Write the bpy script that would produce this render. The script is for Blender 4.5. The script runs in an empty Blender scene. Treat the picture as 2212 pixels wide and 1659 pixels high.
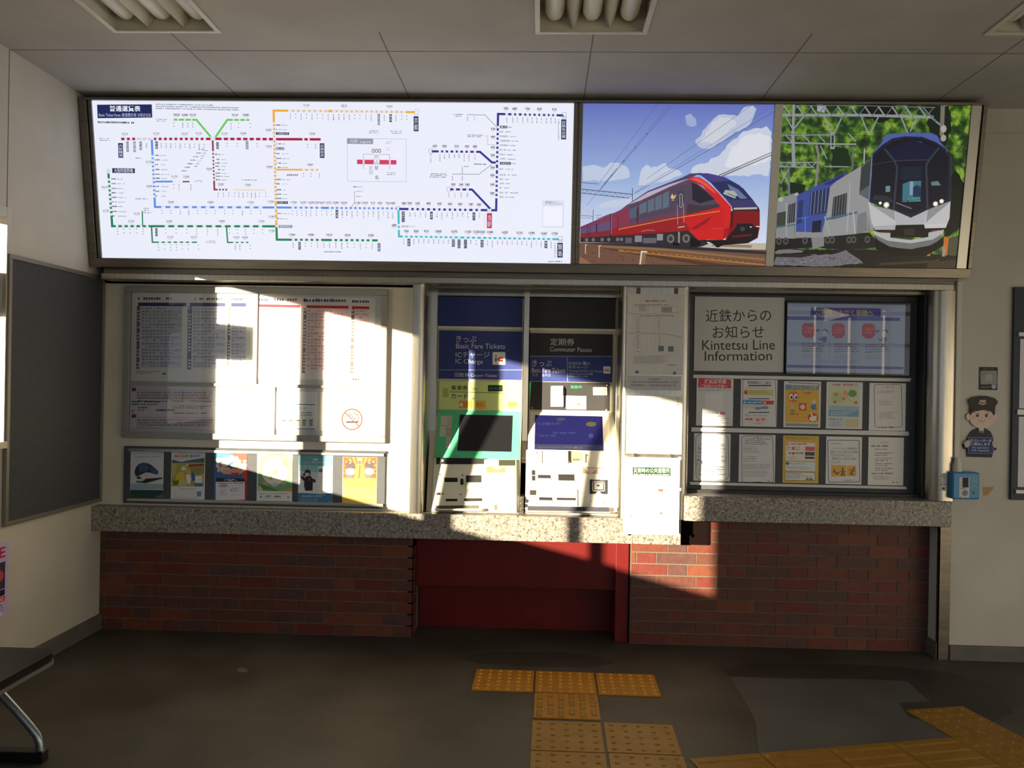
import bpy, math, random
from mathutils import Vector, Matrix
random.seed(7)
SC = bpy.context.scene
COL = SC.collection
# ------------------------------------------------------------------ camera
W, H = 2212, 1659
FPX = 1813.84
CAM = Vector((-0.0155, -4.8988, 1.5038))
YAW, PIT, ROL = -0.0351, -0.0017, 0.0175
FWD = Vector((math.sin(YAW)*math.cos(PIT), math.cos(YAW)*math.cos(PIT), math.sin(PIT)))
_r = Vector((math.cos(YAW), -math.sin(YAW), 0)); _u = _r.cross(FWD)
RGT = math.cos(ROL)*_r + math.sin(ROL)*_u
UPV = -math.sin(ROL)*_r + math.cos(ROL)*_u
cd = bpy.data.cameras.new('camera'); cam = bpy.data.objects.new('camera', cd); COL.objects.link(cam)
cd.sensor_width = 36.0; cd.lens = FPX/W*36.0; cd.clip_start = 0.05; cd.clip_end = 200
cam.matrix_world = Matrix(((RGT.x, UPV.x, -FWD.x, CAM.x), (RGT.y, UPV.y, -FWD.y, CAM.y), (RGT.z, UPV.z, -FWD.z, CAM.z), (0, 0, 0, 1)))
SC.camera = cam
# ------------------------------------------------------------------ world, sun, exposure
SC.view_settings.view_transform = 'Standard'; SC.view_settings.look = 'None'
SC.view_settings.exposure = 0.0; SC.view_settings.gamma = 1.0; SC.view_settings.use_curve_mapping = False
wd = bpy.data.worlds.new('sky'); SC.world = wd; wd.use_nodes = True
bg = wd.node_tree.nodes['Background']; bg.inputs[0].default_value = (0.74, 0.86, 1.0, 1); bg.inputs[1].default_value = 1.05
SUN_D = Vector((0.77, 1.0, -0.19)).normalized()
sl = bpy.data.lights.new('sun', 'SUN'); sl.energy = 20.0; sl.color = (1.0, 0.84, 0.58); sl.angle = math.radians(0.55)
so = bpy.data.objects.new('sun', sl); COL.objects.link(so); so.rotation_euler = SUN_D.to_track_quat('-Z', 'Y').to_euler(); so.location = (-12, -14, 6)
SC.cycles.max_bounces = 10; SC.cycles.diffuse_bounces = 6; SC.cycles.glossy_bounces = 4; SC.cycles.transparent_max_bounces = 8
SC.cycles.use_denoising = True
# ------------------------------------------------------------------ helpers
def ray(px, py): return FWD + RGT*((px-W/2)/FPX) - UPV*((py-H/2)/FPX)
def U(px, py, x=None, y=None, z=None):
    d = ray(px, py)
    t = (x-CAM.x)/d.x if x is not None else (y-CAM.y)/d.y if y is not None else (z-CAM.z)/d.z
    return CAM + d*t
def lin(c):
    c = c/255.0
    return c/12.92 if c <= 0.04045 else ((c+0.055)/1.055)**2.4
def L3(rgb): return (lin(rgb[0]), lin(rgb[1]), lin(rgb[2]), 1)
MATS = {}
def mat(key, rgb=(200, 200, 200), rough=0.5, metal=0.0, em=0.0, spec=0.5, coat=0.0):
    if key in MATS: return MATS[key]
    m = bpy.data.materials.new(key if isinstance(key, str) else 'ink'); m.use_nodes = True
    p = m.node_tree.nodes['Principled BSDF']; c = L3(rgb)
    p.inputs['Base Color'].default_value = c; p.inputs['Roughness'].default_value = rough; p.inputs['Metallic'].default_value = metal
    p.inputs['Specular IOR Level'].default_value = spec
    if em: p.inputs['Emission Color'].default_value = c; p.inputs['Emission Strength'].default_value = em
    if coat: p.inputs['Coat Weight'].default_value = coat; p.inputs['Coat Roughness'].default_value = 0.05
    MATS[key] = m
    return m
def ink(rgb, em=0.0, rough=0.55, base=1.0):
    m = mat((tuple(rgb), em, rough, base), rgb, rough, em=em, spec=0.35)
    if base < 1: m.node_tree.nodes['Principled BSDF'].inputs['Base Color'].default_value = [q*base for q in L3(rgb)[:3]]+[1]
    return m
def noisy(key, stops, scale, detail=4, rough=0.6, metal=0.0, bump=0.0, bscale=None, stretch=None, rough2=None, spec=0.5, kind='noise'):
    """procedural material: a noise ramp through the colour stops"""
    m = mat(key, (128, 128, 128), rough, metal, spec=spec); nt = m.node_tree; N = nt.nodes; p = N['Principled BSDF']
    tc = N.new('ShaderNodeTexCoord'); mp = N.new('ShaderNodeMapping'); nt.links.new(tc.outputs['Object'], mp.inputs[0])
    if stretch: mp.inputs['Scale'].default_value = stretch
    if kind == 'voronoi':
        n = N.new('ShaderNodeTexVoronoi'); n.inputs['Scale'].default_value = scale; out = n.outputs['Color']
    else:
        n = N.new('ShaderNodeTexNoise'); n.inputs['Scale'].default_value = scale; n.inputs['Detail'].default_value = detail; out = n.outputs[0]
    nt.links.new(mp.outputs[0], n.inputs['Vector'])
    r = N.new('ShaderNodeValToRGB'); nt.links.new(out, r.inputs[0])
    e = r.color_ramp.elements
    while len(e) < len(stops): e.new(0.5)
    for i, (pos, c) in enumerate(stops): e[i].position = pos; e[i].color = L3(c)
    nt.links.new(r.outputs[0], p.inputs['Base Color'])
    if bump:
        b = N.new('ShaderNodeBump'); b.inputs['Strength'].default_value = bump; b.inputs['Distance'].default_value = 0.01
        n2 = N.new('ShaderNodeTexNoise'); n2.inputs['Scale'].default_value = bscale or scale; nt.links.new(mp.outputs[0], n2.inputs['Vector'])
        nt.links.new(n2.outputs[0], b.inputs['Height']); nt.links.new(b.outputs[0], p.inputs['Normal'])
    return m
def glass(key, rough=0.0, ior=1.45):
    if key in MATS: return MATS[key]
    m = bpy.data.materials.new(key); m.use_nodes = True; nt = m.node_tree; N = nt.nodes; N.remove(N['Principled BSDF'])
    o = N['Material Output']; t = N.new('ShaderNodeBsdfTransparent'); g = N.new('ShaderNodeBsdfGlossy'); g.inputs['Roughness'].default_value = rough
    f = N.new('ShaderNodeFresnel'); f.inputs[0].default_value = ior; x = N.new('ShaderNodeMixShader')
    nt.links.new(f.outputs[0], x.inputs[0]); nt.links.new(t.outputs[0], x.inputs[1]); nt.links.new(g.outputs[0], x.inputs[2]); nt.links.new(x.outputs[0], o.inputs[0])
    MATS[key] = m
    return m
BASE = {}
def tag(o, label=None, cat=None, group=None, kind=None):
    if label: o['label'] = label
    if cat: o['category'] = cat
    if group: o['group'] = group
    if kind: o['kind'] = kind
    return o
def thing(name, label, cat, loc=(0, 0, 0), group=None):
    o = bpy.data.objects.new(name, None); COL.objects.link(o); o.empty_display_size = 0.1
    o.location = loc; BASE[o.name] = Vector(loc)
    return tag(o, label, cat, group)
class MB:
    """collects shapes in world coordinates; build() links them as ONE mesh object"""
    def __init__(s): s.v = []; s.f = []; s.m = []; s.sm = []; s.mats = []
    def mi(s, m):
        if m not in s.mats: s.mats.append(m)
        return s.mats.index(m)
    def face(s, pts, m, smooth=False):
        n = len(s.v); s.v += [tuple(p) for p in pts]; s.f.append(list(range(n, n+len(pts)))); s.m.append(s.mi(m)); s.sm.append(smooth)
    def raw(s, verts, faces, m, smooth=False):
        n = len(s.v); k = s.mi(m); s.v += [tuple(p) for p in verts]
        for f in faces: s.f.append([n+i for i in f]); s.m.append(k); s.sm.append(smooth)
    def hexa(s, c, m):
        """c: 8 corners, bottom ring 0-3 then top ring 4-7"""
        s.raw(c, [(3, 2, 1, 0), (4, 5, 6, 7), (0, 1, 5, 4), (1, 2, 6, 5), (2, 3, 7, 6), (3, 0, 4, 7)], m)
    def box(s, x0, x1, y0, y1, z0, z1, m):
        s.hexa([(x0, y0, z0), (x1, y0, z0), (x1, y1, z0), (x0, y1, z0), (x0, y0, z1), (x1, y0, z1), (x1, y1, z1), (x0, y1, z1)], m)
    def prism(s, prof, x0, x1, m, mcap=None):
        """profile of (y,z) extruded along x"""
        n = len(prof); v = [(x0, y, z) for y, z in prof]+[(x1, y, z) for y, z in prof]
        s.raw(v, [(i, (i+1) % n, n+(i+1) % n, n+i) for i in range(n)], m); s.raw(v, [tuple(range(n))[::-1], tuple(range(n, 2*n))], mcap or m)
    def column(s, prof, z0, z1, m, smooth=False):
        """profile of (x,y) extruded along z"""
        n = len(prof); v = [(x, y, z0) for x, y in prof]+[(x, y, z1) for x, y in prof]
        s.raw(v, [(i, (i+1) % n, n+(i+1) % n, n+i) for i in range(n)], m, smooth); s.raw(v, [tuple(range(n))[::-1], tuple(range(n, 2*n))], m)
    def tube(s, pts, r, m, seg=10, caps=True):
        pts = [Vector(p) for p in pts]; rings = []; ref = None
        for i, p in enumerate(pts):
            d = (pts[min(i+1, len(pts)-1)]-pts[max(i-1, 0)]).normalized()
            if ref is None: ref = d.orthogonal().normalized()
            ref = (ref-d*ref.dot(d)).normalized(); b = d.cross(ref)
            rr = r[i] if isinstance(r, (list, tuple)) else r
            rings.append([p+(ref*math.cos(a)+b*math.sin(a))*rr for a in [2*math.pi*k/seg for k in range(seg)]])
        v = [q for ring in rings for q in ring]; f = []
        for i in range(len(pts)-1):
            for k in range(seg): f.append((i*seg+k, i*seg+(k+1) % seg, (i+1)*seg+(k+1) % seg, (i+1)*seg+k))
        s.raw(v, f, m, True)
        if caps: s.face(rings[0][::-1], m); s.face(rings[-1], m)
    def build(s, name, parent=None, bevel=0.0, label=None, kind=None, recalc=False):
        me = bpy.data.meshes.new(name); off = BASE.get(parent.name, Vector((0, 0, 0))) if parent else Vector((0, 0, 0))
        me.from_pydata([(x-off.x, y-off.y, z-off.z) for x, y, z in s.v], [], s.f)
        for m in s.mats: me.materials.append(m)
        me.polygons.foreach_set('material_index', s.m); me.polygons.foreach_set('use_smooth', s.sm); me.update()
        o = bpy.data.objects.new(name, me); COL.objects.link(o)
        if parent: o.parent = parent
        BASE[o.name] = off
        if bevel:
            b = o.modifiers.new('bevel', 'BEVEL'); b.width = bevel; b.segments = 2; b.limit_method = 'ANGLE'; b.angle_limit = math.radians(40)
        tag(o, label, None, None, kind)
        return o
def struct(name, mb, bevel=0.0): return mb.build(name, None, bevel, kind='structure')
_tc = bpy.data.curves.new('lettering', 'FONT'); _tc.resolution_u = 3; _to = bpy.data.objects.new('lettering', _tc); _GL = {}
def glyphs(t, bold=0.0):
    k = (t, bold)
    if k not in _GL:
        _tc.body = t; _tc.offset = bold; _tc.resolution_u = 1 if len(t) == 1 else 3; me = _to.to_mesh()
        v = [(q.co.x, q.co.y) for q in me.vertices]; f = [tuple(p.vertices) for p in me.polygons]; _to.to_mesh_clear()
        xs = [a for a, b in v] or [0]; ys = [b for a, b in v] or [0]
        _GL[k] = (v, f, min(xs), max(xs), min(ys), max(ys))
    return _GL[k]
def solve8(src, dst):
    A = []
    for (x, y), (u, v) in zip(src, dst):
        A.append([x, y, 1, 0, 0, 0, -u*x, -u*y, u]); A.append([0, 0, 0, x, y, 1, -v*x, -v*y, v])
    n = 8
    for i in range(n):
        p = max(range(i, n), key=lambda r: abs(A[r][i])); A[i], A[p] = A[p], A[i]
        for r in range(n):
            if r != i:
                q = A[r][i]/A[i][i]
                for c in range(i, n+1): A[r][c] -= q*A[i][c]
    return [A[i][n]/A[i][i] for i in range(n)]
class Board:
    """a flat rectangular panel in the world; O a point of its plane, uv its up direction.
    Its corners are measured once, squared up into a true rectangle, and everything printed on it is laid out in that rectangle."""
    def __init__(s, quad, O, uv=(0, 0, 1), z=(0, 0, 1.0), em=0.0, rough=0.55, ux=(1, 0, 0)):
        s.O = Vector(O); s.uv = Vector(uv).normalized(); s.ux = Vector(ux); s.n = s.ux.cross(s.uv); s.z = z; s.em = em; s.rough = rough; s.base = 1.0
        c = []
        for q in quad:
            d = ray(z[0]+q[0]/z[2], z[1]+q[1]/z[2]); p = CAM + d*((s.O-CAM).dot(s.n)/d.dot(s.n)) - s.O
            c.append((p.dot(s.ux), p.dot(s.uv)))
        s.u0 = (c[0][0]+c[3][0])/2; s.u1 = (c[1][0]+c[2][0])/2; s.v1 = (c[0][1]+c[1][1])/2; s.v0 = (c[2][1]+c[3][1])/2
        s.h = solve8([(z[0]+q[0]/z[2], z[1]+q[1]/z[2]) for q in quad], [(s.u0, s.v1), (s.u1, s.v1), (s.u1, s.v0), (s.u0, s.v0)])
        s.mb = MB(); s.bb = []; s.clip = False
    def w(s, u, v, d=0.0): return s.O + s.ux*u + s.uv*v + s.n*d
    def uvp(s, x, y):
        x = s.z[0]+x/s.z[2]; y = s.z[1]+y/s.z[2]; h = s.h; q = h[6]*x+h[7]*y+1
        return (h[0]*x+h[1]*y+h[2])/q, (h[3]*x+h[4]*y+h[5])/q
    def at(s, x, y, d=0.0):
        u, v = s.uvp(x, y)
        if s.clip: u = min(max(u, s.u0), s.u1); v = min(max(v, s.v0), s.v1)
        return s.w(u, v, d)
    def i(s, c): return c if isinstance(c, bpy.types.Material) else ink(c, s.em, s.rough, s.base)
    def dep(s, pts, pad=0.0):
        xs = [s.z[0]+p[0]/s.z[2] for p in pts]; ys = [s.z[1]+p[1]/s.z[2] for p in pts]; pad /= s.z[2]
        a, b, c, e = min(xs)-pad, max(xs)+pad, min(ys)-pad, max(ys)+pad; lv = 0
        for q in s.bb:
            if q[4] >= lv and q[0] < b and q[1] > a and q[2] < e and q[3] > c: lv = q[4]+1
        s.bb.append((a, b, c, e, lv)); return 0.0003+0.00004*lv
    def slab(s, t, c, side=None):
        m = s.i(c); f = [(s.u0, s.v0), (s.u1, s.v0), (s.u1, s.v1), (s.u0, s.v1)]
        s.mb.hexa([s.w(*p, 0) for p in f]+[s.w(*p, -t) for p in f], m); return s
    def poly(s, pts, c, d=None):
        d = s.dep(pts) if d is None else d; s.mb.face([s.at(x, y, d) for x, y in pts][::-1], s.i(c))
    def rect(s, x0, y0, x1, y1, c): s.poly([(x0, y0), (x1, y0), (x1, y1), (x0, y1)], c)
    def full(s, c, g=0.0):
        d = 0.0002; s.mb.face([s.w(s.u0+g, s.v0+g, d), s.w(s.u1-g, s.v0+g, d), s.w(s.u1-g, s.v1-g, d), s.w(s.u0+g, s.v1-g, d)], s.i(c))
    def rrect(s, x0, y0, x1, y1, r, c, n=4):
        P = []
        for cx, cy, a0 in ((x1-r, y0+r, -90), (x1-r, y1-r, 0), (x0+r, y1-r, 90), (x0+r, y0+r, 180)):
            for k in range(n+1):
                a = math.radians(a0+90*k/n); P.append((cx+r*math.cos(a), cy+r*math.sin(a)))
        s.poly(P, c)
    def ell(s, cx, cy, rx, ry, c, n=20): s.poly([(cx+rx*math.cos(2*math.pi*k/n), cy+ry*math.sin(2*math.pi*k/n)) for k in range(n)], c)
    def line(s, pts, wd, c, closed=False):
        """mitred band along a polyline"""
        d = s.dep(pts, wd/2); m = s.i(c); pts = [q for k, q in enumerate(pts) if k == 0 or q != pts[k-1]]; n = len(pts); L = []; R_ = []
        def un(a, b): l = math.hypot(b[0]-a[0], b[1]-a[1]) or 1; return (b[0]-a[0])/l, (b[1]-a[1])/l
        for k, p in enumerate(pts):
            a = un(pts[k-1], p) if (closed or k) else None; b = un(p, pts[(k+1) % n]) if (closed or k < n-1) else None
            e = 0.0
            if a is None: a = b; e = -wd/2
            if b is None: b = a; e = wd/2
            tx, ty = a[0]+b[0], a[1]+b[1]; l = math.hypot(tx, ty)
            if l < 0.3: tx, ty, l = a[0], a[1], 1.0
            tx, ty = tx/l, ty/l; cs = max(0.5, tx*a[0]+ty*a[1]); h = wd/2/cs; px, py = p[0]+tx*e, p[1]+ty*e
            L.append((px-ty*h, py+tx*h)); R_.append((px+ty*h, py-tx*h))
        for k in range(n if closed else n-1):
            q = (k+1) % n; s.mb.face([s.at(*L[k], d), s.at(*L[q], d), s.at(*R_[q], d), s.at(*R_[k], d)], m)
    def frame(s, x0, y0, x1, y1, wd, c): s.line([(x0, y0), (x1, y0), (x1, y1), (x0, y1)], wd, c, True)
    def rframe(s, x0, y0, x1, y1, r, wd, c, n=4):
        P = []
        for cx, cy, a0 in ((x1-r, y0+r, -90), (x1-r, y1-r, 0), (x0+r, y1-r, 90), (x0+r, y0+r, 180)):
            for k in range(n+1):
                a = math.radians(a0+90*k/n); P.append((cx+r*math.cos(a), cy+r*math.sin(a)))
        s.line(P, wd, c, True)
    def text(s, t, x0, y0, x1, y1, c, bold=0.0, skew=0.0):
        """lettering fitted to the box (skew: rise of the right end)"""
        v, f, a, b, e, g = glyphs(t, bold)
        if not v: return
        d = s.dep([(x0, y0), (x1, y1), (x1, y1+skew)]); P = []
        for x, y in v:
            k = (x-a)/((b-a) or 1); P.append(s.at(x0+k*(x1-x0), y1-(y-e)/((g-e) or 1)*(y1-y0)+skew*k, d))
        s.mb.raw(P, f, s.i(c))
    def vtext(s, t, x0, y0, x1, y1, c, bold=0.0):
        n = len(t); hh = (y1-y0)/n; d = s.dep([(x0, y0), (x1, y1)])
        for i, ch in enumerate(t):
            v, f, a, b, e, g = glyphs(ch, bold); P = [s.at(x0+x/1.0*(x1-x0), y0+(i+0.88-y*0.95)*hh, d) for x, y in v]
            s.mb.raw(P, f, s.i(c))
    def greek(s, x0, y0, x1, y1, rows, c, fill=0.5, cw=1.0, ragged=0.3, skew=0.0):
        """rows of print too small to read"""
        d = s.dep([(x0, y0), (x1, y1)]); m = s.i(c); hh = (y1-y0)/rows; ch = hh*fill; stp = ch*cw
        for r in range(rows):
            yy = y0+hh*r; end = x1-(random.random()*ragged*(x1-x0) if rows > 1 else 0); x = x0
            while x < end-stp*0.5:
                if random.random() < 0.87:
                    q = skew*(x-x0)/max(1, x1-x0); a = random.uniform(0, .25)*ch; wdt = stp*random.uniform(.5, .85)
                    s.mb.face([s.at(x, yy+a+q, d), s.at(x, yy+ch+q, d), s.at(x+wdt, yy+ch+q, d), s.at(x+wdt, yy+a+q, d)], m)
                x += stp
    def box(s, x0, y0, x1, y1, d0, d1, c, mb=None, taper=0.0):
        mb = mb or s.mb; q = [(x0, y1), (x1, y1), (x1, y0), (x0, y0)]; cx, cy = (x0+x1)/2, (y0+y1)/2
        mb.hexa([s.at(x, y, d0) for x, y in q]+[s.at(cx+(x-cx)*(1-taper), cy+(y-cy)*(1-taper), d1) for x, y in q], s.i(c))
    def fbox(s, u0, u1, v0, v1, d0, d1, m, mb=None):
        q = [(u0, v0), (u1, v0), (u1, v1), (u0, v1)]; (mb or s.mb).hexa([s.w(*p, d0) for p in q]+[s.w(*p, d1) for p in q], m)
    def knob(s, x, y, r, d0, d1, c, mb=None, seg=14): (mb or s.mb).tube([s.at(x, y, d0), s.at(x, y, d1)], r, s.i(c), seg)
    def mid(s): return s.w((s.u0+s.u1)/2, (s.v0+s.v1)/2)
    def build(s, name, parent=None, label=None, cat=None, group=None, bevel=0.0):
        o = s.mb.build(name, parent, bevel)
        return tag(o, label, cat, group)
# ------------------------------------------------------------------ surfaces
XL = -2.618; ZC = 3.074
WALL = noisy('painted_wall', [(0.3, (186, 181, 168)), (0.7, (200, 196, 185))], 2.5, 5, 0.6, bump=0.04, bscale=60)
CEILM = noisy('ceiling_board', [(0.3, (170, 168, 164)), (0.7, (182, 180, 176))], 3.0, 3, 0.75, bump=0.03, bscale=90)
JOINT = mat('joint', (122, 115, 106), 0.8)
CREAM = noisy('cream_panel', [(0.3, (214, 208, 190)), (0.7, (226, 221, 206))], 3.0, 4, 0.45)
STEEL = noisy('brushed_steel', [(0.3, (168, 162, 150)), (0.7, (186, 180, 168))], 8.0, 3, 0.3, 1.0, bump=0.03, bscale=40, stretch=(8, 8, 0.6))
SIGNM = noisy('sign_steel', [(0.3, (108, 103, 95)), (0.7, (126, 120, 111))], 6.0, 3, 0.35, 0.85, bump=0.02, bscale=40, stretch=(0.5, 8, 8))
ALU = mat('aluminium', (190, 188, 182), 0.35, 0.8)
WHITEP = mat('white_plastic', (225, 224, 216), 0.4)
DGREY = noisy('dark_grey_board', [(0.3, (70, 73, 80)), (0.7, (78, 81, 88))], 20, 3, 0.7)
BLACK = mat('black_plastic', (22, 22, 23), 0.35)
DARK = mat('dark_gap', (18, 17, 16), 0.8)
GRAN = noisy('granite', [(0.29, (84, 79, 74)), (0.40, (126, 120, 113)), (0.56, (144, 138, 130)), (0.74, (180, 174, 165))], 1.0, 2, 0.35, spec=0.4)
def _granite():
    nt = GRAN.node_tree; N = nt.nodes; p = N['Principled BSDF']
    tc = N['Texture Coordinate']; v = N.new('ShaderNodeTexVoronoi'); v.inputs['Scale'].default_value = 130
    n = N.new('ShaderNodeTexNoise'); n.inputs['Scale'].default_value = 55; n.inputs['Detail'].default_value = 3
    mx = N.new('ShaderNodeMix'); mx.data_type = 'RGBA'; mx.inputs[0].default_value = 0.5
    nt.links.new(tc.outputs['Object'], v.inputs['Vector']); nt.links.new(tc.outputs['Object'], n.inputs['Vector'])
    bw = N.new('ShaderNodeRGBToBW'); nt.links.new(v.outputs['Color'], bw.inputs[0])
    nt.links.new(bw.outputs[0], mx.inputs[6]); nt.links.new(n.outputs[0], mx.inputs[7])
    r = [q for q in N if q.type == 'VALTORGB'][0]; nt.links.new(mx.outputs[2], r.inputs[0])
_granite()
FLOOR = noisy('concrete_floor', [(0.30, (58, 54, 45)), (0.48, (75, 70, 60)), (0.62, (86, 82, 73)), (0.8, (71, 70, 61))], 1.6, 8, 0.55, bump=0.15, bscale=70, spec=0.3)
CONC = noisy('baseboard_concrete', [(0.3, (92, 88, 80)), (0.7, (112, 108, 99))], 6, 5, 0.7, bump=0.1, bscale=50)
PATCH = noisy('floor_mortar', [(0.3, (86, 85, 80)), (0.7, (98, 97, 92))], 3, 6, 0.6, bump=0.1, bscale=60, spec=0.3)
STAIN = noisy('floor_stain', [(0.3, (58, 54, 48)), (0.7, (70, 65, 58))], 3, 6, 0.6, bump=0.1, bscale=60, spec=0.3)
RED = noisy('red_paint', [(0.35, (92, 12, 11)), (0.65, (102, 16, 14))], 4, 4, 0.45, spec=0.35)
MORTAR = noisy('mortar', [(0.3, (92, 83, 70)), (0.7, (108, 97, 83))], 60, 3, 0.8)
BRK = [noisy('brick_%s' % n, [(0.3, c), (0.7, tuple(min(255, q+10) for q in c))], 30, 3, 0.5, spec=0.3) for n, c in
       (('rust', (100, 51, 38)), ('brown', (90, 52, 43)), ('red', (98, 43, 36)), ('plum', (82, 53, 49)), ('ochre', (106, 58, 41)))]
YEL = noisy('tactile_yellow', [(0.3, (166, 108, 14)), (0.7, (178, 122, 22))], 14, 4, 0.55, spec=0.3)
YELD = noisy('tactile_worn', [(0.3, (142, 102, 28)), (0.7, (160, 118, 38))], 14, 4, 0.55, spec=0.3)
PANE = glass('window_glass')
# ------------------------------------------------------------------ room shell
XR = 4.6; YR = -9.0
m = MB(); m.box(-2.9, XR+0.3, YR-6, 1.3, -0.2, 0.0, FLOOR); struct('floor', m)
# worn mortar patch and dark stains in the floor
def floor_shape(px, mt, h):
    P = [U(x, y, z=0) for x, y in px]; k = MB(); n = len(P)
    k.raw([(p.x, p.y, 0.0) for p in P]+[(p.x, p.y, h) for p in P], [tuple(range(n, 2*n))]+[(i, (i+1) % n, n+(i+1) % n, n+i) for i in range(n)], mt)
    return k
struct('floor_patch', floor_shape([(1640, 1637), (1632, 1560), (1618, 1530), (1600, 1500), (1576, 1462), (1700, 1466), (1880, 1468), (1960, 1472), (1985, 1496), (2010, 1516), (1940, 1518), (1965, 1552), (2060, 1562), (2142, 1588)], PATCH, 0.0012))
struct('floor_stain', floor_shape([(1560, 1446), (1640, 1432), (1800, 1434), (1930, 1440), (2050, 1452), (2150, 1480), (2190, 1540), (2140, 1562), (2060, 1562), (1965, 1552), (1940, 1518), (2010, 1516), (1985, 1496), (1960, 1472), (1880, 1468), (1700, 1466), (1576, 1462)], STAIN, 0.0008))
struct('floor_stain', floor_shape([(985, 1420), (1080, 1408), (1200, 1408), (1290, 1418), (1330, 1432), (1290, 1442), (1150, 1440), (1040, 1434)], STAIN, 0.0008))
struct('floor_stain', floor_shape([(512, 1447), (518, 1443), (527, 1443), (534, 1446), (535, 1450), (528, 1453), (520, 1452), (514, 1451)], mat('white_splash', (100, 100, 93), .7), 0.0010))
# ceiling with the three lamp recesses
LX = [(-1.99, -1.50), (-0.068, 0.424), (1.904, 2.396)]; LY0, LY1 = -2.36, -1.135
m = MB()
m.box(XL-0.3, XR+0.3, LY1, 1.3, ZC, ZC+0.2, CEILM); m.box(XL-0.3, XR+0.3, YR, LY0, ZC, ZC+0.2, CEILM)
xs = [XL-0.3]+[q for a in LX for q in a]+[XR+0.3]
for i in range(0, len(xs), 2): m.box(xs[i], xs[i+1], LY0, LY1, ZC, ZC+0.2, CEILM)
m.box(XL-0.3, XR+0.3, LY0-0.1, LY1+0.1, ZC+0.2, ZC+0.25, CEILM)
for gx in (-1.736, -0.776, 0.190, 1.157, 2.105, 3.07, 4.03):
    m.box(gx-0.003, gx+0.003, LY1+0.005, 0.0, ZC-0.0008, ZC+0.01, JOINT); m.box(gx-0.003, gx+0.003, YR, LY0-0.005, ZC-0.0008, ZC+0.01, JOINT)
for gy in (-0.914, -2.83, -4.75, -6.67): m.box(XL, XR, gy-0.003, gy+0.003, ZC-0.0009, ZC+0.01, JOINT)
struct('ceiling', m)
# left wall with the long window that lets the sun in
WY0, WY1, WZ0, WZ1 = -4.90, -0.932, 1.175, 2.262
m = MB(); xo = XL-0.16
m.box(xo, XL, WY1, 0.9, 0, ZC, WALL); m.box(xo, XL, WY0, WY1, 0, WZ0, WALL); m.box(xo, XL, WY0, WY1, WZ1, ZC, WALL); m.box(xo, XL, YR, WY0, 0, ZC, WALL)
m.box(XL-0.001, XL+0.0008, -0.922, -0.916, 2.30, ZC, JOINT)
struct('wall_left', m)
m = MB()
FR = mat('window_frame', (178, 172, 156), 0.4, 0.4)
for a, b in ((WY1-0.002, WY1+0.032), (WY0-0.03, WY0+0.002)): m.box(XL-0.005, XL+0.012, a, b, WZ0-0.03, WZ1+0.045, FR)
m.box(XL-0.005, XL+0.012, WY0, WY1, WZ1-0.002, WZ1+0.045, FR); m.box(XL-0.005, XL+0.03, WY0, WY1, WZ0-0.03, WZ0+0.002, FR)
for a, b in ((-1.785, -1.628), (-2.850, -2.656), (-3.815, -3.73)): m.box(XL-0.035, XL-0.005, a, b, WZ0, WZ1, FR)
wf = struct('window_1', m)
m = MB(); m.face([(XL-0.028, WY0+0.001, WZ0+0.001), (XL-0.028, WY1-0.001, WZ0+0.001), (XL-0.028, WY1-0.001, WZ1-0.001), (XL-0.028, WY0+0.001, WZ1-0.001)], PANE); m.build('pane', wf)
m = MB(); m.hexa([(XL-0.055, -1.28, 1.838), (XL-0.035, -1.28, 1.838), (XL-0.035, -0.934, 1.780), (XL-0.055, -0.934, 1.780), (XL-0.055, -1.28, 2.040), (XL-0.035, -1.28, 2.040), (XL-0.035, -0.934, 1.992), (XL-0.055, -0.934, 1.992)], DGREY)
m.build('shadow_plate', wf)  # added plate, shaped to cast the dark bar in the sun patch
# rear and right walls behind the camera
m = MB(); m.box(XL-0.16, -1.6, YR-0.15, YR, 0, ZC, WALL); m.box(-1.6, 0.9, YR-0.15, YR, 0, 1.0, WALL); m.box(-1.6, XR, YR-0.15, YR, 2.85, ZC, WALL); struct('wall_rear', m)
m = MB()
m.box(XR, XR+0.15, YR, -5.5, 2.6, ZC, WALL); m.box(XR, XR+0.15, -5.5, -2.4, 0, ZC, WALL); m.box(XR, XR+0.15, YR, -5.5, 0, 0.9, WALL); m.box(XR, XR+0.15, -2.4, -1.2, 2.3, ZC, WALL); m.box(XR, XR+0.15, -1.2, -0.12, 0, ZC, WALL)
struct('wall_right', m)
m = MB()
for px in (4.55, 5.2, 5.85, 6.5): m.box(px, px+0.12, YR-2.4, YR-2.28, 0, 3.2, CREAM)
for pz in (1.1, 1.7, 2.3, 2.9): m.box(4.2, 7.0, YR-2.27, YR-2.2, pz, pz+0.07, DGREY)
struct('trim_9', m)
m = MB(); m.box(-40, 40, -60, YR-6, -0.25, -0.05, CONC); m.box(-40, XL-0.2, YR-6, 8, -0.25, -0.05, CONC); struct('ground', m)
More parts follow.
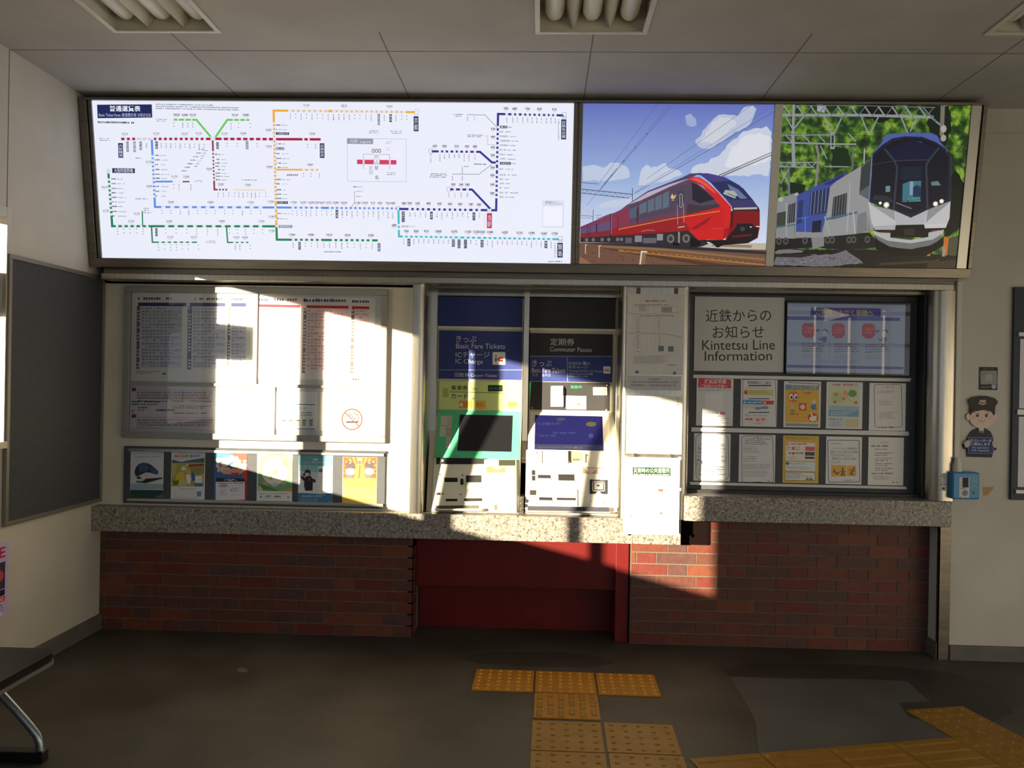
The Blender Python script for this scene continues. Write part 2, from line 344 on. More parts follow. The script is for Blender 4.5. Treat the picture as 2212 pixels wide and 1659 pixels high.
# wall behind the counters: closed back, brick base, cream upper panel
m = MB(); m.box(XL, XR, 0.75, 0.9, 0, ZC, DARK); m.box(XL, XR, 0.0, 0.75, 2.16, ZC, WALL); struct('wall_back', m)
def brick_wall(name, x0, x1, z1, extra=None, seed=1):
    rnd = random.Random(seed); k = MB(); k.box(x0, x1, 0.0, 0.12, 0.0, z1, MORTAR); rows = 0; z = 0.004; j = 0.008; bh = 0.0586
    while z < z1-0.01:
        zt = min(z+bh, z1-0.001); x = x1-0.004; short = rows % 2 == 0; first = True
        while x > x0+0.01:
            wdt = 0.106 if short else 0.222
            if first and rows % 2: wdt = 0.172
            first = False; a = max(x0+0.004, x-wdt)
            if x-a > 0.012: k.box(a, x, -0.004, 0.001, z, zt, BRK[rnd.choice((0, 0, 1, 1, 1, 2, 3, 3, 4))])
            x = a-j; short = not short
        z += bh+j; rows += 1
    if extra: extra(k)
    return struct(name, k)
def ret(k):  # brick return of the recess under the machines
    z = 0.004; r = 0
    while z < 0.53:
        k.box(-0.748, -0.744, 0.0+0.004, 0.11, z, z+0.0586, BRK[r % 4]); z += 0.0666; r += 1
    k.box(-0.78, -0.748, 0.0, 0.30, 0, 0.596, MORTAR)
brick_wall('wall_brick', XL, -0.748, 0.596, ret, 3)
brick_wall('wall_brick', 0.520, 2.222, 0.74, None, 5)
m = MB(); m.box(XL, -0.762, -0.02, 0.10, 0.73, 2.07, CREAM); m.box(-1.713, -1.709, -0.0206, -0.019, 2.0, 2.07, JOINT); m.box(-1.77, -1.767, -0.0206, -0.019, 0.735, 0.76, JOINT); struct('wall_upper', m)
# right wall, standing proud of the counter wall, with its metal corner guard
RY = -0.125
m = MB(); m.box(2.228, XR, RY, 0.0, 0.0, ZC, WALL); m.box(2.225, 2.229, RY+0.006, 0.0, 0.09, 0.72, WHITEP)
m.box(2.36, XR, RY-0.010, RY, 2.94, ZC, WALL)
struct('wall_front', m)
m = MB(); m.box(2.22, 2.285, RY-0.004, RY, 0, 0.735, SIGNM); m.box(2.22, 2.226, RY-0.004, RY+0.02, 0, 0.735, SIGNM); struct('trim_1', m)
m = MB(); m.box(XL, XL+0.018, -5, 0.0, 0, 0.088, CONC); struct('baseboard_left', m)
m = MB(); m.box(2.286, XR, RY-0.016, RY, 0, 0.082, CONC); m.box(2.214, 2.2279, RY, -0.003, 0, 0.088, CONC); struct('baseboard_right', m)
# steel lintel rail and the pillars
m = MB(); m.box(XL+0.06, 2.262, -0.155, -0.02, 2.058, 2.092, STEEL); m.box(XL+0.06, 2.30, -0.128, 0.0, 2.092, 2.13, SIGNM); m.box(XL, 2.262, -0.02, 0.3, 2.045, 2.092, SIGNM); struct('trim_2', m, 0.003)
def rpost(name, x0, x1, y0, y1, z0, z1, r, mt, left=True, right=True, rr=None):
    P = []
    def arc(cx, cy, a0, r=r):
        for k in range(7):
            a = math.radians(a0+15*k); P.append((cx+r*math.cos(a), cy+r*math.sin(a)))
    P.append((x1, y1)); P.append((x0, y1))
    if left: arc(x0+r, y0+r, 180)
    else: P.append((x0, y0))
    rr = rr or r
    if right: arc(x1-rr, y0+rr, 270, rr)
    else: P.append((x1, y0))
    k = MB(); k.column(P[::-1], z0, z1, mt, True)
    o = struct(name, k); o.modifiers.new('split', 'EDGE_SPLIT').split_angle = math.radians(35); return o
pl = U(891, 850, y=-0.10).x; pr = U(918, 850, y=-0.07).x
rpost('trim_3', -0.762, pr, -0.10, 0.24, 0.742, 2.058, 0.04, STEEL, left=False)
p4l = U(1338, 850, y=-0.07).x; p4r = U(1489, 850, y=-0.10).x
rpost('trim_4', p4l, p4r, -0.11, 0.24, 0.742, 2.058, 0.035, STEEL)
p5l = U(1999, 850, y=-0.05).x
rpost('trim_5', p5l, 2.296, -0.135, 0.13, 0.885, 2.058, 0.07, STEEL, rr=0.012)
# ------------------------------------------------------------------ granite counters
cz1 = 0.742; cz0 = 0.598
m = MB(); m.box(XL+0.001, 0.519, -0.105, 0.55, cz0, cz1, GRAN); m.box(0.519, 0.790, -0.105, -0.006, cz0, cz1, GRAN); tag(m.build('counter', None, 0.004), 'long low granite counter slab under the ticket machines and leaflet rack', 'counter')
m = MB(); m.box(0.800, 2.278, -0.145, 0.20, 0.742, 0.884, GRAN); tag(m.build('counter', None, 0.004), 'short raised granite counter slab under the grey information board', 'counter')
m = MB(); q = U(1532, 1187, y=-0.02); m.box(0.792, q.x, -0.02, -0.005, 0.585, 0.741, mat('hollow_black', (20, 11, 10), 0.95, spec=0.05)); tag(m.build('end_block', None, 0.002), 'near black square block standing for a hollow at right end of the low granite counter', 'block')  # near-black colour paints in the dark hollow under the raised counter
# red panels closing the recess under the counter
m = MB(); m.box(-0.743, 0.512, 0.075, 0.11, 0.288, 0.596, RED); m.box(0.436, 0.512, 0.02, 0.25, 0, 0.596, RED); m.box(-0.743, 0.436, 0.225, 0.25, 0, 0.30, RED); m.box(-0.743, 0.436, 0.09, 0.25, 0.288, 0.30, RED)
m.box(0.5125, 0.5195, 0.03, 0.1, 0, 0.596, DARK)
m.build('kick_panel', None, 0.003); tag(bpy.data.objects['kick_panel'], 'red painted recessed kick panel under the ticket machines between the brick bases', 'panel')
# ------------------------------------------------------------------ illuminated sign over the counters
SO = (0, -0.165, 2.125); SV = Vector((0, -0.15, 0.925)).normalized()
sign = thing('lightbox_sign', 'long brushed steel lightbox frame leaning out above the counters under the ceiling', 'sign', (-0.14, -0.1, 2.12))
FRQ = [(172, 210), (2125, 226), (2097, 605), (190, 572)]
F = Board(FRQ, SO, SV)
SX0, SX1 = XL+0.003, 2.343
vt = 0.935
m = MB()
back = [(-0.0301, 2.135), (-0.0301, 3.055)]
p0 = F.w(0, 0.0, -0.02); p1 = F.w(0, vt, -0.02)
m.prism([(p0.y, p0.z), (-0.128, 2.136), (-0.002, 2.165), (-0.002, 3.07), (p1.y, p1.z)][::-1], SX0, SX1, SIGNM)
m.build('housing', sign)
def srail(name, u0, u1, v0, v1, d0, d1, mt, lab=None, bev=0.002):
    k = MB(); F.fbox(u0, u1, v0, v1, d0, d1, mt, k); return k.build(name, sign, bev, lab)
def su(px, py): return F.O.x*0 + (lambda p: p.x)(CAM + ray(px, py)*((F.O-CAM).dot(F.n)/ray(px, py).dot(F.n)))
def sv(px, py):
    d = ray(px, py); p = CAM + d*((F.O-CAM).dot(F.n)/d.dot(F.n)) - F.O; return p.dot(F.uv)
vb = (sv(230, 557)+sv(1240, 568)+sv(1660, 578))/3; vtp = (sv(205, 226)+sv(1240, 213)+sv(1670, 224))/3
uL = su(208, 390); uD0 = su(1237, 390); uD1 = su(1255, 390); uW0 = su(1664, 400); uW1 = su(1681, 405); uR = su(2081, 420); uR1 = su(2103, 420)
srail('top_rail', SX0, SX1, vtp, vt, -0.02, 0.012, SIGNM); srail('bottom_rail', SX0, SX1, 0, vb, -0.02, 0.012, SIGNM)
srail('side_rail', SX0, SX0+0.045, vb, vtp, -0.02, 0.012, SIGNM); srail('inner_stile', SX0+0.049, uL, vb, vtp, -0.02, 0.002, SIGNM)
srail('divider', uD0, (uD0+uD1)/2-0.004, vb, vtp, -0.02, 0.006, SIGNM); srail('divider', (uD0+uD1)/2+0.004, uD1, vb, vtp, -0.02, 0.006, SIGNM)
srail('divider', uW0, uW1, vb, vtp, -0.02, 0.004, WHITEP, 'pale divider strip between the two train photographs')
srail('inner_stile', uR, uR1, vb, vtp, -0.02, 0.002, ALU); srail('side_rail', uR1+0.004, SX1, vb, vtp, -0.02, 0.012, SIGNM)
def panel(quad, u0, u1, em, rough=0.3, z=(0, 0, 1.0)):
    b = Board(quad, SO, SV, z=z, em=em, rough=rough); b.u0, b.u1, b.v0, b.v1 = u0+0.001, u1-0.001, vb+0.0015, vtp-0.0015; b.clip = True
    b.h = solve8([(z[0]+q[0]/z[2], z[1]+q[1]/z[2]) for q in quad], [(u0, vtp), (u1, vtp), (u1, vb), (u0, vb)]); b.O = b.O - b.n*0.006
    return b
# ---- fare map
WHT = (236, 240, 254); EMM = 0.93
Bm = panel([(204, 226), (1241, 212), (1236, 568), (217, 556)], uL+0.001, uD0-0.001, EMM)
Bm.base = 0.25; Bm.slab(0.01, WHT)
A1 = (180, 200, 3.95); A2 = (700, 200, 3.95)
NAVY = (58, 56, 140); INK = (40, 42, 54); PALE = (120, 125, 145); BOXN = (44, 50, 88); PINK = (228, 190, 202)
ORG = (240, 176, 70); DGR = (38, 130, 92); BLU = (98, 146, 232); MAR = (172, 30, 72); BRN = (140, 62, 84); LGR = (112, 204, 92); TEA = (70, 190, 198); GRY = (160, 162, 168)
def mline(z, pts, wd, c): Bm.z = z; Bm.line(pts, wd, c)
def stations(z, x0, y0, x1, y1, n, wd=13, long=20, xs=None, c=(226, 230, 244)):
    """white station marks on a line"""
    Bm.z = z; vert = abs(y1-y0) > abs(x1-x0); L = (y1-y0) if vert else (x1-x0)
    for i in range(n):
        if xs: t = ((xs[i]-y0) if vert else (xs[i]-x0))/L
        else: t = (i+0.5)/n
        x = x0+(x1-x0)*t; y = y0+(y1-y0)*t; a, b = (long/2, wd/2) if vert else (wd/2, long/2)
        Bm.rect(x-a, y-b, x+a, y+b, c)
def names(z, xs, y, nm, hh=None, wd=12, c=INK):
    Bm.z = z
    for x, t in zip(xs, nm):
        n = len(t); Bm.vtext(t, x-wd/2, y, x+wd/2, y+(hh or max(40, 16*n)), c)
def blanks(z, xs, y, h, wd=9):
    Bm.z = z
    for x in xs:
        n = random.choice((2, 2, 3, 4)); q = h*(0.8 if n == 2 else 1)
        for k in range(n): yy = y+q*k/(n-0.3) if n > 2 else y+(0 if k == 0 else q*0.72); Bm.rect(x-wd/2, yy+2, x+wd/2-1, yy+8.5, PALE)
def vblanks(z, x, ys):
    Bm.z = z
    for y in ys:
        L = random.uniform(45, 120); Bm.greek(x, y-6, x+42, y+6, 1, INK, 0.9, 0.9, 0); Bm.greek(x+46, y-2, x+46+L*0.6, y+5, 1, PALE, 0.9, 1.0, 0)
def fares(z, items, h=19, w=42, c=INK, sub=True):
    Bm.z = z
    for x, y, t in items:
        ww = w*(len(t)/3.0)*0.95; Bm.text(t, x-ww/2, y-h/2, x+ww/2, y+h/2, c, 0.02)
        if sub: Bm.rect(x-ww*0.3, y+h*0.75, x+ww*0.3, y+h*1.05, PINK)
def nbox(z, x0, y0, x1, y1, t, c=BOXN, vert=True, fg=(226, 230, 246)):
    Bm.z = z; Bm.rect(x0, y0, x1, y1, c)
    (Bm.vtext if vert else Bm.text)(t, x0+(x1-x0)*.08, y0+(y1-y0)*.06, x1-(x1-x0)*.08, y1-(y1-y0)*.06, fg)
# title plate
Bm.z = A1; Bm.poly([(137, 138), (580, 127), (582, 236), (139, 249)], (32, 40, 92))
Bm.text('普通運賃表', 236, 143, 487, 192, (236, 240, 255), 0.02, -3); Bm.text('Basic Ticket Fares 普通票价表 보통운임표', 150, 205, 572, 236, (190, 196, 226), 0.0, -4)
Bm.greek(140, 272, 440, 288, 1, INK, 1, 0.8, 0); Bm.greek(612, 120, 1375, 172, 3, PALE, 0.55, 0.8, 0.4)
# left hand network
mline(A1, [(765, 250), (943, 248), (1056, 385)], 17, LGR); mline(A1, [(1100, 385), (1198, 244), (1372, 242)], 17, LGR)
stations(A1, 765, 251, 930, 249, 3); stations(A1, 1225, 244, 1375, 242, 3); blanks(A1, [757, 830, 872, 912], 272, 44); blanks(A1, [1228, 1290, 1390], 265, 60)
fares(A1, [(780, 209, '2420'), (848, 209, '2280'), (913, 207, '2210'), (1262, 202, '2210'), (1352, 200, '2280')], 17)
mline(A1, [(335, 416), (1056, 405)], 21, MAR); mline(A1, [(1096, 404), (1968, 395)], 21, MAR)
Bm.z = A1; Bm.poly([(446, 404), (592, 402), (592, 422), (446, 424)], (214, 214, 232))
stations(A1, 340, 416, 1030, 405, 16, 20, 24); stations(A1, 1130, 404, 1560, 400, 8, 18, 24); stations(A1, 1810, 396, 1900, 396, 2, 16, 24)
for i, y in enumerate((404,)): Bm.rect(1056, 384, 1096, 424, (222, 228, 238))
blanks(A1, [375, 432, 482, 530, 612, 650, 690, 728, 766, 806, 845, 884, 923, 962, 1003], 446, 40); blanks(A1, [1113, 1193, 1277, 1358, 1443, 1868, 1935], 434, 40)
fares(A1, [(355, 373, '2310'), (610, 367, '2170'), (843, 364, '2210'), (960, 360, '2170'), (1172, 358, '2170'), (1330, 354, '2040'), (1540, 322, '2040'), (1540, 461, '1970'), (1908, 347, '2040'), (545, 602, '2170'), (545, 804, '2040'), (1042, 655, '2040'), (1545, 632, '1880'), (1887, 609, '1880'), (180, 815, '2310'), (186, 1012, '2170'), (390, 1098, '2170'), (703, 1096, '2040'), (1140, 1093, '1880'), (1470, 1092, '1790'), (708, 1230, '2170'), (903, 1228, '2210'), (1258, 1230, '1970'), (1330, 1230, '2040'), (720, 935, '2040'), (1048, 934, '1880'), (1383, 933, '1790'), (1135, 783, '2280'), (1362, 785, '1560'), (752, 722, '2170'), (850, 722, '2280'), (1860, 110, '2170'), (2180, 108, '2210'), (1553, 925, '1740'), (1556, 1052, '1740'), (1556, 1172, '1740'), (438, 1034, '2170')], 17, 40, PALE)
fares(A1, [(1745, 930, '1740'), (1825, 930, '1670'), (1890, 930, '1600'), (1935, 930, '1530'), (1980, 930, '1460'), (2038, 930, '1370'), (2102, 930, '1290'), (2172, 930, '1210')], 18, 40, (110, 116, 136))
fares(A1, [(1728, 1205, '1760'), (1888, 1205, '1900'), (2044, 1205, '1910')], 18, 40)
nbox(A1, 299, 450, 338, 572, '大阪難波'); nbox(A1, 1970, 428, 2010, 552, '近鉄奈良'); nbox(A1, 246, 658, 430, 698, '大阪阿部野橋', BOXN, False)
nbox(A1, 602, 432, 622, 494, '布施'); nbox(A1, 1103, 432, 1123, 488, '生駒'); nbox(A1, 586, 1156, 604, 1222, '古市'); nbox(A1, 1602, 340, 1712, 362, '大和西大寺', BOXN, False); nbox(A1, 1602, 466, 1670, 488, '西ノ京', (110, 116, 140), False)
nbox(A1, 1606, 922, 1696, 944, '大和八木', BOXN, False); nbox(A1, 1616, 1124, 1730, 1148, '橿原神宮前', (120, 126, 156), False)
for (x, y0) in ((375, 436), (432, 436)): nbox(A1, x-10, y0, x+10, y0+86, '大阪上本町' if x < 400 else '鶴橋', (130, 134, 156))
nbox(A1, 472, 436, 492, 505, '今里', (120, 124, 146)); nbox(A1, 1348, 418, 1370, 486, '学園前', (120, 124, 146))
mline(A1, [(574, 430), (588, 978), (1590, 975)], 18, BLU); stations(A1, 575, 540, 586, 905, 11, 20, 24); stations(A1, 620, 977, 1500, 975, 12, 34, 24)
vblanks(A1, 596, [547, 585, 625, 665, 705, 738, 806, 846, 886]); blanks(A1, [645, 718, 795, 865, 940, 1012, 1085, 1163, 1235, 1312, 1383, 1463], 1000, 42)
mline(A1, [(600, 766), (730, 764)], 15, BLU); stations(A1, 735, 764, 800, 764, 2); mline(A1, [(825, 764), (870, 764)], 12, BRN); blanks(A1, [745, 790, 887], 785, 50); Bm.greek(918, 752, 1000, 775, 2, PALE)
mline(A1, [(1074, 425), (1081, 828), (1180, 828)], 15, BRN); stations(A1, 1076, 500, 1081, 760, 9, 16, 22); vblanks(A1, 1094, [533, 575, 605, 632, 660, 690, 716, 745]); stations(A1, 1100, 828, 1180, 828, 3); blanks(A1, [1112, 1155, 1200], 850, 44)
mline(A1, [(1250, 830), (1500, 829)], 15, (240, 220, 180)); stations(A1, 1250, 830, 1500, 829, 9, 14, 20); blanks(A1, [1250, 1285, 1320, 1355, 1390, 1424, 1458, 1510], 850, 44)
for i in range(7): Bm.greek(920+14*i, 630-22*i, 950+14*i, 640-22*i, 1, PALE, 0.9); Bm.greek(815+24*i, 668-30*i, 860+24*i, 680-30*i, 1, PALE, 0.9)
mline(A1, [(1596, 1120), (1585, 160), (2300, 154)], 19, ORG); stations(A1, 1587, 250, 1588, 380, 4, 18, 24); stations(A1, 1588, 420, 1594, 930, 16, 18, 24); stations(A1, 1594, 1000, 1596, 1100, 2, 16, 24); stations(A1, 1700, 159, 2212, 156, 11, 34, 24)
Bm.rect(1576, 380, 1602, 412, (226, 230, 244)); Bm.rect(1580, 960, 1606, 992, (226, 230, 244))
vblanks(A1, 1604, [280, 318, 438, 520, 560, 600, 635, 738, 775, 825, 862, 898, 1025, 1070]); blanks(A1, [1725, 1770, 1816, 1862, 1908, 1950, 1998, 2045, 2090, 2136, 2178], 182, 52)
mline(A1, [(1606, 655), (1948, 653)], 15, ORG); stations(A1, 1810, 654, 1950, 653, 3, 26); blanks(A1, [1832, 1896, 1966], 680, 40); Bm.greek(1690, 690, 1780, 708, 1, PALE, 0.9)
mline(A1, [(1606, 975), (2300, 974)], 18, BLU); stations(A1, 1715, 975, 2212, 974, 11, 24, 24); blanks(A1, [1732, 1772, 1812, 1850, 1888, 1936, 1984, 2025, 2066, 2156, 2198], 998, 52); nbox(A1, 2100, 992, 2120, 1060, '名張')
mline(A1, [(215, 700), (235, 1140), (1576, 1135)], 19, DGR); stations(A1, 216, 735, 232, 1060, 9, 20, 26); stations(A1, 250, 1140, 545, 1138, 6, 22, 26); stations(A1, 640, 1138, 1500, 1136, 11, 30, 26)
vblanks(A1, 238, [747, 786, 826, 862, 900, 938, 975, 1017, 1055]); blanks(A1, [278, 328, 378, 432, 485, 672, 758, 846, 928, 1017, 1103, 1200, 1268, 1335, 1405, 1478], 1158, 56); Bm.rect(200, 664, 228, 704, (214, 218, 236))
mline(A1, [(483, 1018), (484, 1130)], 10, DGR); Bm.greek(495, 985, 560, 1040, 3, PALE); mline(A1, [(556, 1146), (560, 1273), (922, 1272)], 12, DGR); stations(A1, 600, 1273, 900, 1272, 6, 24, 20); blanks(A1, [610, 660, 710, 758, 806, 856, 940], 1290, 60); Bm.greek(1005, 1258, 1100, 1285, 2, PALE)
mline(A1, [(1177, 1146), (1184, 1273), (1352, 1272)], 12, DGR); stations(A1, 1220, 1273, 1350, 1272, 3, 24, 20); blanks(A1, [1248, 1286, 1374], 1290, 48)
mline(A1, [(1596, 1150), (1598, 1248), (2300, 1250)], 19, DGR); stations(A1, 1715, 1249, 2212, 1250, 11, 24, 26); blanks(A1, [1736, 1838, 1892, 1944, 1998, 2046, 2100, 2152, 2198], 1272, 46); nbox(A1, 1780, 1268, 1800, 1334, '吉野口'); Bm.greek(2000, 1346, 2140, 1364, 1, PALE)
Bm.greek(150, 410, 240, 440, 2, PALE); Bm.greek(612, 245, 700, 275, 2, PALE); Bm.greek(420, 568, 490, 586, 1, PALE); Bm.greek(430, 905, 530, 925, 1, PALE); Bm.greek(1310, 740, 1440, 758, 1, PALE)
# upper right of the orange line, Kyoto
mline(A2, [(0, 155), (722, 152)], 19, ORG); stations(A2, 20, 155, 660, 152, 15, 30, 24); blanks(A2, [36, 82, 125, 170, 215, 260, 312, 356, 470, 520, 570, 620, 665], 180, 50)
fares(A2, [(126, 107, '2210'), (514, 105, '2430')], 17, 40, PALE); nbox(A2, 722, 186, 764, 314, '京都'); nbox(A2, 412, 172, 432, 266, '近鉄丹波橋', (120, 124, 146)); nbox(A2, 513, 172, 534, 240, '東寺', BOXN); Bm.greek(340, 312, 440, 345, 2, PALE); Bm.greek(524, 312, 620, 345, 2, PALE); Bm.frame(732, 130, 762, 172, 2, PALE)
# legend
Bm.z = A2; Bm.frame(150, 382, 656, 747, 3, (170, 174, 188)); Bm.rect(150, 384, 372, 429, (150, 152, 166)); Bm.text('凡例', 172, 391, 236, 422, (232, 234, 246)); Bm.text('Legend', 260, 400, 350, 424, (232, 234, 246))
Bm.text('000', 360, 467, 440, 503, (74, 74, 86)); Bm.text('00', 382, 518, 418, 544, (206, 110, 130))
for a, b in ((233, 282), (297, 376), (427, 508), (522, 572)): Bm.rect(a, 562, b, 600, (214, 62, 100))
Bm.line([(288, 640), (288, 515), (375, 515)], 3, PALE); Bm.line([(514, 640), (514, 515), (425, 515)], 3, PALE); Bm.frame(380, 553, 424, 604, 2, PALE); Bm.text('A', 394, 562, 410, 576, PALE); Bm.text('00', 386, 580, 418, 598, PALE)
Bm.text('駅', 386, 616, 416, 648, INK); Bm.text('名', 386, 696, 418, 728, INK); Bm.greek(480, 402, 530, 432, 2, PALE); Bm.greek(480, 455, 530, 490, 2, PINK); Bm.greek(490, 668, 596, 698, 2, PALE); Bm.greek(336, 618, 376, 690, 6, PALE)
# blue line to Ise-Nakagawa
mline(A2, [(-60, 976), (575, 976)], 18, BLU); stations(A2, -20, 976, 570, 976, 15, 22, 24); XS = [537, 497, 457, 415, 370, 327, 285, 233, 187, 143, 105]
names(A2, XS, 1000, ['川合高岡', '伊勢石橋', '大三', '榊原温泉口', '東青山', '西青山', '伊賀上津', '青山町', '伊賀神戸', '美旗', '桔梗が丘']); nbox(A2, 46, 994, 68, 1062, '名張')
fares(A2, [(48, 930, '1290'), (119, 930, '1210'), (236, 930, '1140'), (299, 930, '1070'), (367, 930, '910'), (429, 930, '830'), (498, 930, '760'), (541, 930, '680')], 19, 40, (96, 100, 120))
Bm.z = A2; Bm.rect(572, 958, 602, 996, (226, 230, 244)); Bm.frame(572, 958, 602, 996, 2, PALE)
mline(A2, [(209, 830), (209, 930), (186, 962)], 5, GRY); Bm.greek(200, 790, 284, 806, 1, INK); Bm.greek(222, 828, 286, 842, 1, PALE); Bm.greek(222, 872, 270, 886, 1, PALE)
# dark blue line
NV = NAVY
mline(A2, [(604, 980), (1446, 986), (1460, 154), (2030, 156)], 20, NV)
xs = [688, 733, 778, 825, 876, 923, 967, 1015, 1060, 1105, 1150, 1195, 1250, 1297]
stations(A2, 688, 981, 1297, 985, 14, 26, 22, xs); blanks(A2, [], 0, 0)
names(A2, [x for x in xs if x not in (876, 1250)], 1006, ['桃園', '久居', '南が丘', '津新町', '江戸橋', '高田本山', '白塚', '豊津上野', '千里', '磯山', '鼓ヶ浦', '千代崎'])
nbox(A2, 616, 1002, 642, 1092, '伊勢中川'); nbox(A2, 864, 1002, 887, 1068, '津'); nbox(A2, 1237, 1006, 1261, 1074, '白子')
fares(A2, [(636, 931, '680'), (686, 931, '590'), (755, 931, '530'), (850, 931, '490'), (946, 932, '430'), (1038, 933, '360'), (1127, 934, '300'), (1222, 935, '240'), (1294, 937, '180')], 21, 40)
Bm.z = A2; Bm.rect(1366, 966, 1404, 1002, (226, 230, 244)); Bm.frame(1366, 966, 1404, 1002, 2.5, PALE); nbox(A2, 1364, 1012, 1409, 1142, '当駅', (190, 30, 66)); Bm.greek(1340, 1012, 1352, 1140, 13, PINK, .7)
mline(A2, [(1048, 808), (1232, 808), (1386, 966)], 19, NV); stations(A2, 1080, 808, 1195, 808, 3, 22, 22, [1080, 1137, 1192]); names(A2, [1028, 1080, 1137, 1192], 832, ['平田町', '三日市', '鈴鹿市', '柳'], 48); Bm.frame(1012, 790, 1044, 824, 2.5, PALE)
fares(A2, [(1067, 765, '300'), (1136, 765, '240'), (1192, 765, '180')], 21, 40)
mline(A2, [(888, 483), (1302, 482), (1408, 572), (1446, 573)], 19, NV); X4 = [950, 990, 1032, 1078, 1118, 1163, 1205, 1257]; stations(A2, 950, 483, 1257, 482, 8, 22, 22, X4)
names(A2, [870]+X4, 502, ['湯の山温泉', '大羽根園', '中菰野', '菰野', '桜', '高角', '伊勢川島', '伊勢松本', '中川原']); Bm.frame(855, 464, 886, 500, 2.5, PALE)
fares(A2, [(906, 436, '620'), (990, 436, '560'), (1096, 436, '510'), (1187, 436, '450'), (1257, 436, '380')], 21, 40)
YS = [265, 305, 345, 383, 422, 462, 502, 540, 578, 627, 677, 715, 752, 790, 832, 870]
stations(A2, 1458, 250, 1448, 890, 16, 20, 24, [y+2 for y in YS])
for y, t in zip(YS, ['桑名', '益生', '伊勢朝日', '川越富洲原', '近鉄富田', '霞ヶ浦', '阿倉川', '川原町', '近鉄四日市', '新正', '海山道', '塩浜', '北楠', '楠', '長太ノ浦', '箕田']):
    w_ = 18*len(t); Bm.z = A2
    if t in ('桑名', '近鉄四日市'): nbox(A2, 1478, y-12, 1484+w_+(22 if t == '桑名' else 0), y+12, t, BOXN, False)
    else: Bm.text(t, 1474, y-8, 1474+w_, y+8, INK)
    Bm.greek(1484+w_+6, y-3, 1484+w_+random.uniform(40, 90), y+6, 1, PALE, .9)
fares(A2, [(1417, 283, '530'), (1416, 351, '490'), (1415, 441, '430'), (1414, 508, '360'), (1413, 615, '360'), (1412, 682, '300'), (1411, 762, '240'), (1410, 838, '180')], 21, 40)
X5 = [1537, 1590, 1632, 1680, 1722, 1762, 1805, 1846, 1890, 1930, 1968]; stations(A2, 1537, 155, 1968, 156, 11, 24, 22, X5)
names(A2, X5, 176, ['近鉄長島', '近鉄弥富', '佐古木', '富吉', '近鉄蟹江', '戸田', '伏屋', '近鉄八田', '烏森', '黄金', '米野'], 52); Bm.frame(2030, 132, 2068, 180, 2.5, PALE); Bm.text('01', 2038, 158, 2062, 174, INK)
nbox(A2, 2022, 190, 2068, 364, '近鉄名古屋'); Bm.greek(1994, 190, 2008, 370, 16, PALE, .7)
fares(A2, [(1530, 105, '590'), (1607, 105, '680'), (1722, 104, '760'), (1827, 104, '830'), (1959, 106, '910')], 22, 42)
mline(A2, [(1190, 164), (1345, 165), (1450, 268)], 6, GRY); Bm.greek(1070, 160, 1160, 190, 2, INK); blanks(A2, [1192, 1252], 178, 40); Bm.greek(1190, 335, 1340, 362, 2, INK); mline(A2, [(1342, 345), (1370, 345), (1370, 420), (1440, 420)], 2.5, PALE)
mline(A2, [(1060, 676), (1292, 676), (1402, 592)], 6, GRY); mline(A2, [(1147, 610), (1147, 676)], 6, GRY); Bm.greek(862, 672, 1030, 714, 3, INK); Bm.greek(1250, 582, 1372, 602, 1, INK); Bm.greek(1162, 604, 1206, 620, 1, INK); blanks(A2, [1060, 1147], 690, 40)
# teal line
mline(A2, [(588, 1000), (592, 1217), (2000, 1236)], 18, TEA)
X6 = [635, 678, 722, 765, 808, 850, 895, 938, 980, 1025, 1068, 1118, 1175, 1222, 1270, 1322, 1370, 1413, 1460, 1503, 1545, 1590, 1635, 1677, 1720, 1763, 1808, 1850, 1893, 1940]
stations(A2, 635, 1218, 1940, 1235, 30, 22, 22, X6); stations(A2, 588, 1100, 591, 1170, 2, 18, 22)
T6 = ['松ヶ崎', '松阪', '東松阪', '櫛田', '漕代', '斎宮', '明星', '明野', '小俣', '宮町', '伊勢市', '宇治山田', '五十鈴川', '朝熊', '池の浦', '鳥羽', '中之郷', '志摩赤崎', '船津', '加茂', '松尾', '白木', '五知', '沓掛', '上之郷', '志摩磯部', '穴川', '志摩横山', '鵜方', '志摩神明']
for x, t in zip(X6, T6):
    y = 1236+(x-635)*0.0125
    if t in ('松阪', '伊勢市', '宇治山田', '五十鈴川', '鳥羽', '鵜方'): nbox(A2, x-13, y, x+13, y+max(64, 19*len(t)), t)
    else: names(A2, [x], y, [t])
nbox(A2, 1996, 1268, 2046, 1398, '賢島'); Bm.frame(2002, 1214, 2044, 1258, 2.5, PALE); Bm.text('93', 2010, 1238, 2036, 1252, INK); Bm.greek(1970, 1268, 1984, 1398, 14, PALE, .7)
Bm.text('伊勢中原', 612, 1122, 676, 1140, INK); Bm.greek(682, 1128, 745, 1138, 1, PALE)
fares(A2, [(550, 1121, '680'), (656, 1171, '760'), (743, 1171, '830'), (830, 1171, '910'), (938, 1172, '1000'), (1076, 1173, '1070'), (1198, 1174, '1150'), (1270, 1175, '1230'), (1320, 1175, '1320'), (1393, 1176, '1340'), (1525, 1178, '1420'), (1656, 1181, '1510'), (1765, 1183, '1590'), (1875, 1185, '1660'), (1972, 1187, '1730')], 22, 42)
mline(A2, [(-60, 1250), (398, 1252)], 19, DGR); stations(A2, 0, 1250, 370, 1252, 8, 24, 26); blanks(A2, [46, 98, 150, 205, 256, 308, 360], 1276, 54); nbox(A2, 406, 1276, 430, 1346, '吉野', (80, 86, 120)); fares(A2, [(147, 1207, '2070'), (348, 1207, '2200')], 18, 40)
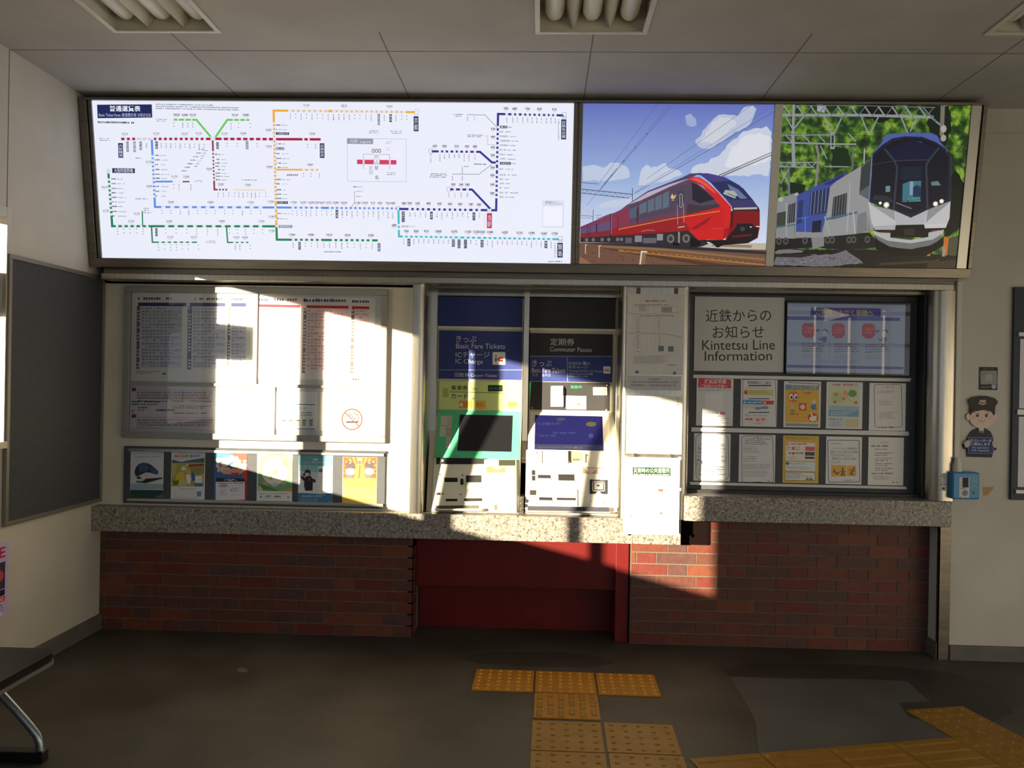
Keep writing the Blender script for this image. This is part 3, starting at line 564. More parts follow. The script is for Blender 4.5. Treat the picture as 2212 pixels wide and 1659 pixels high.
# panel beside the printed square (left blank) and the imprint
Bm.z = A2; Bm.rect(1856, 893, 2056, 1138, (222, 226, 244)); Bm.text('運賃検索はこちら', 1884, 904, 1992, 920, INK); Bm.greek(1884, 924, 2040, 936, 1, PALE); Bm.rect(1866, 948, 2038, 1122, (240, 243, 255)); Bm.greek(1916, 1428, 2040, 1438, 1, INK, .9)
mp = Bm.build('fare_map', None, 'wide white backlit fare map of coloured railway lines, left panel of the lightbox', 'map')
# ---- red express photograph
Z3 = (1230, 190, 4.147)
R = panel([(115, 98), (1838, 130), (1768, 1612), (82, 1566)], uD1+0.001, uW0-0.001, 0.74, z=Z3)
SKYP = mat('photo_sky', (120, 140, 215), 0.3, em=0.72)
def _sky():
    nt = SKYP.node_tree; N = nt.nodes; p = N['Principled BSDF']; tc = N.new('ShaderNodeTexCoord'); sp = N.new('ShaderNodeSeparateXYZ'); nt.links.new(tc.outputs['Object'], sp.inputs[0])
    mr = N.new('ShaderNodeMapRange'); mr.inputs[1].default_value = vb+2.1; mr.inputs[2].default_value = 3.05; nt.links.new(sp.outputs[2], mr.inputs[0])
    r = N.new('ShaderNodeValToRGB'); e = r.color_ramp.elements; e[0].position = 0.15; e[0].color = L3((214, 224, 246)); e[1].position = 1.0; e[1].color = L3((98, 112, 196)); k = e.new(0.55); k.color = L3((150, 176, 228))
    nt.links.new(mr.outputs[0], r.inputs[0]); nt.links.new(r.outputs[0], p.inputs['Base Color']); nt.links.new(r.outputs[0], p.inputs['Emission Color'])
_sky()
R.base = 0.5; R.slab(0.01, (60, 60, 70)); R.full(SKYP)
def fluffy(pts, c, b=R, amp=26, seed=1):
    rnd = random.Random(seed); P = []
    for (x0, y0), (x1, y1) in zip(pts, pts[1:]+pts[:1]):
        L = math.hypot(x1-x0, y1-y0); n = max(2, int(L/34)); nx, ny = (y1-y0)/L, -(x1-x0)/L
        for k in range(n):
            t = k/n; a = amp*rnd.uniform(-.3, .6); P.append((x0+(x1-x0)*t+nx*a, y0+(y1-y0)*t+ny*a))
    b.poly(P, c)
fluffy([(1140, 470), (1150, 420), (1225, 345), (1262, 285), (1335, 225), (1430, 218), (1505, 232), (1565, 172), (1640, 145), (1676, 172), (1650, 262), (1590, 335), (1480, 372), (1400, 450), (1300, 500), (1200, 530)], (196, 206, 232), seed=2)
fluffy([(1175, 470), (1260, 320), (1340, 250), (1430, 250), (1500, 290), (1400, 400), (1290, 470)], (216, 222, 238), seed=8)
fluffy([(1085, 740), (1110, 690), (1240, 645), (1380, 565), (1440, 475), (1560, 385), (1680, 350), (1760, 335), (1815, 390), (1790, 770), (1350, 775), (1240, 760)], (212, 220, 240), seed=3)
fluffy([(1400, 690), (1470, 520), (1580, 420), (1700, 390), (1800, 430), (1790, 640), (1600, 700)], (232, 236, 248), seed=5)
fluffy([(112, 800), (112, 670), (200, 660), (300, 695), (362, 645), (432, 640), (516, 684), (536, 770), (400, 806), (250, 800)], (200, 214, 240), amp=18, seed=4)
fluffy([(640, 740), (650, 700), (690, 660), (725, 695), (790, 684), (860, 650), (872, 695), (978, 722), (1016, 752), (900, 800), (700, 850), (610, 850)], (206, 218, 242), amp=16, seed=6)
fluffy([(1032, 222), (1080, 205), (1128, 252), (1138, 312), (1088, 328), (1042, 302)], (168, 182, 226), amp=12, seed=7)
fluffy([(300, 1000), (560, 960), (600, 1010), (480, 1040), (250, 1060)], (206, 216, 240), amp=12, seed=9)
WR = (86, 92, 130)
for a, b, w_ in (((272, 885), (925, 112), 5), ((310, 830), (895, 112), 3), ((270, 820), (785, 112), 3), ((585, 925), (1832, 198), 5), ((580, 915), (1820, 150), 2.5), ((690, 795), (1625, 140), 3), ((150, 1030), (420, 700), 2.5)): R.line([a, b], w_, WR)
for t in (.1, .28, .45, .62): x = 310+(925-310)*t; R.ell(x, 832-720*t, 5, 5, (60, 62, 90))
R.line([(1345, 770), (1818, 568)], 8, (96, 100, 118)); R.line([(1378, 776), (1818, 594)], 8, (70, 74, 90)); R.line([(1362, 772), (1818, 580)], 6, (190, 190, 190))
GN = (92, 104, 136)
R.line([(106, 880), (566, 934)], 8, GN); R.line([(106, 916), (530, 968)], 7, GN); R.line([(563, 880), (562, 995)], 8, GN); R.line([(106, 820), (255, 834)], 6, GN); R.line([(210, 1072), (207, 1180)], 6, GN); R.line([(102, 1122), (205, 1130)], 5, GN); R.line([(102, 1142), (205, 1148)], 3, GN)
for k in range(9): x = 106+k*50; R.line([(x, 882+k*5.9), (x+25, 920+k*5.9), (x+50, 886+k*5.9)], 3, GN)
R.line([(225, 1120), (285, 1120)], 3, GN); R.line([(240, 1150), (250, 1120), (268, 1122)], 3, GN)
# ground and track
R.poly([(84, 1368), (700, 1385), (1778, 1432), (1768, 1612), (82, 1566)], (118, 84, 68)); R.poly([(1180, 1385), (1780, 1400), (1776, 1460), (1150, 1440)], (196, 190, 170)); R.poly([(1300, 1400), (1650, 1415), (1640, 1440), (1280, 1420)], (150, 130, 110))
R.poly([(84, 1376), (700, 1388), (1778, 1476), (1776, 1502), (600, 1412)], (44, 44, 58)); R.poly([(250, 1400), (800, 1430), (1775, 1540), (1775, 1560), (900, 1460), (240, 1412)], (150, 112, 72))
R.poly([(200, 1402), (620, 1470), (1400, 1590), (1760, 1612), (1200, 1600), (500, 1470)], (90, 60, 44)); R.poly([(440, 1440), (1000, 1490), (1770, 1590), (1770, 1606), (1000, 1520), (440, 1456)], (172, 120, 64)); R.poly([(90, 1495), (200, 1566), (84, 1566)], (150, 110, 84))
for k in range(46): x = random.uniform(100, 1000); y = random.uniform(1440, 1560) if x < 560 else random.uniform(1510, 1575); R.ell(x, y, random.uniform(4, 12), 4, random.choice(((92, 62, 50), (140, 104, 84), (84, 58, 50))), 6)
for k in range(24): x = 480+k*54; y = 1440+k*6; R.poly([(x, y), (x+34, y+3), (x+60, y+14), (x+20, y+10)], (86, 62, 44))
for x0, y0, y1, w_ in ((140, 1390, 1470, 14), (264, 1402, 1506, 16)): R.line([(x0+12, y0), (x0, y0), (x0-2, y1)], w_*.5, (216, 204, 186))
R.poly([(640, 1458), (692, 1460), (690, 1470), (676, 1582), (630, 1580)], (150, 110, 76)); R.line([(690, 1464), (648, 1460), (634, 1580)], 14, (226, 218, 204))
# train
R.poly([(92, 1310), (850, 1290), (1180, 1270), (1250, 1400), (1180, 1425), (900, 1410), (600, 1385), (92, 1365)], (48, 46, 54))
for x0, y0, x1, y1, c in ((585, 1312, 650, 1372, (140, 138, 146)), (785, 1300, 840, 1360, (146, 144, 152)), (660, 1335, 780, 1384, (104, 102, 110)), (500, 1330, 560, 1380, (96, 94, 104))): R.rect(x0, y0, x1, y1, c)
for x in (910, 1050): R.ell(x, 1345, 34, 40, (120, 116, 104)); R.ell(x, 1345, 18, 22, (60, 58, 60))
for x in (150, 210, 290, 350, 430, 465): R.ell(x, 1345, 16, 18, (120, 114, 116), 8)
R.line([(985, 1290), (985, 1380)], 16, (150, 146, 142)); R.poly([(925, 1380), (990, 1385), (985, 1412), (935, 1408)], (20, 18, 22)); R.poly([(1090, 1330), (1190, 1380), (1165, 1422), (1085, 1428)], (22, 20, 24))
R.poly([(93, 1225), (372, 1108), (372, 1300), (93, 1325)], (128, 62, 92)); R.poly([(93, 1245), (370, 1175), (370, 1260), (93, 1285)], (104, 84, 124)); R.poly([(93, 1288), (372, 1258), (372, 1312), (93, 1326)], (134, 44, 54))
R.line([(160, 1205), (156, 1310)], 4, (52, 34, 50)); R.line([(180, 1225), (178, 1310)], 4, (60, 34, 50)); R.rect(234, 1200, 244, 1272, (46, 40, 60))
R.poly([(374, 1108), (440, 1085), (530, 1018), (700, 905), (1000, 790), (1080, 752), (1190, 745), (1060, 800), (900, 870), (650, 985), (530, 1045), (376, 1130)], (78, 70, 106))
R.poly([(520, 1030), (700, 918), (900, 845), (1050, 800), (900, 872), (640, 990)], (190, 184, 206))
R.poly([(374, 1120), (530, 1040), (900, 868), (1070, 802), (1110, 812), (1440, 1060), (1400, 1250), (1070, 1272), (850, 1288), (374, 1314)], (110, 66, 92))
R.poly([(374, 1122), (532, 1044), (536, 1236), (374, 1250)], (138, 56, 84)); R.poly([(536, 1048), (900, 884), (1095, 826), (1240, 940), (1330, 1030), (1060, 1080), (536, 1180)], (84, 72, 92))
R.poly([(536, 1070), (606, 1040), (606, 1150), (536, 1156)], (86, 96, 126))
for x0, x1 in ((625, 690), (700, 760), (768, 828), (836, 893)): R.poly([(x0, 1030-(x0-625)*.46), (x1, 1030-(x1-625)*.46), (x1, 1110-(x1-625)*.22), (x0, 1120-(x0-625)*.22)], (98, 112, 132))
R.poly([(1098, 835), (1145, 855), (1245, 935), (1305, 990), (1170, 1025), (1104, 990)], (40, 38, 50)); R.poly([(1060, 1030), (1190, 1050), (1330, 1030), (1400, 1050), (1420, 1080), (1050, 1140)], (70, 56, 66))
R.poly([(374, 1252), (700, 1190), (1080, 1120), (1395, 1050), (1450, 1060), (1440, 1248), (1070, 1274), (850, 1288), (374, 1314)], (158, 34, 40)); R.poly([(1000, 1140), (1395, 1052), (1452, 1062), (1442, 1250), (1090, 1268)], (206, 34, 34)); R.poly([(1090, 1255), (1230, 1170), (1290, 1140), (1240, 1200), (1140, 1260)], (150, 28, 34))
R.line([(440, 1252), (900, 1166), (1350, 1098)], 9, (214, 140, 70)); R.line([(374, 1318), (850, 1290), (1440, 1252)], 4, (70, 20, 28))
R.line([(367, 1115), (368, 1315)], 8, (50, 22, 40)); R.line([(433, 1130), (430, 1270)], 6, (110, 20, 30)); R.rect(602, 1060, 616, 1200, (70, 44, 50)); R.line([(374, 1116), (530, 1040)], 6, (120, 90, 120))
R.rrect(976, 910, 1024, 1060, 10, (66, 62, 78)); R.rframe(990, 936, 1012, 1058, 8, 4, (210, 206, 214)); R.line([(968, 1036), (972, 1215)], 5, (170, 152, 170)); R.line([(1024, 1020), (1028, 1200)], 5, (190, 150, 160)); R.line([(978, 1242), (1030, 1236)], 10, (190, 180, 176))
R.poly([(905, 970), (920, 930), (935, 955), (960, 940), (945, 975), (925, 985)], (220, 190, 140)); R.greek(914, 988, 952, 998, 1, (200, 180, 150), .9)
R.poly([(374, 1300), (850, 1276), (860, 1290), (374, 1318)], (140, 30, 34)); R.line([(645, 1275), (700, 1262), (760, 1268)], 4, (200, 150, 150)); R.line([(250, 1152), (372, 1108)], 6, (110, 104, 128))
# nose
R.poly([(1060, 800), (1100, 780), (1165, 785), (1240, 835), (1330, 920), (1400, 1000), (1455, 1060), (1452, 1250), (1395, 1250), (1380, 1090), (1300, 980), (1200, 870), (1130, 830)], (216, 36, 38)); R.poly([(1075, 795), (1150, 790), (1230, 840), (1320, 930), (1300, 930), (1180, 840)], (236, 88, 80))
R.poly([(1090, 750), (1250, 752), (1400, 790), (1530, 865), (1640, 985), (1702, 1070), (1470, 1070), (1400, 985), (1270, 840), (1180, 770)], (62, 60, 112)); R.poly([(1090, 750), (1240, 750), (1390, 785), (1460, 825), (1260, 820), (1180, 770)], (74, 66, 138))
R.poly([(1275, 840), (1440, 820), (1560, 890), (1650, 1000), (1440, 998), (1380, 950)], (40, 48, 96)); R.poly([(1420, 850), (1520, 905), (1600, 985), (1540, 990), (1440, 900)], (108, 124, 168)); R.poly([(1380, 940), (1400, 905), (1480, 915), (1510, 950), (1490, 985), (1440, 965)], (176, 184, 178)); R.line([(1420, 935), (1570, 1005)], 5, (30, 30, 46))
R.poly([(1460, 1062), (1702, 1066), (1716, 1102), (1470, 1098)], (40, 34, 44)); R.line([(1488, 1078), (1680, 1076)], 18, (214, 210, 204))
for x in range(1496, 1680, 14): R.line([(x, 1068), (x, 1086)], 3, (70, 60, 66))
R.poly([(1460, 1098), (1714, 1102), (1716, 1250), (1698, 1350), (1612, 1396), (1390, 1412), (1440, 1250)], (132, 22, 30)); R.poly([(1452, 1100), (1480, 1100), (1470, 1240), (1448, 1250)], (90, 18, 26))
R.poly([(1510, 1216), (1652, 1216), (1656, 1244), (1706, 1250), (1696, 1340), (1610, 1396), (1396, 1410), (1430, 1330), (1500, 1248)], (34, 24, 30)); R.poly([(1460, 1326), (1650, 1312), (1640, 1330), (1470, 1345)], (110, 26, 32)); R.ell(1560, 1265, 22, 22, (70, 66, 70)); R.line([(1686, 1245), (1714, 1245)], 9, (226, 226, 226)); R.ell(1634, 1248, 9, 7, (200, 200, 196))
R.poly([(1070, 1272), (1440, 1250), (1420, 1330), (1380, 1362), (1160, 1360)], (214, 36, 36)); R.poly([(1395, 1258), (1442, 1250), (1424, 1335), (1380, 1362)], (170, 28, 32)); R.poly([(1180, 1362), (1390, 1362), (1612, 1396), (1390, 1412), (1330, 1425), (1270, 1385)], (24, 20, 26))
R.poly([(1310, 1400), (1380, 1405), (1350, 1432), (1320, 1430)], (16, 14, 18))
R.build('train_poster', None, 'backlit photograph of a dark red express train under blue sky', 'poster')
# ---- white and blue express photograph
Z4 = (1660, 190, 4.047)
B = panel([(122, 146), (1752, 205), (1655, 1622), (52, 1574)], uW1+0.001, uR-0.001, 0.52, z=Z4)
LEAF = noisy('photo_leaves', [(0.30, (14, 26, 18)), (0.45, (36, 70, 26)), (0.56, (88, 138, 40)), (0.66, (160, 190, 70)), (0.8, (70, 110, 46))], 22, 12, 0.3)
_p = LEAF.node_tree.nodes['Principled BSDF']; _p.inputs['Emission Strength'].default_value = 0.46
LEAF.node_tree.links.new([q for q in LEAF.node_tree.nodes if q.type == 'VALTORGB'][0].outputs[0], _p.inputs['Emission Color'])
B.base = 0.5; B.slab(0.01, (40, 50, 40)); B.full(LEAF)
DK = (18, 26, 22)
fluffy([(830, 150), (1100, 160), (1080, 290), (1000, 330), (900, 300), (820, 260)], DK, B, 30, 11); fluffy([(1360, 200), (1560, 200), (1580, 420), (1540, 560), (1400, 420)], (26, 38, 28), B, 30, 12); fluffy([(1590, 720), (1730, 900), (1700, 1270), (1560, 1340), (1560, 900)], DK, B, 24, 13); fluffy([(560, 530), (700, 560), (720, 700), (560, 740)], (24, 50, 26), B, 24, 14); fluffy([(1560, 560), (1640, 700), (1590, 830), (1560, 700)], (30, 60, 26), B, 20, 15)
fluffy([(190, 830), (330, 860), (300, 940), (180, 930)], (22, 42, 22), B, 18, 16); fluffy([(420, 160), (500, 165), (480, 225), (420, 215)], (186, 196, 214), B, 8, 17)
ST = (168, 176, 182); SD = (120, 128, 134)
B.line([(128, 240), (820, 262), (1420, 296)], 24, ST); B.line([(128, 158), (700, 172), (1440, 214)], 9, SD)
for k in range(11): x = 130+k*118; y = 156+k*5; B.line([(x, y+4), (x+58, y+88)], 12, ST); B.line([(x+58, y+90), (x+118, y+10)], 8, SD)
B.line([(215, 160), (212, 400)], 22, ST); B.line([(210, 400), (222, 680)], 30, ST); B.line([(175, 700), (185, 940)], 20, SD); B.line([(150, 260), (212, 370), (300, 262)], 12, ST)
for x in (540, 860, 1200): B.line([(x-55, 268), (x, 405), (x+10, 420)], 12, ST); B.line([(x+95, 280), (x+35, 410)], 12, ST)
B.line([(560, 420), (560, 530)], 40, ST); B.line([(560, 440), (560, 520)], 18, (40, 60, 40)); B.line([(115, 408), (520, 420), (800, 440), (1040, 445)], 5, (60, 70, 66)); B.line([(112, 480), (330, 492), (560, 505), (760, 512)], 14, ST); B.line([(130, 415), (560, 425)], 9, ST)
for x in (150, 300, 430, 700): B.line([(x, 420), (x+60, 485)], 10, ST)
B.line([(420, 520), (440, 600), (420, 860)], 22, (150, 150, 140)); B.line([(100, 655), (430, 662)], 9, ST); B.line([(100, 690), (400, 705)], 9, ST); B.line([(740, 540), (738, 730)], 14, SD); B.line([(455, 520), (510, 630)], 9, ST); B.line([(500, 700), (700, 708)], 10, ST); B.line([(840, 560), (838, 680)], 10, (210, 210, 205))
for k in range(4): B.line([(100+80*k, 655), (140+80*k, 700), (180+80*k, 660)], 7, ST)
B.line([(110, 720), (180, 850)], 8, ST); B.line([(110, 840), (170, 720)], 8, ST); B.line([(120, 880), (114, 950)], 10, SD); B.line([(1400, 290), (1520, 390)], 14, ST); B.line([(1340, 214), (1450, 330)], 14, SD); B.line([(1510, 190), (1505, 440)], 36, (140, 136, 126)); B.ell(1520, 400, 26, 34, (200, 200, 196), 8); B.ell(1520, 480, 26, 30, (190, 190, 186), 8)
# ground
B.poly([(58, 1420), (300, 1430), (900, 1440), (1560, 1500), (1660, 1510), (1655, 1622), (52, 1574)], (30, 27, 26)); fluffy([(60, 1560), (80, 1480), (300, 1475), (560, 1480), (690, 1445), (760, 1490), (850, 1560), (500, 1586)], (128, 126, 136), B, 14, 20); fluffy([(62, 1445), (120, 1420), (320, 1440), (300, 1456), (70, 1462)], (140, 136, 140), B, 6, 21)
for k in range(60): x = random.uniform(80, 800); B.ell(x, random.uniform(1500, 1565), random.uniform(5, 12), 5, random.choice(((96, 94, 104), (160, 158, 166), (80, 78, 88))), 6)
B.poly([(60, 1466), (300, 1470), (420, 1478), (300, 1500), (60, 1490)], (48, 44, 44)); B.line([(1000, 1570), (1480, 1555), (1500, 1545)], 22, (74, 58, 46)); B.poly([(1420, 1560), (1660, 1540), (1655, 1622), (1400, 1612)], (70, 56, 46)); B.poly([(1560, 1360), (1670, 1330), (1665, 1500), (1550, 1500)], (92, 86, 70))
B.poly([(1548, 1340), (1590, 1345), (1578, 1505), (1545, 1500)], (226, 126, 40)); B.poly([(1404, 1470), (1434, 1466), (1432, 1506), (1404, 1508)], (222, 124, 40)); B.line([(1550, 1440), (1548, 1500)], 26, (170, 166, 156))
# side of the train
SIL = (158, 162, 170)
B.poly([(70, 1310), (900, 1290), (1000, 1420), (700, 1440), (390, 1410), (66, 1430)], (32, 31, 34))
B.poly([(78, 1010), (88, 975), (250, 925), (262, 920), (248, 1330), (70, 1325)], SIL); B.poly([(255, 945), (420, 870), (660, 765), (690, 770), (560, 860), (545, 1090), (480, 1280), (250, 1275)], (70, 90, 178)); B.poly([(480, 860), (660, 768), (660, 800), (540, 860)], (48, 54, 140))
B.poly([(545, 880), (600, 830), (820, 700), (910, 640), (905, 1000), (930, 1270), (780, 1300), (500, 1320), (480, 1280), (520, 1100)], (172, 174, 180)); B.poly([(815, 700), (905, 640), (900, 1010), (800, 950)], (108, 114, 118)); B.poly([(815, 720), (900, 645), (895, 870), (805, 930)], (64, 72, 70))
B.poly([(380, 1280), (500, 1320), (500, 1400), (400, 1430)], (150, 150, 154)); B.poly([(248, 1270), (490, 1280), (500, 1325), (66, 1325)], (164, 164, 168)); B.poly([(790, 1130), (870, 1100), (905, 1270), (780, 1300)], (140, 142, 146))
for P_, c in (([(180, 1030), (243, 1010), (236, 1185), (172, 1195)], (52, 60, 74)), ([(270, 1000), (310, 990), (300, 1190), (255, 1200)], (50, 64, 120)), ([(375, 925), (540, 885), (520, 1105), (360, 1130)], (46, 58, 104)), ([(575, 970), (695, 935), (688, 1140), (560, 1170)], (56, 62, 70)), ([(80, 1100), (160, 1085), (155, 1210), (76, 1225)], (70, 78, 74)), ([(395, 1180), (475, 1170), (465, 1275), (390, 1280)], (30, 36, 60))): B.poly(P_, c)
for k in range(5): B.line([(385+32*k, 925-8*k), (372+32*k, 1125-8*k)], 5, (150, 160, 190)); B.line([(585+24*k, 968-7*k), (574+24*k, 1165-8*k)], 4, (150, 150, 150))
for k in range(3): B.line([(190+18*k, 1026-5*k), (182+18*k, 1190-4*k)], 4, (150, 150, 150))
B.line([(80, 1228), (240, 1205)], 14, (86, 140, 130)); B.line([(510, 1165), (780, 1110)], 18, (76, 122, 150)); B.line([(240, 1160), (360, 1140)], 10, (80, 120, 200)); B.line([(160, 1010), (165, 1310)], 6, (206, 206, 206)); B.line([(330, 1140), (332, 1310)], 5, (150, 170, 220)); B.line([(500, 1140), (552, 1300)], 7, (196, 196, 200)); B.line([(720, 850), (700, 1280)], 7, (206, 206, 208)); B.line([(750, 1100), (770, 1290)], 9, (214, 214, 212)); B.line([(872, 1110), (882, 1260)], 6, (190, 190, 190)); B.line([(235, 1200), (240, 1330)], 4, (110, 110, 112)); B.ell(110, 980, 24, 20, (206, 206, 204)); B.ell(250, 938, 20, 14, (196, 196, 194))
for x in (100, 160, 330, 530, 570, 720, 760, 880): B.ell(x, 1350, 26, 34, (92, 90, 88), 9); B.ell(x, 1350, 12, 16, (40, 38, 38), 8)
# front of the train
B.poly([(990, 500), (1020, 440), (1080, 430), (1260, 424), (1420, 434), (1470, 460), (1500, 520), (1570, 600), (1240, 560), (910, 600)], (92, 112, 196)); B.poly([(910, 605), (985, 530), (1080, 470), (1190, 455), (1340, 465), (1450, 510), (1540, 570), (1580, 640), (1586, 900), (1594, 1030), (1400, 1100), (1256, 1165), (1110, 1100), (890, 1020), (905, 800)], (34, 38, 64))
B.poly([(916, 620), (1000, 550), (1100, 490), (1200, 472), (1330, 480), (1440, 520), (1530, 590), (1570, 650), (1570, 1000), (1400, 1080), (1256, 1140), (1110, 1080), (905, 1000)], (20, 22, 40)); B.ell(1258, 512, 84, 12, (54, 96, 110)); B.poly([(1040, 580), (1240, 480), (1460, 570), (1400, 655), (1110, 660)], (24, 26, 62))
PL = (62, 64, 88)
B.line([(1020, 565), (1100, 665), (1128, 720), (1105, 1085)], 18, PL); B.line([(1480, 570), (1405, 660), (1378, 710), (1398, 1080)], 18, PL); B.line([(1100, 665), (1405, 665)], 10, PL); B.line([(920, 692), (1100, 668)], 6, PL)
B.rect(1160, 720, 1340, 830, (24, 38, 62)); B.poly([(1178, 870), (1240, 846), (1338, 846), (1334, 1020), (1178, 1015)], (70, 134, 158)); B.rect(1240, 850, 1270, 970, (150, 190, 204)); B.poly([(1268, 900), (1300, 880), (1336, 900), (1334, 985), (1268, 985)], (30, 60, 96)); B.text('G5', 1228, 992, 1250, 1004, (70, 200, 170)); B.greek(1258, 992, 1330, 1004, 1, (70, 200, 170), .9)
B.line([(1176, 1024), (1336, 1022)], 5, (140, 180, 200)); B.line([(1128, 1034), (1255, 1085)], 7, (150, 160, 170)); B.line([(1225, 1020), (1262, 1080)], 9, (30, 32, 40)); B.rect(1030, 884, 1070, 936, (130, 160, 180)); B.poly([(1420, 860), (1480, 850), (1510, 890), (1430, 890)], (110, 150, 140)); B.poly([(930, 960), (1040, 970), (1100, 1010), (1090, 1030), (920, 1000)], (50, 54, 66))
B.poly([(880, 1010), (910, 1050), (1110, 1100), (1256, 1168), (1400, 1100), (1596, 1030), (1590, 1180), (1560, 1262), (1380, 1262), (1370, 1228), (1128, 1228), (1124, 1270), (945, 1266), (912, 1200)], (222, 224, 230))
B.poly([(1110, 1102), (1256, 1168), (1400, 1102), (1368, 1228), (1128, 1228)], (206, 208, 216)); B.poly([(885, 1015), (915, 1050), (1110, 1100), (1118, 1190), (940, 1060)], (176, 180, 188)); B.poly([(1400, 1100), (1490, 1070), (1596, 1034), (1410, 1190), (1388, 1215)], (164, 168, 176)); B.poly([(920, 1235), (1122, 1225), (1124, 1270), (945, 1266)], (198, 200, 206)); B.poly([(1372, 1228), (1570, 1225), (1560, 1262), (1380, 1262)], (232, 233, 236))
B.poly([(930, 1268), (1120, 1272), (1124, 1230), (1372, 1230), (1380, 1264), (1560, 1262), (1540, 1276), (1410, 1300), (1410, 1340), (1080, 1336), (1080, 1296), (990, 1290)], (20, 20, 22)); B.rrect(1200, 1262, 1290, 1320, 8, (52, 52, 54)); B.line([(1440, 1286), (1500, 1282)], 10, (150, 70, 60)); B.line([(1005, 1286), (1070, 1290)], 9, (110, 60, 56))
B.poly([(925, 1275), (985, 1292), (1080, 1298), (1080, 1340), (1256, 1362), (1410, 1340), (1412, 1300), (1545, 1278), (1530, 1330), (1440, 1400), (1256, 1440), (1060, 1410), (960, 1340)], (206, 208, 212)); B.poly([(940, 1310), (1060, 1365), (1256, 1392), (1450, 1362), (1535, 1310), (1500, 1370), (1420, 1415), (1256, 1442), (1080, 1418), (985, 1370)], (128, 130, 136)); B.poly([(950, 1345), (1080, 1420), (1256, 1444), (1440, 1412), (1545, 1340), (1540, 1420), (1400, 1500), (1100, 1500), (960, 1440)], (14, 14, 15))
for x, y, r in ((986, 1032, 14), (1040, 1050, 26), (1466, 1050, 22), (1518, 1028, 20)): B.ell(x, y, r, r, (250, 248, 226)); B.ell(x, y, r*.5, r*.5, mat('headlamp_glow', (255, 252, 235), 0.3, em=1.2))
B.line([(905, 610), (888, 1010)], 10, (120, 140, 190)); B.line([(1588, 640), (1596, 1030)], 5, (70, 80, 110)); B.line([(1290, 425), (1292, 455)], 3, (60, 70, 140)); B.line([(1330, 425), (1334, 458)], 3, (60, 70, 140))
B.build('train_poster', None, 'backlit photograph of a white and blue express train before green trees', 'poster')
# ------------------------------------------------------------------ notice case on the cream wall, left
Z5 = (200, 580, 3.16); Z6 = (200, 900, 3.16)
YP = -0.02
K = Board([(215, 120), (2012, 138), (1998, 1200), (205, 1148)], (0, YP-0.034, 0), z=Z5)
case = thing('notice_case', 'wide grey framed notice case with clear covers on the cream wall', 'notice case', K.mid())
GF = mat('grey_frame', (150, 150, 146), 0.5, 0.2); PLATE = mat('backing', (206, 206, 202), 0.6)
m = MB(); fw = 0.036
K.fbox(K.u0+fw, K.u1-fw, K.v0+fw, K.v1-fw, -0.030, -0.012, PLATE, m); m.build('back_board', case)
m = MB()
for a in ((K.u0, K.u1, K.v0, K.v0+fw), (K.u0, K.u1, K.v1-fw, K.v1), (K.u0, K.u0+fw, K.v0+fw, K.v1-fw), (K.u1-fw, K.u1, K.v0+fw, K.v1-fw)): K.fbox(*a, -0.033, 0.0, GF, m)
m.build('frame', case, 0.003)
ym = K.uvp(1100, 795)[1]; um = K.uvp(1107, 480)[0]; ul = K.uvp(1230, 980)[0]
m = MB(); K.fbox(K.u0+fw, K.u1-fw, ym-0.012, ym+0.006, -0.030, -0.002, GF, m); m.build('cross_bar', case, 0.002)
m = MB(); K.fbox(um-0.004, um+0.004, ym+0.006, K.v1-fw, -0.012, -0.001, GF, m); m.build('cover_edge', case)
m = MB(); K.fbox(ul-0.004, ul+0.004, K.v0+fw, ym-0.012, -0.012, -0.001, GF, m); m.build('cover_edge', case)
COV = glass('clear_cover', 0.015, 1.5)
for a in ((K.u0+fw, um-0.004, ym+0.006, K.v1-fw), (um+0.004, K.u1-fw, ym+0.006, K.v1-fw), (K.u0+fw, ul-0.004, K.v0+fw, ym-0.012), (ul+0.004, K.u1-fw, K.v0+fw, ym-0.012)):
    m = MB(); m.face([K.w(a[0]+.001, a[2]+.001, -0.003), K.w(a[1]-.001, a[2]+.001, -0.003), K.w(a[1]-.001, a[3]-.001, -0.003), K.w(a[0]+.001, a[3]-.001, -0.003)], COV); m.build('cover', case, label='clear glossy cover')
PAPER = (232, 231, 227)
def sheet(quad, y, z, paper=PAPER, t=0.0008, rough=0.55, em=0.0, clip=True):
    b = Board(quad, (0, y, 0), z=z, rough=rough, em=em); b.slab(t, paper); b.clip = clip; return b
YS_ = YP-0.034+0.012-0.0012
# timetables
b = sheet([(272, 170), (1104, 178), (1100, 775), (264, 768)], YS_, Z5)
b.greek(310, 196, 480, 216, 1, (70, 76, 110), .9); b.greek(500, 198, 560, 214, 1, (70, 76, 110), .9); b.greek(680, 198, 900, 216, 1, (70, 76, 110), .9); b.greek(930, 200, 1040, 216, 1, (70, 76, 110), .9)
for x0, x1 in ((310, 640), (664, 905), (945, 1046)): b.rect(x0, 234, x1, 258, (58, 60, 112))
for x0, x1 in ((302, 324), (650, 680), (922, 942)): b.poly([(x0, 258), (x1, 258), (x1-4, 690), (x0-2, 690)], (112, 112, 118)); b.greek(x0+4, 264, x1-4, 686, 19, (226, 226, 226), .5, 2, 0)
for x0, x1 in ((330, 610), (684, 905), (946, 1046)):
    for k in range(19):
        b.rect(x0, 264+k*22, x1, 286+k*22, (196, 199, 212) if k % 2 else (212, 214, 222))
    b.greek(x0+6, 268, x1-4, 682, 19, (150, 152, 166), .45, 2.6, .35)
b.greek(300, 700, 480, 726, 2, (120, 120, 126)); b.ell(335, 712, 30, 14, (196, 198, 202)); b.greek(480, 712, 512, 726, 1, (40, 40, 46), 1)
b.build('timetable', None, 'paper timetable with dark blue column headings in the notice case', 'timetable', None)
b = sheet([(1134, 190), (1930, 198), (1922, 762), (1130, 756)], YS_, Z5)
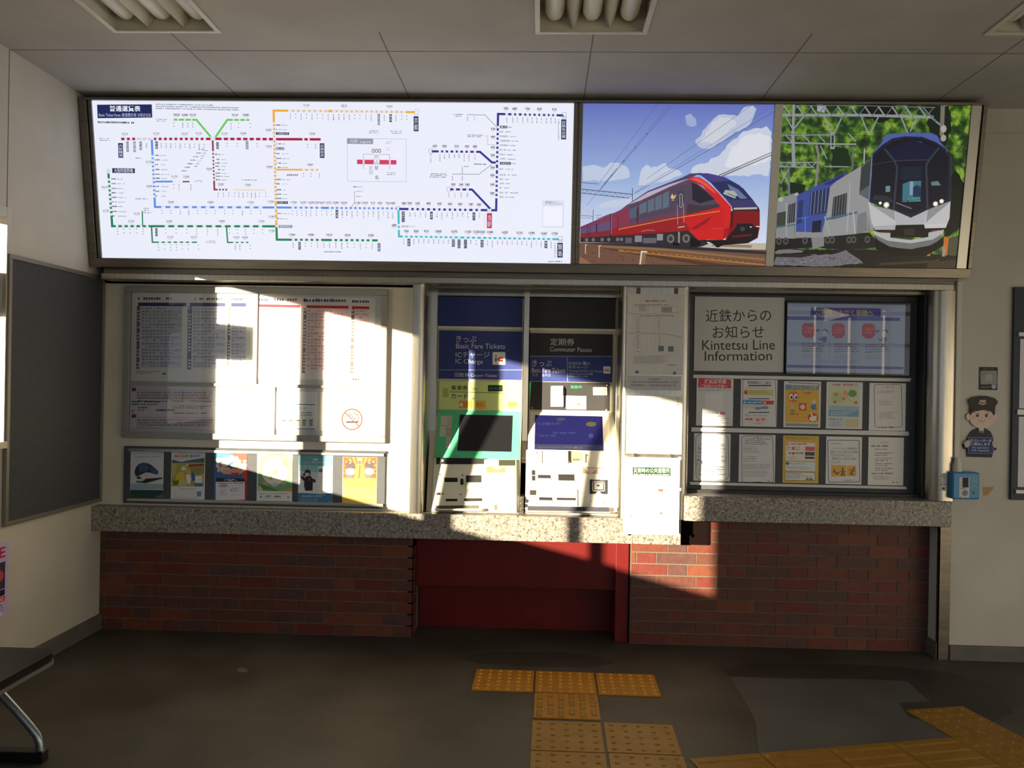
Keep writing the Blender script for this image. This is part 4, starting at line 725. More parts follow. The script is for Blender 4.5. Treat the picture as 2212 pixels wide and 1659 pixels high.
b.greek(1130, 204, 1400, 224, 1, (70, 76, 110), .9); b.greek(1440, 208, 1745, 230, 1, (60, 66, 96), .9); b.greek(1770, 214, 1890, 234, 1, (60, 66, 96), .9)
for x, c in ((1178, (70, 110, 190)), (1520, (70, 110, 190)), (1624, (70, 110, 190)), (1440, (60, 60, 70))): b.rect(x, 205, x+18, 228, c)
RD = (206, 34, 46)
b.poly([(1128, 246), (1416, 250), (1416, 268), (1128, 264)], RD); b.poly([(1462, 252), (1748, 254), (1748, 274), (1462, 270)], RD); b.poly([(1770, 256), (1888, 258), (1888, 276), (1770, 274)], RD)
for x0, x1 in ((1112, 1130), (1436, 1456), (1764, 1784)): b.poly([(x0+4, 275), (x1+4, 275), (x1-2, 714), (x0-4, 714)], (120, 104, 100)); b.greek(x0+4, 280, x1-2, 710, 19, (226, 220, 218), .5, 2, 0)
for x0, x1 in ((1136, 1416), (1460, 1748), (1790, 1888)):
    for k in range(19):
        b.rect(x0, 280+k*22, x1, 302+k*22, (228, 206, 206) if k % 2 else (236, 222, 220))
    b.greek(x0+6, 284, x1-4, 700, 19, (196, 164, 164), .45, 2.6, .4)
b.greek(1775, 745, 1835, 765, 1, (90, 90, 96), .9)
b.build('timetable', None, 'paper timetable with red column headings in the notice case', 'timetable', None)
b = sheet([(260, 808), (832, 815), (826, 1098), (256, 1086)], YS_, Z5, (226, 222, 224))
for y in (815, 995): b.rect(266, y, 296, y+12, (190, 60, 50)); b.rect(266, y+12, 296, y+24, (110, 70, 60))
for y0, y1 in ((842, 896), (1030, 1080)):
    b.poly([(300, y0-24), (826, y0-16), (826, y1+10), (300, y1)], (214, 204, 208))
    b.greek(304, y0, 822, y1, 3, (130, 112, 124), .6, .8, .05)
for a, c in ((305, 505), (540, 616), (668, 812)): b.line([(a, 904), (c, 908)], 4, (60, 54, 64))
b.line([(612, 905), (616, 838)], 5, (190, 40, 80)); b.line([(504, 904), (520, 820)], 4, (120, 110, 124)); b.greek(265, 905, 500, 940, 2, (60, 56, 66), .6); b.greek(310, 945, 380, 980, 2, (60, 56, 66), .6); b.greek(545, 935, 822, 960, 2, (70, 66, 76), .6); b.greek(430, 960, 560, 975, 1, (60, 56, 66), .9)
b.greek(262, 965, 298, 988, 2, (150, 60, 50), .6); b.line([(300, 1086), (826, 1100)], 4, (90, 84, 94)); b.greek(550, 982, 780, 994, 1, (60, 56, 66), .8)
b.build('fare_notice', None, 'pale fare notice with small red and brown tables, lower left in the notice case', 'notice', None)
b = sheet([(845, 818), (1218, 824), (1212, 1104), (840, 1096)], YS_, Z5, (236, 234, 226))
b.text('新 線 のご案内', 934, 990, 1056, 1008, (110, 106, 100)); b.greek(930, 1050, 1080, 1080, 2, (226, 222, 212)); b.build('paper_notice', None, 'plain cream paper notice with one short line of text in the notice case', 'notice', None)
b = sheet([(1246, 838), (1535, 842), (1530, 1104), (1242, 1096)], YS_, Z5, (234, 234, 232))
for y in (925, 1092): b.line([(1288, y), (1516, y+5)], 6, (70, 110, 170))
b.text('お 知 ら せ', 1350, 944, 1455, 964, (70, 96, 150)); b.greek(1420, 980, 1500, 1012, 2, (120, 130, 160))
for k in range(5): b.rect(1293+46*k, 1044, 1318+46*k, 1076, (206, 200, 176) if k < 3 else (170, 172, 168)); b.rect(1292+46*k, 1034, 1320+46*k, 1041, (60, 60, 60))
b.build('paper_notice', None, 'white paper notice with two blue rules and a row of small squares', 'notice', None)
b = sheet([(1556, 842), (1934, 850), (1928, 1116), (1550, 1104)], YS_, Z5, (240, 238, 230))
OR = (168, 62, 30)
n = 28; b.line([(1770+68*math.cos(2*math.pi*k/n), 1030+70*math.sin(2*math.pi*k/n)) for k in range(n)], 9, OR, True); b.rect(1728, 1043, 1812, 1054, (40, 34, 30)); b.line([(1722, 982), (1818, 1080)], 8, OR)
b.line([(1752, 980), (1754, 1000), (1772, 1008), (1780, 1022), (1800, 1026)], 5, (40, 34, 30)); b.line([(1786, 980), (1790, 996), (1812, 1002), (1814, 1026)], 5, (40, 34, 30)); b.line([(1806, 1030), (1814, 1046)], 4, (40, 34, 30))
b.build('no_smoking_notice', None, 'cream notice with an orange ringed crossed out cigarette in the case', 'notice', None)
# ------------------------------------------------------------------ leaflet rail under the case
G = Board([(220, 187), (1998, 250), (1992, 645), (220, 572)], (0, YP-0.012, 0), z=Z6)
rack = thing('poster_rail', 'long shallow dark backed poster rail with aluminium lips above the granite counter', 'poster holder', G.mid())
m = MB(); G.fbox(G.u0, G.u1, G.v0+0.012, G.v1-0.012, -0.0118, 0.0, DGREY, m); m.build('back_board', rack)
m = MB(); G.fbox(G.u0-0.004, G.u1+0.004, G.v1-0.012, G.v1, -0.0118, 0.006, DGREY, m); G.fbox(G.u0+0.02, G.u1-0.006, G.v1-0.030, G.v1-0.012, 0.0045, 0.012, ALU, m); m.build('top_lip', rack, 0.002, 'aluminium upper lip')
m = MB(); G.fbox(G.u0-0.004, G.u1+0.004, G.v0, G.v0+0.012, -0.0118, 0.006, DGREY, m); G.fbox(G.u0+0.02, G.u1-0.006, G.v0+0.012, G.v0+0.030, 0.0045, 0.012, ALU, m); m.build('bottom_lip', rack, 0.002, 'aluminium lower lip')
m = MB(); G.fbox(G.u0-0.004, G.u0+0.02, G.v0+0.012, G.v1-0.012, 0.0, 0.006, DGREY, m); m.build('end_piece', rack)
YQ = YP-0.0128; RG = 'posters in the rail under the notice case'
def cols(b, xs, y0, y1, c): [b.rect(a, y0, q, y1, c) for a, q in xs]
ZA = (260, 960, 7.373); ZB = (540, 970, 7.135)
b = sheet([(168, 85), (700, 100), (672, 862), (150, 835)], YQ-0.0005, ZA, (206, 212, 218)); b.poly([(160, 85), (700, 98), (698, 170), (160, 150)], (186, 198, 206)); b.greek(215, 185, 640, 215, 1, (150, 156, 166), .8, .9, 0)
b.poly([(225, 440), (245, 370), (285, 320), (350, 292), (430, 300), (500, 335), (600, 430), (605, 470), (560, 490), (450, 500), (270, 520), (235, 490)], (44, 56, 82)); b.poly([(290, 330), (350, 300), (420, 308), (455, 360), (440, 430), (300, 440)], (70, 92, 118)); b.poly([(455, 340), (600, 430), (604, 466), (500, 480)], (66, 82, 140))
b.poly([(270, 510), (400, 450), (470, 455), (660, 515), (540, 545), (400, 548), (262, 545)], (208, 206, 206)); b.poly([(262, 515), (320, 515), (330, 545), (262, 550)], (40, 38, 40)); b.poly([(400, 548), (660, 535), (676, 552), (520, 590), (400, 620), (250, 605), (252, 585), (340, 590)], (52, 46, 52)); b.poly([(262, 560), (400, 550), (350, 590), (250, 580)], (190, 188, 190))
b.poly([(160, 620), (690, 640), (680, 720), (158, 720)], (150, 176, 186)); b.poly([(156, 720), (676, 735), (672, 862), (150, 835)], (34, 68, 80)); b.poly([(156, 790), (300, 770), (480, 800), (300, 835), (152, 835)], (44, 84, 50)); b.poly([(560, 830), (672, 790), (672, 862), (560, 858)], (60, 110, 130))
b.build('leaflet_poster', None, 'pale poster of a dark rounded train nose, first in the rail from the left wall', 'poster', RG)
b = sheet([(818, 105), (1352, 118), (1340, 905), (798, 878)], YQ-0.0005, ZA, (224, 226, 232)); b.poly([(830, 110), (1350, 120), (1344, 250), (826, 250)], (196, 206, 226))
for x, c in zip(range(872, 1260, 40), ((226, 90, 100), (230, 130, 60), (226, 160, 60), (150, 190, 70), (90, 170, 90), (220, 190, 70), (110, 170, 90), (90, 150, 210), (120, 140, 210), (150, 150, 200))): b.rrect(x, 165+random.uniform(-6, 6), x+30, 205, 8, c)
b.greek(918, 140, 1060, 156, 1, (230, 150, 110), .9)
b.poly([(826, 238), (960, 275), (1090, 250), (1340, 215), (1340, 300), (826, 300)], (78, 104, 70)); b.poly([(940, 280), (1200, 255), (1330, 270), (1200, 310), (980, 310)], (84, 110, 140)); b.poly([(822, 290), (1340, 290), (1330, 670), (812, 660)], (168, 168, 84)); b.poly([(1080, 320), (1338, 306), (1338, 335), (1090, 348)], (160, 50, 46)); b.poly([(1050, 350), (1338, 340), (1330, 470), (1180, 480)], (150, 142, 84)); b.poly([(820, 300), (900, 300), (880, 480), (818, 520)], (190, 190, 120))
b.poly([(890, 480), (960, 420), (1020, 440), (1030, 540), (1000, 660), (870, 640)], (214, 190, 80)); b.ell(1005, 380, 40, 34, (232, 228, 220)); b.ell(1060, 330, 20, 18, (226, 220, 214)); b.poly([(1040, 480), (1110, 470), (1130, 560), (1100, 640), (1050, 600)], (234, 232, 232)); b.poly([(1130, 420), (1185, 480), (1190, 560), (1130, 590)], (70, 104, 160)); b.ell(1078, 420, 42, 52, (196, 184, 120)); b.rect(994, 570, 1022, 606, (200, 60, 40)); b.poly([(930, 560), (1060, 580), (1050, 660), (900, 650)], (200, 200, 130)); b.rrect(1192, 500, 1312, 612, 14, (236, 238, 240)); b.rect(1180, 615, 1316, 672, (80, 126, 168)); b.text('おトク', 1235, 550, 1300, 572, (90, 96, 110)); b.poly([(830, 570), (940, 570), (910, 640), (850, 640)], (96, 116, 54)); b.poly([(1290, 460), (1336, 470), (1330, 660), (1312, 640)], (206, 176, 70))
b.greek(930, 695, 1250, 720, 2, (140, 142, 156)); [b.frame(862+130*k, 740, 930+130*k, 820, 4, (196, 198, 208)) for k in range(3)]; b.rect(1218, 750, 1288, 834, (100, 150, 190)); b.greek(840, 838, 1310, 870, 2, (150, 152, 166))
b.build('leaflet_poster', None, 'green and yellow meadow outing poster with white lower third, second in the rail', 'poster', RG)
b = sheet([(1498, 118), (2022, 130), (2010, 915), (1484, 895)], YQ-0.0005, ZA, (60, 110, 170)); b.poly([(1500, 118), (1800, 124), (1700, 200), (1580, 180), (1510, 260)], (70, 176, 206)); b.poly([(1760, 124), (2022, 130), (2010, 915), (1740, 905), (1760, 860), (1960, 560), (1900, 300)], (214, 76, 60)); b.poly([(1486, 500), (1530, 440), (1700, 480), (1530, 560), (1530, 880), (1486, 895)], (64, 108, 176)); b.poly([(1960, 560), (2016, 580), (2010, 915), (1740, 905), (1980, 880)], (196, 50, 60))
rnd = random.Random(4)
for k in range(46): b.ell(rnd.uniform(1540, 1980), rnd.uniform(230, 420), rnd.uniform(20, 48), rnd.uniform(18, 40), rnd.choice(((240, 226, 214), (244, 214, 196), (236, 200, 180), (244, 240, 232), (226, 190, 170), (236, 222, 186))), 9)
for k in range(9): b.ell(1640+k*26, 215-abs(k-5)*-8+rnd.uniform(-20, 10), 36, 34, (246, 236, 226), 9)
b.poly([(1600, 400), (1900, 380), (1960, 440), (1900, 480), (1640, 470)], (236, 170, 140)); b.rect(1760, 450, 1890, 486, (206, 70, 50)); b.ell(1880, 350, 40, 26, (236, 200, 120)); b.ell(1910, 395, 34, 18, (160, 206, 200))
b.poly([(1530, 530), (1975, 548), (1972, 602), (1528, 590)], (44, 42, 46)); b.text('伊勢志摩へ', 1646, 545, 1856, 588, (232, 230, 230), 0.02, 4); b.rrect(1518, 594, 1982, 884, 14, (226, 226, 234)); b.greek(1560, 606, 1960, 628, 1, (70, 70, 80), .8, .8, 0); b.ell(1640, 656, 76, 26, (170, 172, 166)); b.rect(1588, 706, 1692, 818, (210, 211, 216)); b.greek(1748, 690, 1940, 762, 3, (90, 90, 100), .5); b.greek(1748, 796, 1930, 812, 1, (180, 176, 186), .7)
b.build('leaflet_poster', None, 'blue and red crowd poster with black band above white box, third in the rail', 'poster', RG)
b = sheet([(112, 70), (662, 86), (645, 862), (100, 838)], YQ-0.0005, ZB, (228, 230, 230)); b.poly([(130, 70), (662, 86), (650, 660), (120, 640)], (120, 176, 130)); fl = [(130, 200), (150, 110), (300, 80), (540, 90), (660, 170), (660, 560), (560, 640), (380, 600), (240, 560), (120, 500)]; b.poly([(130, 76), (240, 76), (140, 160)], (226, 228, 180)); b.poly([(560, 84), (662, 86), (660, 170)], (226, 230, 196)); b.poly([(110, 560), (240, 600), (150, 650), (110, 640)], (196, 206, 180)); b.poly([(500, 650), (648, 600), (648, 664)], (206, 170, 70)); b.poly([(130, 520), (240, 560), (440, 640), (400, 650), (200, 620)], (80, 136, 76))
b.ell(380, 350, 198, 205, (240, 238, 220)); b.ell(540, 230, 36, 32, (226, 170, 80)); b.text('まわる', 512, 220, 568, 238, (236, 220, 180))
for x, y, r, c in ((292, 360, 34, (206, 220, 130)), (398, 354, 44, (200, 222, 110)), (320, 450, 28, (190, 216, 90)), (470, 450, 28, (226, 226, 180)), (480, 374, 22, (228, 230, 190))): b.ell(x, y, r, r, c)
b.greek(280, 220, 470, 300, 2, (222, 222, 176), .6); b.ell(235, 530, 50, 22, (226, 150, 140)); b.ell(520, 530, 44, 22, (226, 160, 150)); b.ell(385, 550, 50, 30, (196, 214, 206)); b.ell(215, 625, 12, 10, (190, 90, 60)); b.ell(318, 622, 12, 10, (190, 90, 60)); b.greek(140, 678, 590, 700, 1, (130, 136, 140), .8, .8, 0); b.greek(205, 712, 330, 734, 1, (50, 52, 56), 1, .7, 0); b.greek(370, 720, 495, 742, 1, (50, 52, 56), 1, .7, 0); b.rect(150, 715, 190, 744, (140, 170, 176)); b.rect(575, 730, 605, 765, (170, 172, 176)); b.greek(205, 748, 500, 764, 1, (150, 154, 160), .8); b.poly([(140, 790), (605, 808), (605, 822), (140, 804)], (74, 140, 116))
b.build('leaflet_poster', None, 'green poster with one large cream circle, fourth in the rail', 'poster', RG)
b = sheet([(752, 92), (1284, 105), (1268, 878), (735, 855)], YQ-0.0005, ZB, (226, 232, 234)); b.poly([(752, 92), (1284, 105), (1282, 330), (750, 330)], (104, 164, 176)); b.poly([(750, 240), (1282, 260), (1280, 400), (748, 340)], (150, 192, 198)); b.poly([(748, 330), (1280, 380), (1276, 470), (746, 420)], (196, 216, 220)); b.poly([(980, 146), (1054, 150), (1044, 176), (972, 174)], (214, 220, 222)); b.text('かんたん・便利な予約サービス', 790, 184, 1240, 222, (206, 224, 228), 0, 6)
b.rrect(1048, 265, 1228, 690, 30, (236, 238, 238)); b.ell(1086, 330, 32, 32, (64, 130, 170)); b.text('IC', 1072, 320, 1100, 340, (230, 236, 240)); b.poly([(735, 672), (800, 672), (1100, 694), (1276, 680), (1268, 878), (735, 855)], (66, 124, 170)); b.greek(790, 708, 1190, 745, 2, (190, 212, 226), .6); b.greek(780, 765, 1120, 820, 3, (150, 180, 206), .5)
b.poly([(840, 440), (900, 400), (950, 430), (968, 520), (962, 640), (850, 640), (832, 560)], (46, 40, 44)); b.poly([(780, 420), (830, 370), (850, 390), (832, 440), (860, 470), (840, 500), (790, 450)], (50, 44, 48)); b.poly([(950, 440), (985, 470), (1000, 450), (1014, 510), (985, 516), (950, 490)], (50, 44, 48)); b.ell(888, 365, 48, 52, (58, 50, 54)); b.ell(884, 380, 34, 38, (216, 202, 198)); b.poly([(838, 350), (890, 320), (936, 360), (930, 420), (915, 370), (860, 360), (845, 400)], (58, 50, 54)); b.poly([(890, 450), (936, 445), (920, 495)], (170, 60, 80)); b.ell(812, 408, 16, 12, (216, 206, 202)); b.ell(985, 450, 12, 14, (216, 206, 202)); b.rect(1208, 815, 1256, 860, (150, 176, 190))
b.build('leaflet_poster', None, 'teal and blue poster with a woman in a black suit, fifth in the rail', 'poster', RG)
b = sheet([(1432, 120), (1962, 132), (1948, 898), (1418, 875)], YQ-0.0005, ZB, (228, 214, 178)); b.poly([(1440, 122), (1956, 134), (1950, 480), (1434, 470)], (206, 84, 46)); b.poly([(1436, 460), (1950, 480), (1946, 895), (1422, 874)], (232, 196, 96)); b.poly([(1434, 440), (1950, 450), (1948, 600), (1432, 580)], (222, 140, 76))
for k in range(14):
    a = math.pi*(k+.5)/14+math.pi; x = 1690+300*math.cos(a); y = 400+300*math.sin(a); b.poly([(1690, 420), (max(1440, min(1952, x-14)), max(128, y)), (max(1440, min(1952, x+18)), max(128, y+6))], (236, 186, 76))
b.poly([(1610, 420), (1640, 250), (1690, 190), (1740, 250), (1770, 420), (1800, 500), (1580, 500)], (240, 200, 80))
for cx, sg in ((1545, 1), (1838, -1)):
    b.ell(cx, 345, 72, 58, (226, 196, 180)); b.poly([(cx-80, 262), (cx-60, 205), (cx, 192), (cx+60, 208), (cx+84, 268), (cx, 280)], (84, 74, 82)); b.poly([(cx-70, 268), (cx, 282), (cx+82, 270), (cx+66, 298), (cx-56, 290)], (64, 56, 64)); b.ell(cx, 216, 12, 10, (226, 214, 190)); b.poly([(cx-70, 390), (cx+30, 400), (cx+20, 450), (cx-60, 440)], (110, 100, 112)); b.ell(cx-20, 348, 6, 5, (120, 90, 80)); b.ell(cx+22, 348, 6, 5, (120, 90, 80))
b.ell(1690, 160, 36, 20, (228, 220, 210)); b.ell(1688, 204, 28, 24, (110, 90, 70)); b.line([(1694, 255), (1692, 310), (1684, 400), (1676, 440)], 20, (196, 76, 40)); b.greek(1500, 490, 1880, 545, 2, (206, 150, 80), .5); b.greek(1450, 600, 1920, 800, 8, (222, 176, 84), .35)
b.build('leaflet_poster', None, 'orange sunburst poster with two cartoon guards in caps, last in the rail', 'poster', RG)
# ------------------------------------------------------------------ ticket machines in the steel bay
Z7 = (880, 590, 4.608); Z8 = (880, 800, 4.608); Z9 = (930, 980, 11.06); Z10 = (1130, 970, 10.288)
YU = 0.22; YM = 0.05; YL = -0.02
MX = {1: (U(930, 1100, y=YL).x, U(1117, 1100, y=YL).x), 2: (U(1146, 1100, y=YL).x, U(1322, 1100, y=YL).x)}
def bounds(a, b): return a.x, b.x
zt1 = U(1035, 888, y=YU).z; zb1 = U(1035, 991, y=YM).z; zt2 = U(1240, 889, y=YU).z; zb2 = U(1240, 975, y=YM).z; z0 = 0.743
STL2 = STEEL
def machine(n, label, loc): return thing('ticket_machine', label, 'ticket machine', loc, None)
def body(root, x0, x1, zt, zb, mt):
    m = MB(); m.prism([(0.5, z0), (YL+0.004, z0), (YM+0.004, zb), (YU+0.004, zt), (YU+0.004, 2.018), (0.5, 2.018)][::-1], x0, x1, mt); return m.build('body', root)
def plane(yt, zt_, yb, zb_): return (0, yb, zb_), (0, yt-yb, zt_-zb_)
BLUE = (48, 62, 128); TW = (206, 208, 214); GN_ = (92, 204, 150); LIME = (206, 222, 142); OFFW = (234, 230, 208); CHAR = (50, 50, 52)
# --- machine with the green surround
ux0, ux1 = U(937, 760, y=YU).x, U(1131, 760, y=YU).x
M1 = machine(1, 'ticket machine with a green screen surround and lime sign, left of the two', (0.5*(ux0+ux1), 0.2, z0))
body(M1, ux0+0.002, ux1-0.004, zt1, zb1, mat('machine_beige', (196, 190, 170), 0.5))
b = Board([(948, 618), (1130, 621), (1127, 706), (946, 704)], (0, YU, 0)); b.slab(0.006, BLUE); b.build('blank_panel', M1)
m = MB(); b.fbox(b.u0-0.012, b.u1+0.004, b.v0-0.016, b.v0-0.002, -0.003, 0.012, CREAM, m); m.build('panel_rail', M1, 0.002)
b = Board([(315, 565), (1145, 585), (1135, 1062), (315, 1050)], (0, YU-0.001, 0), z=Z7); b.slab(0.004, BLUE); b.clip = True
b.text('きっぷ', 486, 620, 690, 688, TW, 0, 4); b.text('Basic Fare Tickets', 486, 700, 974, 750, TW, 0, 6); b.text('ICチャージ', 484, 783, 822, 842, TW, 0, 4); b.text('IC Charge', 484, 855, 756, 912, TW, 0, 6)
b.rrect(852, 788, 978, 914, 8, (226, 226, 224))
def iclogo(b, x0, y0, x1, y1):
    w = x1-x0; h = y1-y0; P = lambda u, v: (x0+u*w, y0+v*h)
    b.poly([P(.05, .35), P(.25, .3), P(.25, 1), P(.05, 1)], (96, 84, 60)); b.poly([P(0, .05), P(.1, -.15), P(.22, -.15), P(.3, .05), P(.15, .2)], (120, 130, 130)); RDc = (206, 40, 40)
    b.poly([P(1, .25), P(1, .5), P(.62, .5), P(.55, .6), P(.62, .72), P(1, .72), P(1, .98), P(.55, .98), P(.36, .8), P(.36, .45), P(.55, .25)], RDc); b.rect(x0+.82*w, y0+.98*h, x0+.92*w, y0+1.06*h, RDc)
iclogo(b, 872, 825, 956, 882)
b.rect(315, 962, 1138, 968, (150, 160, 200)); b.text('回数券', 478, 990, 620, 1034, TW, 0, 3); b.text('Coupon Tickets', 636, 1002, 894, 1040, TW, 0, 4); b.build('sign_panel', M1)
b = Board([(316, 105), (1136, 118), (1128, 402), (312, 386)], (0, YU, 0), z=Z8); b.slab(0.006, LIME); b.clip = True
b.text('乗車券', 434, 148, 602, 198, (40, 42, 36), .01, 3); b.text('Ticket', 624, 168, 696, 194, (70, 74, 56), 0, 2); b.line([(422, 214), (962, 227)], 5, (50, 52, 44)); b.text('カード', 434, 230, 600, 282, (40, 42, 36), .01, 2); b.text('Card', 618, 262, 670, 290, (70, 74, 56), 0, 1)
b.rrect(802, 147, 948, 210, 6, (22, 30, 26)); GLOW = mat('green_lamp', (40, 190, 100), 0.4, em=0.6); b.text('発売中', 812, 164, 938, 194, mat('dim_green', (24, 110, 70), 0.4, em=0.25)); b.rect(350, 178, 408, 268, (170, 184, 110)); b.line([(985, 125), (978, 390)], 3, (160, 170, 110))
b.rrect(512, 302, 644, 378, 6, (226, 160, 60)); b.ell(536, 342, 16, 18, (236, 230, 220)); b.greek(552, 310, 636, 372, 4, (150, 84, 40), .5, .8); b.rrect(676, 302, 778, 382, 6, (230, 170, 66)); b.greek(682, 330, 770, 362, 2, (150, 90, 40), .5, .8)
for r, y in enumerate((158, 196, 240, 286)):
    for x in (1018, 1074): b.ell(x, y, 24 if r < 2 else 17, 13 if r < 2 else 17, (226, 226, 214)); b.greek(x-17, y-5, x+17, y+5, 1, (120, 120, 112), .9, .7, 0)
b.rrect(1000, 316, 1088, 360, 5, (230, 164, 60)); b.greek(1006, 324, 1082, 352, 2, (150, 84, 40), .6, .8); b.text('が使えます', 1000, 368, 1082, 386, (70, 74, 56)); b.build('lime_panel', M1)
b = Board([(313, 394), (1135, 410), (1113, 884), (270, 866)], *plane(YU, zt1, YM, zb1), z=Z8); b.slab(0.006, GN_); b.clip = True
for x, y in ((322, 398), (1118, 418), (1098, 866)): b.ell(x, y, 6, 5, (120, 130, 110))
for x0, y0, x1, y1 in ((336, 450, 400, 548), (326, 554, 388, 660)): b.poly([(x0, y0), (x1, y0), (x1-6, y1), (x0-6, y1)], (206, 200, 190))
for k in range(8): y = 452+k*41; b.poly([(404-k*3, y), (448-k*3, y), (446-k*3, y+36), (400-k*3, y+36)], (206, 200, 190) if k < 3 or k > 4 else (206, 166, 150)); b.greek(410-k*3, y+8, 440-k*3, y+28, 2, (150, 140, 126), .5, .8)
b.build('screen_surround', M1)
s_ = b; b2 = Board([(524, 442), (1050, 453), (1030, 812), (498, 800)], *plane(YU, zt1, YM, zb1), z=Z8); b2.O = b2.O + b2.n*0.003; b2.slab(0.0025, BLACK); b2.mb.face([b2.w(b2.u0, b2.v0, .0002), b2.w(b2.u1, b2.v0, .0002), b2.w(b2.u1, b2.v1, .0002), b2.w(b2.u0, b2.v1, .0002)], mat('dark_screen', (30, 31, 34), 0.18)); b2.build('screen', M1)
OW = mat('machine_white', OFFW, 0.45); BK = (30, 28, 27)
lo = Board([(90, 100), (2120, 140), (2080, 1490), (20, 1420)], *plane(YM, zb1, YL, z0), z=Z9); lo.v0 = 0.003; lo.slab(0.006, OW); lo.clip = True
lo.build('lower_panel', M1)
m = MB(); lo.box(150, 102, 1360, 252, 0.0, 0.012, BK, m); m.build('black_strip', M1, 0.002)
m = MB(); lo.knob(296, 176, 0.0072, 0.012, 0.016, (206, 204, 200), m); m.build('lock', M1, label='round silver lock')
m = MB(); lo.box(1280, 140, 2060, 1480, 0.0005, 0.024, OW, m, 0.01); blk = m.build('reader_block', M1, 0.003)
m = MB(); lo.box(1380, 150, 1610, 285, 0.0242, 0.0262, (196, 196, 190), m); kp = m.build('keypad', blk)
for r in range(4):
    for c in range(3): m = MB(); lo.box(1410+64*c, 166+29*r, 1456+64*c, 188+29*r, 0.0262, 0.0285, (150, 152, 156), m); m.build('key', kp)
m = MB(); lo.box(1630, 158, 2030, 300, 0.0242, 0.0252, (44, 50, 32), m); m.build('display', blk)
m = MB(); f2 = (150, 122, 90); lo.box(1330, 315, 2010, 470, 0.0242, 0.0252, (190, 160, 96), m); lo.box(1350, 330, 1780, 455, 0.0253, 0.026, f2, m); m.mats; q = [lo.at(1470, 345, .0262), lo.at(1600, 405, .0262), lo.at(1740, 345, .0262)]; m.face(q, mat('tan', (196, 178, 160), .5)); m.build('coin_tray', blk)
m = MB(); lo.box(1790, 335, 1995, 470, 0.0253, 0.0258, (232, 228, 214), m); m.build('card_reader', blk)
m = MB(); lo.box(1520, 1228, 1584, 1362, 0.0242, 0.0252, (110, 100, 84), m); m.build('key_plate', blk)
def slot(name, root, brd, x0, y0, x1, y1, lip=True, d=0.010, col=BK):
    m = MB(); brd.box(x0, y0, x1, y1, 0.0005, d*.4, col, m)
    if lip: brd.box(x0-8, y1, x1+8, y1+22, 0.0005, d, OW, m); brd.box(x0-8, y0-16, x1+8, y0, 0.0005, d*.7, OW, m)
    return m.build(name, root, 0.001)
slot('coin_slot', M1, lo, 330, 575, 640, 680); slot('note_slot', M1, lo, 840, 520, 1205, 690); slot('ticket_slot', M1, lo, 360, 1075, 630, 1135); slot('change_slot', M1, lo, 795, 1065, 1220, 1140)
m = MB(); lo.box(710, 600, 778, 740, 0.0005, 0.004, BK, m); m.build('button', M1)
m = MB(); lo.box(836, 722, 1205, 850, 0.0005, 0.008, OW, m); nb = m.build('note_guide', M1, 0.002)
m = MB(); lo.box(140, 925, 235, 980, 0.0005, 0.002, (60, 40, 34), m); m.build('name_plate', M1)
for x, y in ((228, 495), (762, 512), (292, 955), (718, 972)): m = MB(); m.face([lo.at(x-18, y-26, .001), lo.at(x-18, y+26, .001), lo.at(x+22, y, .001)], ink(BK)); m.build('arrow_mark', M1)
m = MB(); lo.box(120, 1235, 1130, 1330, 0.0005, 0.004, (96, 92, 72), m); lo.box(120, 1322, 1240, 1332, 0.0005, 0.06, (96, 92, 72), m); m.build('tray_floor', M1)
m = MB(); lo.box(120, 1330, 1240, 1395, 0.0005, 0.072, OW, m); m.build('tray_lip', M1, 0.004)
# --- pass machine with the black and white front
ux0, ux1 = U(1143, 760, y=YU).x, U(1333, 760, y=YU).x
M2 = machine(2, 'ticket machine with a black upper panel and pale white front, right of the two', (0.5*(ux0+ux1), 0.2, z0))
body(M2, ux0+0.004, ux1-0.004, zt2, zb2, mat('machine_beige', (196, 190, 170), 0.5))
b = Board([(1144, 621), (1332, 623), (1328, 710), (1142, 708)], (0, YU, 0)); b.slab(0.006, CHAR); b.build('blank_panel', M2)
m = MB(); b.fbox(b.u0-0.004, b.u1+0.004, b.v0-0.016, b.v0-0.002, -0.003, 0.012, CREAM, m); m.build('panel_rail', M2, 0.002)
b = Board([(1222, 595), (2050, 610), (2032, 1085), (1214, 1078)], (0, YU-0.001, 0), z=Z7); b.slab(0.004, CHAR); b.clip = True
b.text('定期券', 1426, 648, 1668, 720, TW, 0, 3); b.text('Commuter Passes', 1422, 736, 1840, 780, TW, 0, 6); b.rect(1216, 828, 2050, 1085, BLUE); b.rect(1216, 826, 2050, 833, (140, 150, 190)); b.rect(1593, 838, 1600, 1078, (140, 150, 190))
b.text('きっぷ', 1242, 868, 1440, 930, TW, 0, 2); b.text('Basic Fare Tickets', 1240, 945, 1576, 992, TW, 0, 3); b.text('车票　승차권', 1242, 1002, 1426, 1032, (150, 154, 180)); b.text('ICOCA 購入', 1612, 880, 1826, 914, TW, 0, 2); b.text('ICチャージ', 1612, 922, 1796, 952, TW, 0, 2); b.text('Purchase ICOCA / IC Charge', 1612, 964, 1936, 990, (180, 184, 204), 0, 2); b.text('购买ICOCA卡 / IC卡充值', 1612, 994, 1846, 1012, TW, 0, 2); b.text('ICOCA 구매 / IC 충전', 1612, 1018, 1796, 1034, TW, 0, 2)
b.rrect(1950, 928, 2020, 998, 5, (226, 226, 224)); iclogo(b, 1962, 948, 2008, 978); b.build('sign_panel', M2)
b = Board([(1218, 112), (2022, 128), (2006, 402), (1222, 392)], (0, YU, 0), z=Z8); b.slab(0.006, CHAR); b.clip = True
